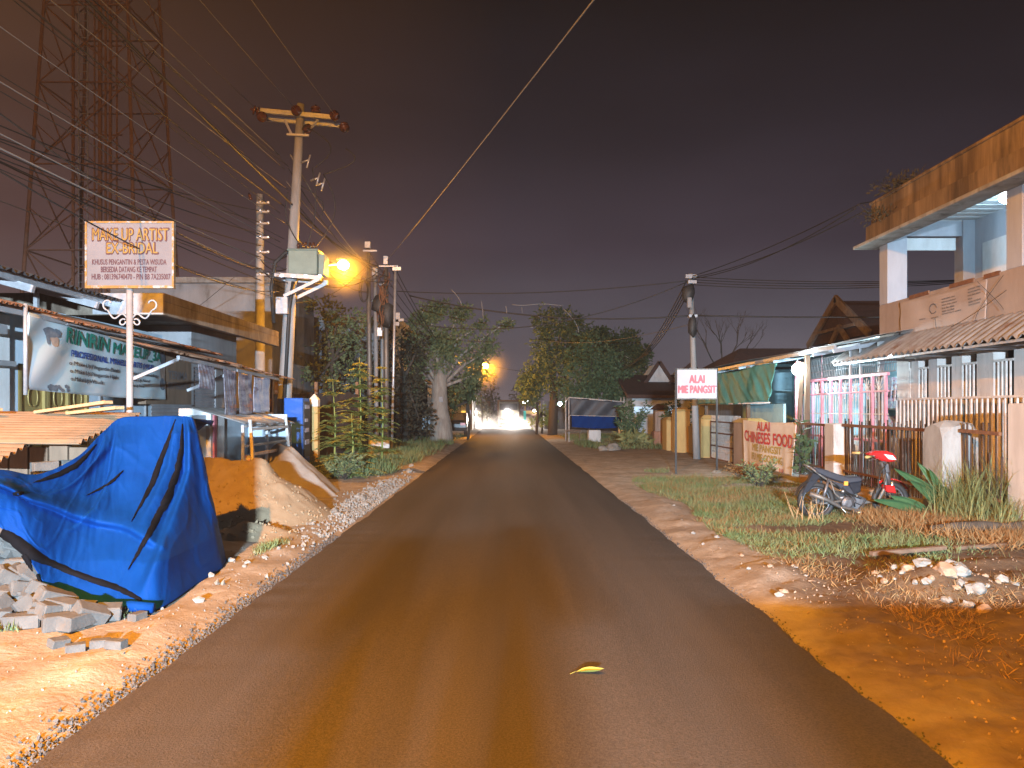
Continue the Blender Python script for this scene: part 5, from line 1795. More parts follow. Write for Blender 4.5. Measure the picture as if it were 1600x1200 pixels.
def lorry(label, cx, cy, lights, h):
    o = thing('lorry', label, 'lorry', (cx, cy, 0), 'road building lorries at the street end')
    pm_ = mat('lorry cab paint', (.22, .2, .16), (.16, .14, .11), 3, .5)
    MB().box((cx, cy + .9, h * .62), (1.9, 1.7, h * .62), taper=.92).build('cab', pm_, o, bevel=.06)
    MB().span((cx - .78, cy + .03, h * .62), (cx + .78, cy + .07, h * .86)).build('windscreen', M['dark_in'], o)
    MB().span((cx - .98, cy - .05, .42), (cx + .98, cy + .2, .72)).build('bumper', M['dark_pole'], o, bevel=.02)
    MB().span((cx - .6, cy - .01, .8), (cx + .6, cy + .05, 1.15)).build('grille', M['black'], o)
    bd = MB().span((cx - 1.05, cy + 1.9, .95), (cx + 1.05, cy + 6, 1.05))
    for q in (-1.05, 1.0):
        bd.span((cx + q, cy + 1.9, 1.05), (cx + q + .05, cy + 6, h * .95))
    bd.span((cx - 1.05, cy + 1.9, 1.05), (cx + 1.05, cy + 1.95, h))
    bd.build('load_bed', M['rust'], o)
    for sg_ in (-1, 1):
        for yy in (.8, 4.6):
            mb = MB()
            wheel(mb, (cx + sg_ * .82, cy + yy, .45), .45, .28)
            mb.build('wheel', M['black'], o, True)
    for (lx_, lz_) in lights:
        MB().lathe((lx_, cy - .09, lz_), (0, -1, 0), [(0, .16), (.05, .2), (.08, .14), (.1, .01)], 14).build('headlight', M['headlight'], o, True)
        lamp('headlight_beam', (lx_, cy - .3, lz_), 3200, (1, .88, .78), .1, o, 'SPOT', (PI / 2 - .13, 0, PI), math.radians(80), .6)


lorry('lorry with blazing white headlights in the middle of the far road end', at(795, 643, 69).x, 69, [(at(793, 643, 69).x, 1.42), (at(805, 643, 69).x, .72)], 2.5)
lorry('lorry with one bright lamp high up, left of the glaring lorry', at(748, 650, 73).x, 73, [(at(740, 643, 73).x, 1.4), (at(742, 655, 73).x, .72)], 2.4)


def roller():
    o = thing('road_roller', 'road roller with a small front lamp working at the right of the far road end', 'road roller', (2.35, 71, 0))
    cx, cy = 2.3, 71
    mb = MB()
    mb.lathe((cx - .75, cy, .6), (1, 0, 0), [(0, .05), (0, .6), (1.5, .6), (1.5, .05)], 24)
    mb.build('drum', M['rust'], o, True)
    MB().span((cx - .85, cy - .1, .95), (cx + .85, cy + .9, 1.25)).span((cx - .85, cy - .1, .5), (cx - .78, cy + .9, 1.0)).span((cx + .78, cy - .1, .5), (cx + .85, cy + .9, 1.0)).build('front_frame', M['yellow'], o, bevel=.02)
    MB().span((cx - .7, cy + 1.0, .8), (cx + .7, cy + 3, 1.5)).build('engine_cover', M['yellow'], o, bevel=.05)
    cp = MB().span((cx - .75, cy + .9, 2.35), (cx + .75, cy + 2.4, 2.42))
    for x in (-.7, .7):
        for y in (1.0, 2.3):
            cp.tube([(cx + x, cy + y, 1.3), (cx + x, cy + y, 2.36)], .035, 6)
    cp.build('canopy', M['yellow'], o)
    for sg_ in (-1, 1):
        w_ = MB()
        wheel(w_, (cx + sg_ * .6, cy + 2.4, .6), .6, .4)
        w_.build('wheel', M['black'], o, True)
    MB().lathe((cx + .1, cy - .12, 1.5), (0, -1, 0), [(0, .08), (.05, .1), (.08, .02)], 10).build('headlight', M['headlight'], o, True)


roller()
dv = MB()
dv.blob((-.1, 68.5, .2), (4.2, 5.5, 3.0), 4, .25, 1.3, 4)
dm = bpy.data.materials.new('lit road dust')
dm.use_nodes = True
dm.node_tree.nodes.remove(dm.node_tree.nodes['Principled BSDF'])
dp = dm.node_tree.nodes.new('ShaderNodeVolumePrincipled')
dp.inputs['Color'].default_value = (.95, .9, .86, 1)
dp.inputs['Anisotropy'].default_value = .5
dn_ = dm.node_tree.nodes
dl_ = dm.node_tree.links
dtc = dn_.new('ShaderNodeTexCoord')
dsp = dn_.new('ShaderNodeSeparateXYZ')
dl_.new(dtc.outputs['Object'], dsp.inputs[0])
dmr = dn_.new('ShaderNodeMapRange')       # thicker near the ground, thinning out upwards
dmr.inputs['From Min'].default_value = 1.9
dmr.inputs['From Max'].default_value = -.2
dl_.new(dsp.outputs['Z'], dmr.inputs['Value'])
dnz = dn_.new('ShaderNodeTexNoise')
dnz.inputs['Scale'].default_value = .9
dl_.new(dtc.outputs['Object'], dnz.inputs['Vector'])
dmr2 = dn_.new('ShaderNodeMapRange')
dmr2.inputs['From Min'].default_value = .42
dmr2.inputs['From Max'].default_value = .72
dl_.new(dnz.outputs['Fac'], dmr2.inputs['Value'])
pw_ = dn_.new('ShaderNodeMath')
pw_.operation = 'POWER'
pw_.inputs[1].default_value = 3
dl_.new(dmr.outputs['Result'], pw_.inputs[0])
mu_ = dn_.new('ShaderNodeMath')
mu_.operation = 'MULTIPLY'
dl_.new(pw_.outputs[0], mu_.inputs[0])
dl_.new(dmr2.outputs['Result'], mu_.inputs[1])
mu2 = dn_.new('ShaderNodeMath')
mu2.operation = 'MULTIPLY'
mu2.inputs[1].default_value = .3
dl_.new(mu_.outputs[0], mu2.inputs[0])
dl_.new(mu2.outputs[0], dp.inputs['Density'])
dl_.new(dp.outputs[0], dn_['Material Output'].inputs['Volume'])
du = dv.build('dust', dm)
du['kind'] = 'stuff'
du['label'] = 'steam and dust lit by the headlights at the far road end'
# far kiosk lamp and small street-end house on the right
ks = thing('far_kiosk', 'tiny far kiosk with a cool white lamp and glowing turquoise door', 'kiosk', (3.4, 64, 0))
MB().span((3.0, 64, -.1), (5.2, 66, 2.3)).build('wall', M['grey_wall'], ks)
MB().span(at(818, 656, 63.9), at(822, 642, 63.95)).build('door', mat('glowing turquoise door', (.1, .5, .45), None, emit=(.1, .6, .5), estr=.4), ks)  # emission stands in for lamplight falling on the door
MB().blob(at(819, 629, 63.6), .14, 1, 0).blob(at(825, 627, 63.6), .08, 1, 0).build('lamp_bulb', mat('kiosk bulb', (1, 1, 1), None, emit=(.8, .95, 1), estr=14), ks, True)
# ================================================================== RIGHT SIDE
# ---------------- two-storey house
h = thing('two_storey_house', 'two-storey house with a stained roof parapet, lit balcony and barred ground floor on the right', 'house', (8.2, 12, 0))
YF, YN = 16.55, 7.6
gw = MB()
pys = [(15.95, 15.72), (15.62, 15.35), (14.98, 14.68), (14.2, 13.88), (13.44, 12.98), (12.45, 12.05), (11.5, 11.1), (10.5, 10.1), (9.4, 9.0), (8.2, 7.6)]
for a, b in pys:
    gw.span((8.2, b, -.1), (8.45, a, 2.6))
gw.span((8.2, YN, -.1), (8.42, YF - .6, .75)).span((8.22, YN, 2.6), (8.45, YF - .6, 2.68)).span((8.25, YN, 2.86), (8.45, YF - .6, 3.05)).span((8.2, 15.95, -.1), (12, 16.2, 3.05))
for a, b in pys:
    gw.span((8.26, b + .08, 2.68), (8.42, b + .14, 2.86))
gw.build('ground_floor_wall', M['pillar_paint'], h)
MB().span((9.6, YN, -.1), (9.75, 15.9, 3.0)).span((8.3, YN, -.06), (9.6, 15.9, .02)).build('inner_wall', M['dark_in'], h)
gr = MB()
for (a0, a1), (b0, b1) in zip(pys, pys[1:]):
    g0, g1 = a1, b0
    nb = max(2, int(round((g0 - g1) / .115)))
    for q in range(1, nb):
        y = g0 + (g1 - g0) * q / nb
        gr.span((8.2, y - .013, .75), (8.226, y + .013, 2.42))
    gr.span((8.195, g1, 2.4), (8.231, g0, 2.44)).span((8.193, g1, 1.8), (8.233, g0, 1.835))
gr.build('window_grille', M['white_bar'], h)
fg = MB()
for q in range(54):
    y = 15.8 - q * .15
    if y < 7.7:
        break
    fg.span((7.98, y - .012, .05), (8.004, y + .012, 1.8))
fg.span((7.972, 7.7, 1.79), (8.012, 15.85, 1.825)).span((7.972, 7.7, .3), (8.012, 15.85, .335))
fg.build('yard_grille', M['white_bar'], h)
MB().sheet(230, 5, lambda u, v: (8.03 - .75 * v, 17.35 + (YN - 17.35) * u, 3.12 - .46 * v ** 1.25 + .035 * math.sin(u * 2 * PI * 44) - .03 * v * abs(math.sin(u * PI * 44))), thick=.004).build('awning', M['zinc'], h, True)
ab = MB()
for y in (17.2, 15.5, 14.0, 12.4, 10.8, 9.2):
    ab.beam((8.2, y, 2.6), (7.34, y, 2.6), .04, .05)
ab.beam((7.36, 7.6, 2.6), (7.36, 17.3, 2.6), .04, .04)
ab.build('awning_bracket', M['galv'], h)
bl = MB()
bl.span((8.0, YN, 3.06), (8.16, YF, 3.84)).span((8.16, 16.4, 3.06), (9.9, YF, 3.84)).span((8.16, YN, 3.06), (13, 16.4, 3.16))
bl.build('balcony_parapet', M['cream'], h, bevel=.006)
for a, b in ((15.3, 14.6), (13.9, 13.2), (12.9, 12.5)):
    MB().span((7.985, b, 3.79), (8.02, a, 3.865)).build('parapet_strip', M['rust'], h)
for a, b in ((16.55, 16.2), (12.34, 11.95), (8.2, 7.8)):
    MB().span((8.0, b, 3.84), (8.42, a, 5.6)).build('balcony_column', M['grey_column'], h, bevel=.008)
iw = MB()
iw.span((9.85, YN, 3.1), (10.0, 16.4, 5.6)).span((9.6, 16.2, 3.84), (9.85, 16.52, 5.6)).span((8.42, 16.25, 5.27), (9.6, 16.5, 5.6)).span((10.0, 16.3, 3.1), (13, 16.5, 5.6))
iw.build('balcony_wall', M['grey_column'], h)
for a, b in ((15.9, 15.1), (15.0, 14.2), (13.4, 12.6)):
    MB().span((9.82, b, 3.16), (9.848, a, 5.05)).build('balcony_door', M['white_wall'], h)
MB().span((8.44, 16.3, 4.98), (9.5, 16.36, 5.24)).build('sunshade_panel', M['white_wall'], h)
cl = MB().span((8.0, YN, 5.6), (13, 16.5, 5.7))
for q in range(28):
    cl.span((8.02 + .0, YN + .32 * q, 5.588), (9.85, YN + .32 * q + .012, 5.6))
cl.build('ceiling', M['white_wall'], h)
fs = MB()
fs.span((7.68, YN, 5.175), (8.0, 16.5, 5.52)).span((7.77, YN, 5.52), (8.0, 16.45, 6.0)).span((8.0, 16.2, 5.7), (13, 16.45, 6.0)).span((7.74, YN, 5.97), (8.02, 16.47, 6.03))
fs.build('roof_parapet', M['stained'], h, bevel=.012)
MB().span((7.56, YN, 5.1), (8.0, 16.85, 5.17)).span((8.0, 16.56, 5.1), (9.4, 16.85, 5.17)).build('eave_slab', M['concrete'], h, bevel=.01)
lb = MB()
LB = V((9.0, 13.9, 5.44))
MB().lathe(LB + V((0, 0, .15)), (0, 0, -1), [(0, .03), (.08, .03)], 8).build('lamp_holder', M['white_paint'], h, True)
MB().blob(LB, .11, 2, 0).build('lamp_bulb', M['cool_bulb'], h, True)
lamp('balcony_light', LB - V((0, 0, .12)), 150, (.35, .7, 1.0), .05, h)

bn = thing('balcony_banner', 'pale banner with small printed lines stretched over the balcony parapet', 'banner', (7.98, 14.2, 3.1))
PB = lambda u, v: V((7.972 + .008 * math.sin(u * 17 + v * 3) + .006 * math.sin(v * 11 + u * 4), 15.65 - 2.85 * u, 3.1 + .68 * v - .03 * math.sin(u * PI)))
MB().sheet(60, 12, PB, thick=.003).build('cloth', M['banner_pink'], bn, True)
tx = MB()
PBo = lambda u, v: PB(u, v) + V((-.016, 0, 0))
for k_, (u0, v0, w_) in enumerate(((.55, .78, .14), (.55, .7, .15), (.55, .62, .16), (.55, .54, .13), (.55, .46, .13), (.55, .38, .2), (.83, .84, .12), (.83, .76, .12), (.83, .68, .13), (.83, .6, .05), (.83, .52, .13), (.83, .44, .12), (.28, .36, .07), (.42, .34, .09))):
    text_on(tx, ('spesial rias', 'dekorasi pelaminan', 'sewa baju pesta', 'foto dan video', 'salon rambut', 'hubungi kami segera')[k_ % 6], PBo, u0, u0 + w_, v0, v0 + .055, 0, .02)
tx.build('lettering', M['grey_text'], bn, recalc=False)
em = MB()
em.tube([PB(.44 + .045 * math.cos(a), .62 + .13 * math.sin(a)) + V((-.012, 0, 0)) for a in [k_ * PI / 12 for k_ in range(22)]], .006, 4)
em.build('printed_emblem', M['grey_text'], bn)
wr = MB()
for a_, b_2, s_ in (((7.9, 13.0, 3.1), (7.93, 12.3, 3.75), .2), ((7.9, 14.3, 3.0), (7.92, 12.2, 3.5), .1), ((7.88, 12.9, 3.75), (7.9, 12.25, 3.2), -.15), ((7.92, 14.15, 3.02), (7.92, 14.25, 3.3), 0)):
    a_, b_2 = V(a_), V(b_2)
    wr.tube([a_.lerp(b_2, t_) + V((0, s_ * math.sin(PI * t_), -.1 * math.sin(PI * t_))) for t_ in [k_ / 8 for k_ in range(9)]], .004, 5)
tag(wr.build('loose_wire', M['cable'], loc=(7.9, 13, 3.3)), 'loose thin wires hanging before the balcony parapet', 'wire')
# weeds growing on the roof edge
for i, (px, py, lab, r_) in enumerate(((1350, 345, 'tuft of weeds growing from the far end of the roof parapet', .3), (1375, 300, 'round weed bush on top of the roof parapet', .32), (1415, 280, 'low weeds along the top of the roof parapet', .24))):
    c_ = at(px, py, 16.2 - i * .5)
    c_.x = 7.75 + .1 * i
    c_.z = 6.0 if i else 5.55
    wd = thing('roof_weed', lab, 'weed', c_, 'weeds on the roof parapet')
    P, D = cloud([(c_ + V((0, 0, r_ * .5)), (r_, r_ * 1.3, r_ * .7)), (c_ + V((-.1, -.5, r_ * .2)), (r_ * .5, r_, r_ * .4))], .5, .07, -.2)
    leaf_obj('leaves', P, D, .1, .03, M['leaf_d'], wd)
    mb = MB()
    for q in range(9):
        mb.tube([c_, c_ + V((random.uniform(-.3, .2), random.uniform(-.4, .4), random.uniform(.1, r_ * 1.5)))], .006, 4)
    mb.build('stems', M['dark_bark'], wd)
# things standing inside the barred porch
tag(MB().span((8.75, 13.5, .9), (9.1, 14.25, 1.68)).build('crate', M['white_wall'], loc=(8.9, 13.9, .9)), 'pale crate stacked behind the ground floor bars of the house', 'crate')
tag(MB().span((8.7, 13.4, .02), (9.2, 14.35, .9)).build('low_cabinet', M['blue_wall'], loc=(8.9, 13.9, 0), bevel=.01), 'low cabinet under the pale crate behind the bars', 'cabinet')

# ---------------- gabled house and brown roofs further back
g = thing('gabled_house', 'brown roofed house with carved gable boards behind the two-storey house', 'house', (15, 30, 0))
MB().prism([(12.9, 27.4, 4.3), (12.9, 32.6, 4.3), (12.9, 30.0, 5.85)], (0, 0, 0), (9, 0, 0)).build('roof', M['roof_tile'], g)
MB().span((13.2, 27.9, -.1), (21, 32, 4.28)).build('wall', M['dark_wall'], g)
bb_ = MB()
bb_.beam((12.8, 27.2, 4.28), (12.8, 30.05, 5.95), .1, .3).beam((12.8, 32.8, 4.28), (12.8, 29.95, 5.95), .1, .3)
bb_.beam((12.75, 28.6, 4.0), (12.75, 29.6, 4.8), .1, .2).beam((12.75, 30.6, 4.0), (12.75, 29.6, 4.8), .1, .2)
bb_.beam((12.78, 28.3, 4.75), (12.78, 31.8, 4.75), .08, .12)
bb_.build('gable_board', M['barge'], g)
g2 = thing('low_house', 'long low brown roof behind the restaurant stall', 'house', (11, 28, 0))
MB().prism([(7.6, 26.5, 3.0), (7.6, 33, 3.0), (8.9, 29.5, 3.95)], (0, 0, 0), (9, 0, 0)).build('roof', M['roof_tile'], g2)
MB().span((8.3, 27.2, -.1), (16, 32, 3.0)).build('wall', M['grey_wall'], g2)
g3 = thing('far_house', 'far house with a red-brown roof and two small gables left of the restaurant sign', 'house', (8.5, 42, 0))
MB().prism([(6.2, 40, 2.3), (13, 40, 2.3), (13, 44, 3.5), (6.2, 44, 3.5)], (0, 0, -.1), (0, 0, .08)).build('roof', M['roof_tile'], g3)
MB().span((6.6, 40.8, -.1), (13, 46, 2.4)).build('wall', M['white_wall'], g3)
gg = MB()
gg.prism([(7.6, 42.5, 3.0), (9.1, 42.5, 3.0), (8.35, 42.5, 4.15)], (0, 0, 0), (0, 3, 0)).prism([(8.9, 42.3, 3.0), (11.2, 42.3, 3.0), (10, 42.3, 4.0)], (0, 0, 0), (0, 3, 0))
gg.build('gable', M['white_wall'], g3)
bo = MB()
for x0, x1, z1, yy in ((7.5, 9.2, 4.25, 42.4), (8.8, 11.3, 4.1, 42.2)):
    xm = (x0 + x1) / 2
    bo.beam((x0, yy, 2.95), (xm, yy, z1), .12, .2).beam((x1, yy, 2.95), (xm, yy, z1), .12, .2)
bo.build('gable_board', M['roof_tile'], g3)
MB().span((6.7, 40.7, 1.4), (9, 40.78, 1.75)).build('lit_window', mat('cool lit window', (.6, .8, 1), None, emit=(.5, .75, 1), estr=.7), g3)

# ---------------- restaurant stall
r = thing('restaurant', 'open roadside restaurant with a low metal roof, pink and white grille and pale teal walls', 'restaurant', (8, 19, 0))
rf = MB()
rf.sheet(60, 4, lambda u, v: (6.85 + 3.2 * v, 27.5 - 12.4 * u, 2.98 + .07 * sm(.6, 1, u) + .55 * v + .02 * math.sin(u * 2 * PI * 30) + .05 * math.sin(u * 5)), thick=.004)
rf.build('roof', M['zinc'], r, True)
bm_ = MB()
bm_.beam((6.9, 27.4, 2.91), (6.9, 16.2, 2.92), .05, .08).beam((7.4, 27.4, 2.95), (7.4, 16.2, 2.97), .05, .08).beam((8.6, 27.4, 3.15), (8.6, 16.2, 3.17), .05, .1)
for y in (26, 23, 20, 17.4, 16.3):
    bm_.beam((6.9, y, 2.84), (9.9, y, 3.36), .05, .08)
bm_.build('roof_beam', M['galv'], r)
po_ = MB()
for y, m_ in ((22.1, 0), (17.75, 0), (26.8, 0)):
    MB().span((6.86, y - .05, -.1), (6.96, y + .05, 2.85)).build('post', M['old_wood'], r)
MB().tube([(6.95, 18.4, 0), (6.95, 18.4, 2.75)], .075, 10).build('pink_post', M['pink'], r, True)
MB().beam((6.85, 18.1, .9), (6.78, 17.75, 2.7), .08, .08).build('leaning_post', M['old_wood'], r)
wl = MB()
wl.span((9.9, 14.6, -.1), (10.05, 27, 3.3)).span((8.0, 20.5, -.1), (9.9, 20.6, 2.3)).span((7.1, 19.8, .2), (7.16, 23.2, 1.75)).span((8.2, 26.8, 0), (9.9, 26.9, 3.2))
wl.build('wall', M['teal_wall'], r)
MB().span((7.4, 14.9, -.06), (9.9, 27, .03)).build('floor_slab', M['concrete'], r)
gt = MB()
X7 = 7.4
ys = [19.4, 18.65, 18.1, 17.6, 17.1, 16.6, 16.1, 15.6, 15.05]
for y in ys:
    gt.span((X7 - .025, y - .028, 0), (X7 + .025, y + .028, 2.29))
gt.span((X7 - .03, 14.95, 2.27), (X7 + .03, 19.4, 2.33)).span((X7 - .024, 14.95, 1.95), (X7 + .024, 19.4, 1.98)).span((X7 - .025, 14.95, .95), (X7 + .025, 19.4, 1.0))
gt.build('pink_grille', M['pink'], r)
gp = MB()
for a, b in zip(ys, ys[1:]):
    for q in range(1, 4):
        y = a + (b - a) * q / 4
        gp.span((X7 - .005, y - .005, 1.0), (X7 + .005, y + .005, 1.95))
    ym, R_ = (a + b) / 2, abs(a - b) * .42
    for k_ in range(7):
        t_ = PI * k_ / 6
        gp.tube([(X7, ym, 1.98), (X7, ym + R_ * math.cos(t_), 1.98 + .27 * math.sin(t_))], .009, 4)
gp.span((X7 - .01, 14.95, 1.5), (X7 + .01, 19.4, 1.52))
gp.build('grille_bars', M['white_bar'], r)
wg = MB()
for q in range(46):
    y = 19.2 - q * .094
    wg.tube([(7.55, y, 2.36), (7.6, y, 2.86)], .0065, 4)
for z in (2.36, 2.52, 2.68, 2.84):
    wg.tube([(7.55 + (z - 2.36) * .1, 19.2, z), (7.55 + (z - 2.36) * .1, 14.95, z)], .009, 4)
wg.tube([(7.4, 16.6, 2.3), (7.4, 16.6, 2.9)], .025, 6).tube([(7.5, 16.35, 2.3), (7.5, 16.35, 2.9)], .025, 6)
wg.build('mesh_panel', M['white_paint'], r)
MB().span((7.62, 15.75, -.05), (7.72, 15.86, 3.0)).build('corner_post', M['white_paint'], r)
BL = at(1246, 577, 18.0)
MB().lathe(BL + V((0, 0, .22)), (0, 0, -1), [(0, .02), (.1, .028), (.15, .04)], 10).build('lamp_holder', M['white_paint'], r, True)
MB().blob(BL, (.13, .13, .14), 2, 0).build('lamp_bulb', M['cool_bulb'], r, True)
lamp('restaurant_light', BL - V((.15, .3, .02)), 230, (.72, .93, 1.0), .06, r)
lamp('restaurant_light', (8.6, 17.3, 2.75), 300, (.5, .82, 1.0), .06, r)
MB().blob((8.6, 17.3, 2.86), (.06, .06, .07), 2, 0).build('lamp_bulb', M['cool_bulb'], r, True)
gc = thing('green_tarpaulin', 'wrinkled green tarpaulin blind hanging along the front of the restaurant', 'tarpaulin', (6.9, 23, 2.2))
MB().sheet(90, 20, lambda u, v: (6.82 + .07 * noise.noise(V((u * 16 + v * 3, v * 1.6, 2))) + .03 * noise.noise(V((u * 40 + v * 9, v * 3, 7))) - .1 * (1 - v), 27.3 - 7.75 * u - .12 * (1 - v) * 0 + .28 * (1 - v) * sm(.9, 1, u), 1.78 + 1.0 * v + .03 * math.sin(u * 9)), thick=.004).build('cloth', M['tarp_green'], gc, True)
MB().tube([(6.74, 27.3, 1.77), (6.74, 19.8, 1.78)], .022, 6).build('bottom_pole', M['white_bar'], gc, True)
# furniture and goods inside the restaurant, each its own thing
def shelf_goods():
    sh = thing('goods_shelf', 'wall shelf crowded with packets at the back of the restaurant', 'shelf', (9.6, 17, 0))
    mb = MB()
    for z in (.6, 1.1, 1.6, 2.05):
        mb.span((9.45, 15.2, z), (9.88, 20.2, z + .03))
    for y in (15.2, 16.9, 18.5, 20.2):
        mb.span((9.45, y - .02, 0), (9.88, y + .02, 2.3))
    mb.build('boards', M['old_wood'], sh)
    pk = MB()
    r_ = random.Random(2)
    for z in (.63, 1.13, 1.63, 2.08):
        y = 15.3
        while y < 20.0:
            w_ = r_.uniform(.1, .25)
            pk.span((9.5, y, z), (9.78, y + w_, z + r_.uniform(.12, .38)))
            y += w_ + r_.uniform(.02, .08)
    pk = pk.build('packets', M['snack'], sh)


shelf_goods()
for i, (x, y, hh, lab, m_) in enumerate(((7.9, 18.2, .95, 'pink tablecloth covered table nearest the bare bulb', M['pink']), (7.9, 16.9, .92, 'white covered table in the middle behind the pink grille', M['white_wall']), (8.0, 15.6, .98, 'white covered table at the right end behind the pink grille', M['white_paint']))):
    tb = thing('table', lab, 'table', (x, y, 0), 'covered tables behind the pink grille')
    MB().span((x - .3, y - .5, hh), (x + .4, y + .5, hh + .04)).build('top', M['old_wood'], tb)
    MB().sheet(30, 4, lambda u, v: (x - .32 - .015 * math.sin(u * 40), y - .52 + 1.04 * u, .2 + (hh - .15) * v), thick=.004).build('cloth', m_, tb, True)
    for a, b in ((-.25, -.45), (.35, -.45), (-.25, .45), (.35, .45)):
        MB().span((x + a - .02, y + b - .02, 0), (x + a + .02, y + b + .02, hh)).build('leg', M['old_wood'], tb)
for i, (y, z, lab) in enumerate(((17.9, 2.15, 'string of hanging packets left of centre behind the grille'), (17.3, 2.1, 'string of hanging packets in the middle behind the grille'), (16.4, 2.12, 'string of hanging packets right of centre behind the grille'), (15.6, 2.08, 'string of hanging packets at the right behind the grille'))):
    mb = MB()
    for q in range(9):
        mb.box((7.75 + .02 * (q % 3), y - .22 + .055 * q, z - .06 * (q % 3) - .1), (.02, .05, .16))
    mb.tube([(7.76, y - .3, z + .02), (7.76, y + .3, z + .03)], .008, 4)
    tag(mb.build('hanging_packets', M['snack'], loc=(7.75, y, z)), lab, 'packets', 'packets hung behind the grille')
tag(MB().lathe((7.7, 18.9, 2.15), (-1, 0, 0), [(0, .16), (.02, .17), (.03, .05)], 18).tube([(7.72, 18.9, 2.3), (7.72, 18.9, 2.95)], .012, 5).build('wall_fan', M['dim_red_text'], smooth=True, loc=(7.7, 18.9, 2.2)), 'round reddish fan hanging beside the pink post', 'fan')

# ---------------- boundary wall, gate and fence along the yard
X6 = 6.5
fc = thing('boundary_fence', 'rusty iron picket fence between stained concrete pillars on a low wall', 'fence', (X6, 14, 0))
MB().span((X6 - .1, 8.0, -.1), (X6 + .12, 17.15, .2)).build('low_wall', M['concrete'], fc)
for y0, y1, hh, w_, m_ in ((14.9, 15.35, 1.33, .36, M['pillar_paint']), (11.05, 11.55, 1.4, .5, M['pillar_paint'])):
    mb = MB()
    if w_ > .4:
        mb.sheet(10, 14, lambda u, v: (0, 0, 0))
        mb = MB().blob((X6, (y0 + y1) / 2, .68), (.36, .36, .78), 3, .06, 2, 5)
        for i_, q in enumerate(mb.v):
            x_, y_, z_ = q
            k_ = max(abs(x_ - X6), abs(y_ - 11.3)) or 1e-6
            cl_ = .26
            x_ = X6 + max(-cl_, min(cl_, (x_ - X6) * 1.7))
            y_ = 11.3 + max(-cl_, min(cl_, (y_ - 11.3) * 1.7))
            mb.v[i_] = (x_, y_, z_ + .04 * noise.noise(V((x_ * 9, y_ * 9, 1))))
        mb.build('pillar', M['concrete'], fc)
    else:
        mb.span((X6 - w_ / 2, y0, -.1), (X6 + w_ / 2, y1, hh))
        mb.build('pillar', m_, fc, bevel=.02)
MB().span((X6 + .0, 9.5, -.1), (X6 + .45, 10.0, 1.68)).build('pillar', M['pillar_paint'], fc, bevel=.012)
rr_ = random.Random(12)
for y0, y1, m_, n_ in ((17.1, 15.4, M['picket'], 26), (14.85, 11.6, M['picket'], 44), (11.0, 10.1, M['picket'], 10)):
    mb = MB()
    for q in range(n_):
        y = y0 + (y1 - y0) * (q + .5) / n_
        w_ = rr_.uniform(.012, .028)
        hh = 1.3 + rr_.uniform(-.05, .14) if rr_.random() < .75 else rr_.uniform(.7, 1.2)
        mb.beam((X6 + rr_.uniform(-.02, .02), y, .18), (X6 + rr_.uniform(-.03, .03), y + rr_.uniform(-.02, .02), hh), w_, .012)
    mb.build('picket_panel', m_, fc)
    MB().beam((X6 - .03, y0, 1.3), (X6 - .03, y1, 1.3 - .02), .04, .05).beam((X6 - .02, y0, .42), (X6 - .02, y1, .4), .03, .04).build('rail', M['rust'], fc)

gw = thing('yard_gate', 'cream iron yard gate with rows of small ornaments right of the restaurant sign', 'gate', (X6, 22.6, 0))
gm_ = MB()
gm_.span((X6 - .02, 21.35, .02), (X6 + .02, 21.4, 1.25)).span((X6 - .02, 24.6, .02), (X6 + .02, 24.65, 1.25))
for z in (.04, .45, .85, 1.2):
    gm_.span((X6 - .018, 21.35, z), (X6 + .018, 24.65, z + .04))
gm_.build('frame', M['rust'], gw)
gm_ = MB()
for q in range(26):
    y = 21.5 + q * .12
    gm_.span((X6 - .005, y, .06), (X6 + .006, y + .022, 1.42))
    for z in (.3, .65, 1.05):
        gm_.box((X6 - .004, y + .007, z), (.01, .045, .045), Euler((PI / 4, 0, 0)).to_matrix())
gm_.build('bars', M['white_bar'], gw)
for y0, y1, x_, hh, lab in ((20.0, 21.2, X6, 1.25, 'cream painted wall pier that carries the food banner'), (24.8, 25.3, X6, 1.3, 'ochre pier at the hinge side of the yard gate'), (28.0, 28.5, 6.35, 1.55, 'ochre pier with a pointed cap left of the grey pole'), (29.2, 30.0, 6.3, 1.2, 'low ochre pier beside the pointed pier')):
    gp_ = thing('gate_pier', lab, 'pier', (x_, y0, 0), 'ochre piers along the yard wall')
    MB().span((x_ - .28, y0, -.1), (x_ + .28, y1, hh)).build('shaft', M['yellow'] if hh != 1.25 else M['cream'], gp_, bevel=.012)
    MB().box((x_, (y0 + y1) / 2, hh + .06), (.62, y1 - y0 + .08, .12), taper=.55).build('cap', M['yellow'], gp_)
op = thing('ornate_pillar', 'ornate reddish gate pillar with a brick base and small roof-shaped cap', 'pillar', (6.3, 32, 0))
MB().span((6.05, 31.8, -.1), (6.65, 32.4, .7)).build('base', M['brick_red'], op, bevel=.02)
MB().span((6.1, 31.85, .7), (6.6, 32.35, 1.6)).span((6.2, 31.82, .85), (6.5, 31.86, 1.5)).build('shaft', M['cream'], op, bevel=.01)
MB().box((6.35, 32.1, 1.72), (.75, .75, .24), taper=.3).build('cap', M['roof_tile'], op)
tag(MB().span((6.55, 25.4, 0), (6.7, 27.9, 1.0)).build('yard_wall', M['cream'], loc=(6.6, 26, 0)), 'low cream wall between the ochre piers', 'wall')

# food banner tied over the pier and pickets
fb = thing('food_banner', 'cream cloth banner with red lettering tied to the fence pier', 'banner', (6.3, 18.9, .7))


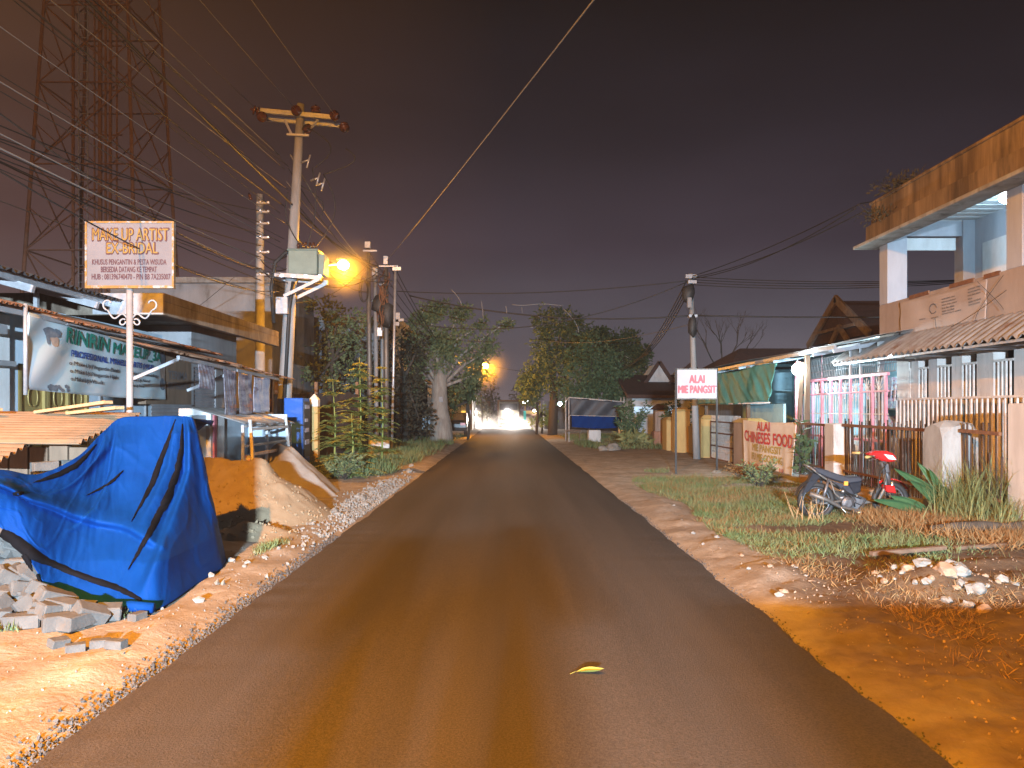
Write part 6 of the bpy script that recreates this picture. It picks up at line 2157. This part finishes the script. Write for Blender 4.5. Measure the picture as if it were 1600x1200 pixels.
def fban(off=0.0):
    def fn(u, v):
        y = 20.2 - 3.9 * u
        z = .06 + 1.27 * v + .05 * (1 - v) * sm(.25, 0, u) - .06 * (1 - v) * sm(.7, 1, u) - .03 * v * math.sin(u * PI)
        x = 6.16 - .04 * u + .03 * math.sin(u * 9 + 1) * (1.1 - v) + .035 * math.sin(u * 22) * (1 - v) * (sm(.75, .85, u) + sm(.2, .1, u)) - .1 * (1 - v) * sm(.75, 1, u)
        return V((x - off, y, z))
    return fn


MB().sheet(70, 18, fban(), thick=.004).build('cloth', M['banner_cream'], fb, True)
t_ = MB()
text_on(t_, 'ALAI', fban(.02), .33, .57, .83, 1.0, 0, 0, fat=.045)
text_on(t_, 'CHINESES FOOD', fban(.02), .05, .97, .58, .79, 0, 0, fat=.045)
text_on(t_, 'Jl. Yulitsol No. 18', fban(.02), .12, .8, .05, .17, 0, 0, fat=.04)
t_.build('lettering', M['red_text'], fb, recalc=False)
t_ = MB()
text_on(t_, 'MIE PANGSIT', fban(.02), .24, .76, .42, .555, 0, 0, fat=.04)
text_on(t_, 'IFU MIE GORENG', fban(.02), .22, .78, .24, .375, 0, 0, fat=.04)
t_.build('lettering', M['yellow_text'], fb, recalc=False)

# restaurant signboard on two posts
sg = thing('signboard', 'white signboard with red lettering on two thin black posts by the gate', 'sign', at(1088, 741, 19.0))
for px in (1056, 1120):
    p_ = at(px, 600, 19.0)
    MB().span((p_.x - .022, 18.98, -.05), (p_.x + .022, 19.02, 2.62)).build('post', M['black'], sg)
a_, b_2 = at(1058, 622, 18.96), at(1119.5, 578, 18.96)
MB().span((a_.x, 18.945, a_.z), (b_2.x, 18.985, b_2.z)).build('board', M['sign_white'], sg)
fr = MB()
fr.span((a_.x - .01, 18.935, b_2.z), (b_2.x + .01, 18.99, b_2.z + .03)).span((a_.x - .01, 18.935, a_.z - .03), (b_2.x + .01, 18.99, a_.z))
fr.build('board_edge', M['dark_pole'], sg)
t_ = MB()
sf = lambda u, v: V((a_.x + (b_2.x - a_.x) * u, 18.941, a_.z + (b_2.z - a_.z) * v))
text_on(t_, 'ALAI', sf, .31, .69, .54, .81, 0, 0, fat=.07)
text_on(t_, 'MIE PANGSIT', sf, .03, .985, .18, .44, 0, 0, fat=.07)
t_.build('lettering', M['dim_red_text'], sg, recalc=False)
MB().blob((b_2.x - .0, 19, .0), (.14, .14, .1), 2, .3, 1.5, 3).build('footing', M['stone'], sg)

# blue and black tarp stall farther along
ts = thing('tarp_stall', 'roadside stall wrapped in black and blue tarpaulin on thin wooden legs', 'stall', at(930, 690, 38))
Ys = 38
c4 = [at(889, 621, Ys), at(975, 628, Ys), at(975, 668, Ys), at(889, 668, Ys)]
MB().sheet(20, 10, lambda u, v: c4[0].lerp(c4[1], u).lerp(c4[3].lerp(c4[2], u), v * .62) + V((0, .04 * math.sin(u * 15 + v * 4), 0)), thick=.01).build('black_tarp', M['tarp_dark'], ts, True)
MB().sheet(30, 12, lambda u, v: (at(893, 649, Ys).lerp(at(970, 652, Ys), u)).lerp(at(893, 667, Ys).lerp(at(970, 668, Ys), u), v) + V((0, -.08 - .1 * v + .05 * math.sin(u * 19 + v * 3), -.06 * math.sin(u * PI) * v)), thick=.01).build('blue_tarp', M['tarp'], ts, True)
fr = MB()
for px, dy in ((889, 0), (975, 0), (884, 1.6), (970, 1.6)):
    fr.tube([at(px, 692, Ys + dy).xy.to_3d(), at(px, 621, Ys + dy)], .035, 6)
fr.tube([c4[0], c4[1]], .04, 6).tube([c4[0], at(884, 628, 39.6)], .03, 6).tube([at(889, 649, Ys - .06), at(972, 651, Ys - .06)], .02, 5)
fr.build('frame', M['white_bar'], ts, True)
MB().sheet(8, 6, lambda u, v: at(884, 624, 39.6).lerp(at(970, 630, 39.6), u) - V((0, 0, .9 * v)), thick=.01).build('back_tarp', M['tarp_dark'], ts, True)
tag(MB().span(at(918, 691, 37.8), at(939, 672, 37.2)).build('white_box', M['white_wall'], loc=at(928, 690, 37.5), bevel=.02), 'white polystyrene box under the tarpaulin stall', 'box')
tag(MB().span(at(884, 672, 37.7), at(908, 674.5, 37.0)).span(at(885, 691, 37.6), at(886.5, 674, 37.55)).span(at(905, 691, 37.6), at(906.5, 674, 37.55)).build('bench', M['old_wood'], loc=at(895, 690, 37.5)), 'low dark wooden bench at the left foot of the tarpaulin stall', 'bench')
bu = thing('stall_lamp', 'small cool white bulb hanging at the left of the tarpaulin stall', 'lamp', at(875, 631, 41))
MB().blob(at(875, 631, 41), .11, 2, 0).build('bulb', mat('stall bulb', (1, 1, 1), None, emit=(.65, .88, 1), estr=22), bu, True)
MB().tube([at(875, 628, 41), at(872, 610, 41)], .012, 5).build('flex', M['cable'], bu)
lamp('stall_light', at(875, 634, 40.8), 60, (.7, .9, 1), .08, bu)
for lab, p_, rr2, sd_ in (('largest rounded boulder at the right verge before the tarpaulin stall', at(957, 706, 30), .3, 3), ('small flat boulder left of the rounded boulder', at(943, 707, 30), .2, 8)):
    p_.z = .05
    tag(MB().blob(p_, (rr2, rr2 * .8, rr2 * .75), 3, .3, 1.4, sd_).build('boulder', M['stone'], smooth=True, loc=p_), lab, 'boulder')

# ---------------- drain slab, stones, timber on the verge
tag(MB().box((5.95, 16.9, .12), (.95, 1.5, .16), Euler((0, .04, .1)).to_matrix()).build('stone_slab', M['concrete'], loc=(5.95, 16.9, .1), bevel=.02), 'grey stone slab bridging the drain below the food banner', 'slab')
tag(MB().box((5.55, 14.6, .02), (1.15, 1.0, .1), Euler((0, 0, .1)).to_matrix()).build('concrete_slab', M['stone_warm'], loc=(5.5, 14.6, 0), bevel=.02), 'brown worn slab in the grass left of the motorbike', 'slab')
tag(MB().span((6.1, 13.0, -.1), (6.3, 16.1, .24)).build('drain_wall', M['stone_warm'], loc=(6.2, 14.5, 0), bevel=.02), 'low earthy drain wall under the picket fence', 'wall')
lg = MB()
pts = [V((5.25, 9.55, .1)), V((5.55, 9.5, .12)), V((5.85, 9.45, .15)), V((6.15, 9.5, .12)), V((6.6, 9.5, .13)), V((7.3, 9.45, .12))]
lg.tube([p + V((0, 0, .02 * math.sin(i_ * 2))) for i_, p in enumerate(pts)], [.06, .075, .1, .085, .1, .1], 10)
lg.tube([(5.7, 9.5, .1), (5.95, 9.2, .05), (6.05, 9.1, .03)], [.05, .03, .02], 7)
tag(lg.build('log', M['dark_bark'], smooth=True, loc=(5.9, 9.5, .1)), 'dark rotting log lying on the dry ground at the right', 'log')
tag(MB().beam((3.85, 8.15, .07), (4.75, 8.35, .1), .07, .045).build('timber_pole', M['old_wood'], loc=(4.3, 8.2, .06), bevel=.006), 'thin weathered timber lying between grass and rubble', 'timber')
tag(MB().beam((4.95, 8.5, .07), (6.2, 8.75, .1), .08, .04).build('timber_pole', M['old_wood'], loc=(5.6, 8.6, .06), bevel=.006), 'second thin timber lying on the dry soil right of the rubble', 'timber')


def stone(p, r_, sd, lab, grp, m_=None, sub=2):
    z = ground_z(p[0], p[1])
    o = MB().blob((p[0], p[1], z + r_[2] * .4), r_, sub, .5, 1.6, sd).build('stone', m_ or M['stone'], loc=(p[0], p[1], z))
    o.rotation_euler = (0, 0, sd * 1.3)
    return tag(o, lab, 'stone', grp)


rr_ = random.Random(31)
GR = 'rubble stones heaped on the right verge'
big = [(1440, 893, .1), (1462, 888, .09), (1490, 886, .15), (1478, 916, .13), (1445, 905, .11), (1412, 890, .09), (1418, 905, .08), (1525, 925, .12), (1505, 898, .08), (1465, 878, .06), (1430, 880, .06), (1500, 915, .1), (1537, 940, .09), (1478, 930, .06), (1400, 898, .06), (1455, 918, .05), (1512, 935, .07), (1430, 915, .05)]
for i, (px, py, s_) in enumerate(big):
    Yg = 1.6 * F / (py - 640 - 0) * (1 - .06)
    X_ = (px - 794) / F * Yg
    lab = 'pale rubble stone in the heap on the right verge'
    if i == 2:
        lab = 'longest whitish stone on top of the rubble heap'
    elif i == 3:
        lab = 'flat orange-tinted stone at the front of the rubble heap'
    elif i == 7:
        lab = 'rounded grey stone at the right end of the rubble heap'
    stone((X_, Yg), (s_ * .82, s_ * .55, s_ * .5), i + 3, lab, GR, M['stone'] if i % 3 else M['stone_warm'])
for i in range(34):
    a_, d_ = rr_.uniform(0, 6.28), rr_.uniform(.1, 1) ** .7
    s_ = rr_.uniform(.018, .045)
    stone((3.85 + .62 * d_ * math.cos(a_), 6.85 + .55 * d_ * math.sin(a_)), (s_ * 1.3, s_, s_ * .8), i + 260, 'small broken stone half buried round the rubble heap', 'small stones round the rubble heap', M['stone'] if i % 3 else M['stone_warm'], 1)
GB2 = 'stones along the right edge of the asphalt'
for i in range(22):
    y = rr_.uniform(6.2, 13)
    x = 2.2 + rr_.uniform(.0, .75) + .02 * y * 0
    s_ = rr_.uniform(.014, .036)
    stone((x, y), (s_ * 1.3, s_, s_ * .7), i + 40, 'small pale stone in the crumbly right edge of the road', GB2, M['stone'] if i % 4 else M['stone_warm'], 1)
GL2 = 'white stones strewn on the left verge'
for i in range(40):
    y = rr_.uniform(11, 22) if i < 28 else rr_.uniform(6, 11)
    x = -2.3 - rr_.uniform(.05, .55) if i < 28 else -2.4 - rr_.uniform(.1, .9)
    s_ = rr_.uniform(.03, .075) if i < 28 else rr_.uniform(.02, .045)
    stone((x, y), (s_ * 1.3, s_, s_ * .8), i + 140, 'small white stone strewn beside the left road edge', GL2, M['stone'], 1)


def crumbs(name, label, m_, fn, n, smin, smax):
    mb = MB()
    r_ = random.Random(len(label))
    for q in range(n):
        x, y = fn(r_)
        z = ground_z(x, y)
        if road_l(y) < x < road_r(y):
            z = .005
        s_ = r_.uniform(smin, smax)
        R = Euler((r_.uniform(0, 3), r_.uniform(0, 3), r_.uniform(0, 3))).to_matrix()
        vs = [V((x, y, z + s_ * .3)) + R @ (V(v) * s_ * r_.uniform(.7, 1.2)) for v in ((1, 0, 0), (-1, 0, 0), (0, .9, 0), (0, -.8, 0), (0, 0, .7), (0, 0, -.6))]
        mb.add(vs, [(0, 2, 4), (2, 1, 4), (1, 3, 4), (3, 0, 4), (2, 0, 5), (1, 2, 5), (3, 1, 5), (0, 3, 5)])
    o = mb.build(name, m_, recalc=False)
    o['kind'] = 'stuff'
    o['label'] = label
    return o


crumbs('gravel', 'dark asphalt crumbs along the left road edge', M['crumb'], lambda r_: (lambda y: (road_l(y) - abs(r_.gauss(0, .07)), y))(r_.uniform(3, 10)), 2600, .006, .02)
crumbs('gravel', 'dark asphalt crumbs along the right road edge', M['crumb'], lambda r_: (lambda y: (road_r(y) + abs(r_.gauss(0, .03)), y))(r_.uniform(3, 14)), 900, .005, .014)
crumbs('gravel', 'pale grit scattered over the left verge', M['stone'], lambda r_: (-2.2 - abs(r_.gauss(0, .8)) - .03, r_.uniform(3.3, 22)), 900, .004, .013)
crumbs('gravel', 'pale grit scattered over the right verge', M['stone'], lambda r_: (2.1 + abs(r_.gauss(0, 1.1)), r_.uniform(3.3, 18)), 420, .003, .008)
crumbs('gravel', 'brown clods over the bare soil at the right', M['stone_warm'], lambda r_: (r_.uniform(2.3, 5.2), r_.uniform(3.4, 8)), 900, .005, .014)
crumbs('gravel', 'white gravel spread beside the road below the sand heaps', M['stone'], lambda r_: (-2.25 - abs(r_.gauss(0, .3)), r_.gauss(13.5, 2)), 1500, .015, .04)

lf = MB()
lp_ = V((.49, 4.6, .012))
for sg_ in (-1, 1):
    lf.sheet(8, 3, lambda u, v: lp_ + V(((u - .5) * .17, .012 * math.sin(u * 5) + sg_ * .03 * math.sin(PI * u) ** .8 * v, .012 + .03 * (u - .3) ** 2 * 4 * .5 + .022 * v * math.sin(PI * u))))
lf.tube([lp_ + V((-.085, 0, .02)), lp_ + V((-.12, -.01, .008))], .002, 4)
tag(lf.build('fallen_leaf', M['leafyellow'], smooth=True, loc=lp_), 'single curled yellow-green leaf lying on the asphalt', 'leaf')
# ================================================================== MOTORBIKE
BY = 11.2
mk = thing('motorbike', 'old stripped black motorbike with red cowling and no front panels by the picket fence', 'motorbike', at(1335, 800, BY))


def mp(px, py, dy=0.0):
    return at(px, py, BY) + V((0, dy, 0))


def ring(c_, R, r_, n=28, k_=8):
    c_ = V(c_)
    return [c_ + V((R * math.cos(2 * PI * q / n), 0, R * math.sin(2 * PI * q / n))) for q in range(n + 1)]


rw = mp(1275, 786)
rw.z = .27
fwc = mp(1397, 786)
fwc.z = .27
fwc.y += .12
for c_, nm in ((rw, 'rear'), (fwc, 'front')):
    ty = MB().tube(ring(c_, .235, .04), .042, 8, cap=False).build('wheel', M['black'], mk, True)
    MB().tube(ring(c_, .195, .02), .014, 6, cap=False).build('rim', M['engine'], ty, True)
    sp = MB()
    for q in range(18):
        a_ = 2 * PI * q / 18
        sp.tube([c_ + V((.03 * math.cos(a_ + .6), .02 * (-1) ** q, .03 * math.sin(a_ + .6))), c_ + V((.195 * math.cos(a_), 0, .195 * math.sin(a_)))], .0025, 4)
    sp.tube([c_ - V((0, .06, 0)), c_ + V((0, .06, 0))], .035, 10)
    sp.build('spokes', M['chrome'], ty)
# seat
sp_ = [(1266, 728), (1285, 733), (1305, 740), (1322, 744), (1338, 743), (1343, 748), (1340, 752), (1318, 755), (1295, 748), (1272, 738)]
MB().prism([mp(x, y) for x, y in sp_], (0, -.12, 0), (0, .12, 0)).build('seat', M['seat'], mk, bevel=.018)
fr = MB()
fr.tube([mp(1262, 729, -.08), mp(1280, 743, -.08), mp(1300, 756, -.07), mp(1322, 768, -.05), mp(1335, 775, -.04)], .017, 7)
fr.tube([mp(1262, 729, .08), mp(1280, 743, .08), mp(1300, 756, .07), mp(1322, 768, .05), mp(1335, 775, .04)], .017, 7)
fr.tube([mp(1335, 772), mp(1350, 785), mp(1372, 782), mp(1384, 760), mp(1382, 735), mp(1376, 722)], .028, 8)
fr.tube([mp(1294, 752, -.09), mp(1300, 770, -.09), mp(1325, 792, -.08), mp(1340, 797, -.06)], .014, 6)
fr.tube([mp(1276, 786, -.1), mp(1300, 783, -.1), mp(1320, 780, -.08)], .02, 7)
fr.tube([mp(1276, 786, .1), mp(1300, 783, .1), mp(1320, 780, .08)], .02, 7)
fr.tube([mp(1262, 729, -.08), mp(1256, 726), mp(1262, 729, .08)], .014, 6)
fr.build('frame', M['dark_pole'], mk, True)
MB().tube([mp(1290, 747, -.11), mp(1279, 784, -.12)], [.02, .028], 8).tube([mp(1290, 747, .11), mp(1279, 784, .12)], [.02, .028], 8).build('shock_absorber', M['engine'], mk, True)
MB().sheet(14, 6, lambda u, v: rw + V((-.31 * math.cos(1.95 - 1.75 * u) * -1 * -1, -.06 + .12 * v, .31 * math.sin(1.95 - 1.75 * u) + .02 * math.sin(PI * v)))).build('rear_mudguard', M['black'], mk, True)
MB().prism([mp(1268, 738), mp(1282, 742), mp(1262, 768), mp(1250, 772)], (0, -.05, 0), (0, .05, 0)).build('tail_piece', M['navy'], mk, bevel=.01)
MB().prism([mp(1322, 754), mp(1342, 751), mp(1340, 768), mp(1328, 772)], (0, -.1, 0), (0, .1, 0)).build('side_panel', M['navy'], mk, bevel=.012)
MB().prism([mp(1294, 750), mp(1322, 758), mp(1330, 772), mp(1310, 766)], (0, -.11, 0), (0, -.09, 0)).build('side_panel', M['seat'], mk, bevel=.006)
MB().span(mp(1313, 757, -.13), mp(1319, 751, -.112)).build('indicator', M['amber'], mk)
en = MB()
en.blob(mp(1322, 782), (.16, .12, .12), 2, .25, 2, 4).box(mp(1333, 785), (.2, .16, .16), Euler((0, .3, 0)).to_matrix())
for q in range(6):
    en.box(mp(1337 + q * 2.2, 780 + q * 1.1), (.008, .15, .13), Euler((0, .45, 0)).to_matrix())
en.lathe(mp(1318, 784, -.17), (0, 1, 0), [(0, .05), (.02, .085), (.06, .09)], 14)
en.build('engine', M['engine'], mk)
MB().tube([mp(1345, 786, -.1), mp(1335, 796, -.14), mp(1305, 790, -.15), mp(1285, 779, -.16), mp(1258, 769, -.17)], [.018, .02, .022, .034, .038], 10).build('exhaust', M['dark_pole'], mk, True)
MB().lathe(mp(1312, 766, -.1), (-.3, -1, 0), [(0, .03), (.03, .04), (.05, .01)], 10).build('carburettor', M['chrome'], mk, True)
MB().tube([mp(1300, 783, -.14), mp(1312, 797, -.18), mp(1326, 800, -.22)], .012, 6).tube([mp(1322, 796, -.22), mp(1334, 797, -.3)], .02, 6).build('kick_stand', M['chrome'], mk, True)
# steering column, cowl and bars
MB().tube([mp(1379, 716), mp(1386, 742), mp(1392, 760)], [.03, .03, .028], 8).build('steering_column', M['engine'], mk, True)
MB().tube([mp(1390, 752, -.07), fwc + V((0, -.075, 0))], .02, 8).tube([mp(1390, 752, .07), fwc + V((0, .075, 0))], .02, 8).build('front_fork', M['chrome'], mk, True)
MB().prism([mp(x, y) for x, y in ((1353, 709), (1366, 704), (1384, 704.5), (1395, 710), (1399, 718), (1391, 722), (1376, 720), (1362, 714))], (0, -.085, 0), (0, .085, 0)).build('handlebar_cowl', M['red_plastic'], mk, bevel=.025)
MB().prism([mp(x, y) for x, y in ((1376, 709), (1390, 711), (1396, 718), (1384, 717))], (0, -.098, 0), (0, -.08, 0)).build('headlamp', M['clear_lens'], mk, bevel=.004)
MB().prism([mp(x, y) for x, y in ((1374, 722), (1386, 724), (1388, 738), (1379, 740))], (0, -.05, 0), (0, .05, 0)).build('lamp_bracket', M['engine'], mk, bevel=.01)
en2 = MB()
for q, (x0, y0, x1, y1, bw) in enumerate(((1300, 756, 1330, 790, 6), (1310, 760, 1340, 778, -5), (1295, 752, 1316, 786, 9), (1322, 772, 1346, 790, -7), (1376, 722, 1372, 762, 5), (1380, 724, 1366, 770, -6))):
    en2.tube([mp(x0 + (x1 - x0) * t_ + bw * math.sin(PI * t_), y0 + (y1 - y0) * t_, -.12 - .03 * math.sin(q + t_ * 3)) for t_ in [k_ / 7 for k_ in range(8)]], .007, 5)
en2.build('cable_loom', M['cable'], mk, True)
MB().prism([mp(x, y) for x, y in ((1300, 766), (1330, 770), (1344, 782), (1340, 797), (1318, 793), (1302, 780))], (0, -.07, 0), (0, .07, 0)).build('engine_block', M['black'], mk, bevel=.015)
MB().tube([mp(1365, 713, -.05), mp(1352, 711, -.26), mp(1336, 712, -.36)], .013, 7).tube([mp(1372, 711, .08), mp(1362, 709, .26), mp(1352, 710, .36)], .013, 7).build('handlebar', M['chrome'], mk, True)
MB().tube([mp(1347, 711.5, -.29), mp(1334, 712, -.38)], .02, 8).build('grip', M['yellow'], mk, True)
MB().tube([mp(1358, 709.5, .29), mp(1350, 710, .38)], .02, 8).build('grip', M['yellow'], mk, True)
MB().tube([mp(1362, 715, -.2), mp(1340, 717, -.36)], .006, 5).build('brake_lever', M['chrome'], mk, True)
MB().sheet(12, 6, lambda u, v: fwc + V((.3 * math.cos(.5 + 1.7 * u), -.05 + .1 * v, .3 * math.sin(.5 + 1.7 * u) + .015 * math.sin(PI * v))), thick=.004).build('front_mudguard', M['red_plastic'], mk, True)
MB().prism([mp(1379, 757), mp(1393, 758), mp(1396, 770), mp(1381, 768)], (0, -.1, 0), (0, .05, 0)).build('leg_shield', M['red_plastic'], mk, bevel=.012)

# ================================================================== PLANTS AND GRASS
def blades(name, label, pts, hmin, hmax, wid, m_, lean=.45, kind='stuff', parent=None, outward=None):
    P = np.array(pts)
    N = len(P)
    D = np.stack([RNG.normal(size=N) * lean, RNG.normal(size=N) * lean, np.ones(N)], axis=1)
    if outward is not None:
        D[:, :2] += (P[:, :2] - np.array(outward)[:2]) * 1.2
    L = RNG.uniform(hmin, hmax, N)
    o = leaf_obj(name, P, D, L, wid * RNG.uniform(.6, 1.4, N), m_, parent)
    if parent is None:
        o['kind'] = kind
        o['label'] = label
    return o


def scatter(fn, n, x0, x1, y0, y1):
    out = []
    r_ = random.Random(n)
    tries = 0
    while len(out) < n and tries < n * 12:
        tries += 1
        x, y = r_.uniform(x0, x1), r_.uniform(y0, y1)
        if r_.random() < fn(x, y):
            out.append((x, y, ground_z(x, y) - .005))
    return out


def verge(x, y):
    if x < 2.75 + .25 * math.sin(y * 1.1) or x > 6.4:
        return 0
    d = sm(-.15, .4, fbm(x, y, .9, 51) + .34)
    d *= sm(7.6, 9.6, y + .25 * (x - 3)) * (1 - sm(17.2, 18.6, y))
    d *= 1 - sm(4.6, 5.4, x) * (1 - sm(9.6, 10.8, y))
    return d * (1 - .9 * sm(4.9, 5.4, x) * sm(13.9, 14.2, y) * (1 - sm(15, 15.3, y)))


blades('grass', 'short green and straw coloured grass on the right verge', scatter(verge, 52000, 2.7, 6.4, 7.4, 18.6), .03, .12, .0065, M['grass'], .75)
blades('dry_grass', 'dry straw among the grass on the right verge', scatter(lambda x, y: verge(x, y) * sm(-.3, .3, fbm(x, y, 1.3, 55)), 9000, 2.7, 6.4, 7.4, 18.6), .05, .15, .007, M['dry_grass'], .9)
blades('dry_grass', 'sparse straw on the bare soil at the lower right', scatter(lambda x, y: sm(.0, .5, fbm(x, y, 1.1, 57)) * sm(2.5, 3.2, x), 3000, 2.5, 6, 4.2, 8.5), .04, .12, .006, M['dry_grass'], 1.2)


def dead(x, y):
    return sm(.9, .35, math.hypot((x - 5.55) / 1.0, (y - 10.6) / 1.0)) + .5 * sm(1.6, .5, math.hypot((x - 6.6) / 1.2, (y - 9.3)))


blades('dead_grass', 'mat of orange-brown dead grass between the motorbike and the log', scatter(dead, 12000, 4.4, 8, 8.3, 12), .07, .26, .009, M['dry_grass'], .8)
blades('grass', 'patches of grass at the foot of the blue tarp', scatter(lambda x, y: sm(.45, .1, math.hypot((x + 2.75) / .4, (y - 8.9) / 1.3)) + sm(.35, .1, math.hypot((x + 3.15), (y - 6.0) / .35)) + sm(.35, .1, math.hypot((x + 3.75) / .8, (y - 5.55) / .3)), 5200, -4.6, -2.2, 5.1, 10.6), .03, .11, .008, M['grass'])
blades('grass', 'long grass round the feet of the saplings and the concrete block', scatter(lambda x, y: sm(1, .3, math.hypot((x + 4.0) / 1.3, (y - 19.5) / 2.2)) + sm(1, .3, math.hypot((x + 3.5) / .9, (y - 23.5) / 2.5)), 9000, -5.8, -2.4, 16.5, 27), .12, .5, .014, M['grass'], .4)
blades('grass', 'grass along the left verge below the acacia tree', scatter(lambda x, y: sm(-2.4, -2.9, x) * sm(-.2, .3, fbm(x, y, .5, 61)), 7000, -6, -2.4, 26, 48), .1, .35, .02, M['grass'])
blades('grass', 'grass along the right verge below the tarpaulin stall', scatter(lambda x, y: sm(2.9, 3.6, x) * sm(-.2, .3, fbm(x, y, .5, 63)), 6000, 2.6, 6.5, 30, 46), .08, .3, .02, M['grass'])

# tall reeds, one clump each
for lab, cx, cy, n_, hh in (('tall arching reed clump at the right edge of the photo', 6.85, 10.35, 800, 1.25), ('tall reed clump in front of the rough fence pillar', 6.3, 10.5, 600, 1.15), ('lower reed clump nearest the log', 6.45, 9.85, 420, .75)):
    o = thing('reed_clump', lab, 'reeds', (cx, cy, 0), 'reed clumps by the fence')
    mb = MB()
    r_ = random.Random(n_)
    for q in range(n_):
        a_ = r_.uniform(0, 2 * PI)
        b0 = V((cx + r_.gauss(0, .2), cy + r_.gauss(0, .15), -.02))
        H = hh * r_.uniform(.5, 1.1)
        R = H * r_.uniform(.2, .95)
        wd = V((-math.sin(a_), math.cos(a_), 0)) * r_.uniform(.003, .007)
        pts = []
        for m_ in range(6):
            f_ = m_ / 5
            pts.append(b0 + V((math.cos(a_) * R * f_ ** 1.6, math.sin(a_) * R * f_ ** 1.6, H * (f_ - .34 * f_ ** 3 * (R / H) * 1.6))))
        vs = []
        for m_, p in enumerate(pts):
            k_ = 1 - (m_ / 5) ** 2 * .95
            vs += [p - wd * k_, p + wd * k_]
        mb.add(vs, [(2 * m_, 2 * m_ + 1, 2 * m_ + 3, 2 * m_ + 2) for m_ in range(5)])
    mb.build('blades', M['reed'], o, True, recalc=False)
# broad leaved plant
bp_ = thing('broad_leaf_plant', 'plant with long broad green leaves beside the motorbike cowling', 'plant', (5.95, 10.9, 0))


def broad(b0, tip, w_, droop=.1):
    b0, tip = V(b0), V(tip)
    ax = tip - b0
    sd = ax.cross(V((0, 1, .25))).normalized()

    def fn(u, v):
        ww = w_ * math.sin(PI * min(1, .08 + .92 * u) ** .8) ** .7 * (1 if u < .98 else .3)
        return b0 + ax * u + sd * (v - .5) * ww + V((0, -.06 * abs(v - .5) * 2 * (w_ / .1) * .5, -droop * u * u + .02 * math.cos((v - .5) * PI)))
    return MB().sheet(14, 4, fn, thick=.002).build('leaf', M['broad_leaf'], bp_, True)


for px0, py0, px1, py1, dy, w_ in ((1482, 790, 1396, 722, .0, .14), (1484, 790, 1432, 712, .15, .13), (1478, 795, 1420, 740, -.15, .15), (1480, 795, 1450, 722, -.05, .12), (1486, 792, 1466, 748, -.2, .17), (1470, 798, 1455, 742, .1, .12), (1440, 800, 1364, 770, -.25, .13), (1450, 802, 1390, 764, -.1, .14), (1490, 800, 1500, 735, .1, .1)):
    broad(at(px0, py0, 10.9), at(px1, py1, 10.9 + dy), w_)


def shrub(name, label, c_, r_, leaf, m_, n_, stems=8, group=None):
    o = thing(name, label, 'shrub', (c_[0], c_[1], 0), group)
    c_ = V(c_)
    P, D = [], []
    rr2 = random.Random(n_)
    mb = MB()
    b0 = V((c_.x, c_.y, 0))
    for q in range(stems):
        e_ = c_ + V((rr2.uniform(-1, 1) * r_[0], rr2.uniform(-1, 1) * r_[1], rr2.uniform(-.3, 1) * r_[2]))
        pts = [b0, b0.lerp(e_, .5) + V((0, 0, .08)), e_]
        mb.tube(pts, [.012, .009, .004], 5)
        for k_ in range(n_ // stems):
            f_ = rr2.uniform(.25, 1)
            p = pts[0].lerp(pts[1], f_ * 2) if f_ < .5 else pts[1].lerp(pts[2], f_ * 2 - 1)
            P.append(tuple(p))
            D.append((rr2.uniform(-1, 1), rr2.uniform(-1, 1), rr2.uniform(-.4, .9)))
    mb.build('stem', M['dark_bark'], o, True)
    leaf_obj('leaves', P, D, leaf * RNG.uniform(.7, 1.3, len(P)), leaf * .38, m_, o)
    return o


shrub('shrub', 'dry olive shrub in front of the food banner', (5.1, 15.6, .3), (.42, .4, .3), .09, M['grass'], 700, 22)
shrub('shrub', 'dark leaved shrub growing up against the pickets right of the food banner', (6.15, 16.2, .95), (.25, .25, .45), .2, M['leaf_b'], 150, 9)
shrub('shrub', 'brownish low shrub at the foot of the restaurant sign', (5.3, 17.2, .2), (.5, .4, .2), .08, M['dry_grass'], 420, 16)
shrub('shrub', 'spiky green shrub between the tarpaulin stall and the ornate pillar', (5.3, 32.5, .3), (.7, .6, .3), .4, M['reed'], 260, 14)
shrub('shrub', 'tall leafy shrub behind the ornate pillar', (5.6, 34.5, 1.2), (.8, .8, .9), .2, M['leaf_c'], 900, 14)
shrub('shrub', 'bushy green shrub under the ochre wall by the grey pole', (6.9, 31, 1.4), (.7, .8, .7), .18, M['leaf_b'], 900, 14)
shrub('shrub', 'low bluish green shrub at the front of the sapling clump', (-3.75, 17.6, .3), (.55, .4, .35), .11, M['leaf_a'], 900, 20)
tg = MB()
rr_ = random.Random(77)
for q in range(22):
    b0 = V((4.25 + rr_.uniform(-.15, .2), 10.9 + rr_.uniform(-.2, .2), 0))
    tg.tube([b0, b0 + V((rr_.uniform(-.15, .12), rr_.uniform(-.1, .1), rr_.uniform(.15, .42)))], [.006, .003], 4)
tag(tg.build('dry_twigs', M['wood'], loc=(4.3, 10.9, 0)), 'bundle of dry straw coloured twigs behind the rear wheel of the motorbike', 'twigs')
for i, (x, y, m_, lab) in enumerate(((3.85, 19.6, M['grass'], 'low tuft of green weeds on the bare ground before the gate'), (4.9, 6.6, M['grass'], 'small green weed at the right edge of the rubble heap'))):
    o = thing('weed_tuft', lab, 'weed', (x, y, 0))
    pts = [(x + random.gauss(0, .16), y + random.gauss(0, .12), ground_z(x, y) - .01) for q in range(260)]
    blades('blades', None, pts, .05, .2, .012, m_, .7, parent=o)
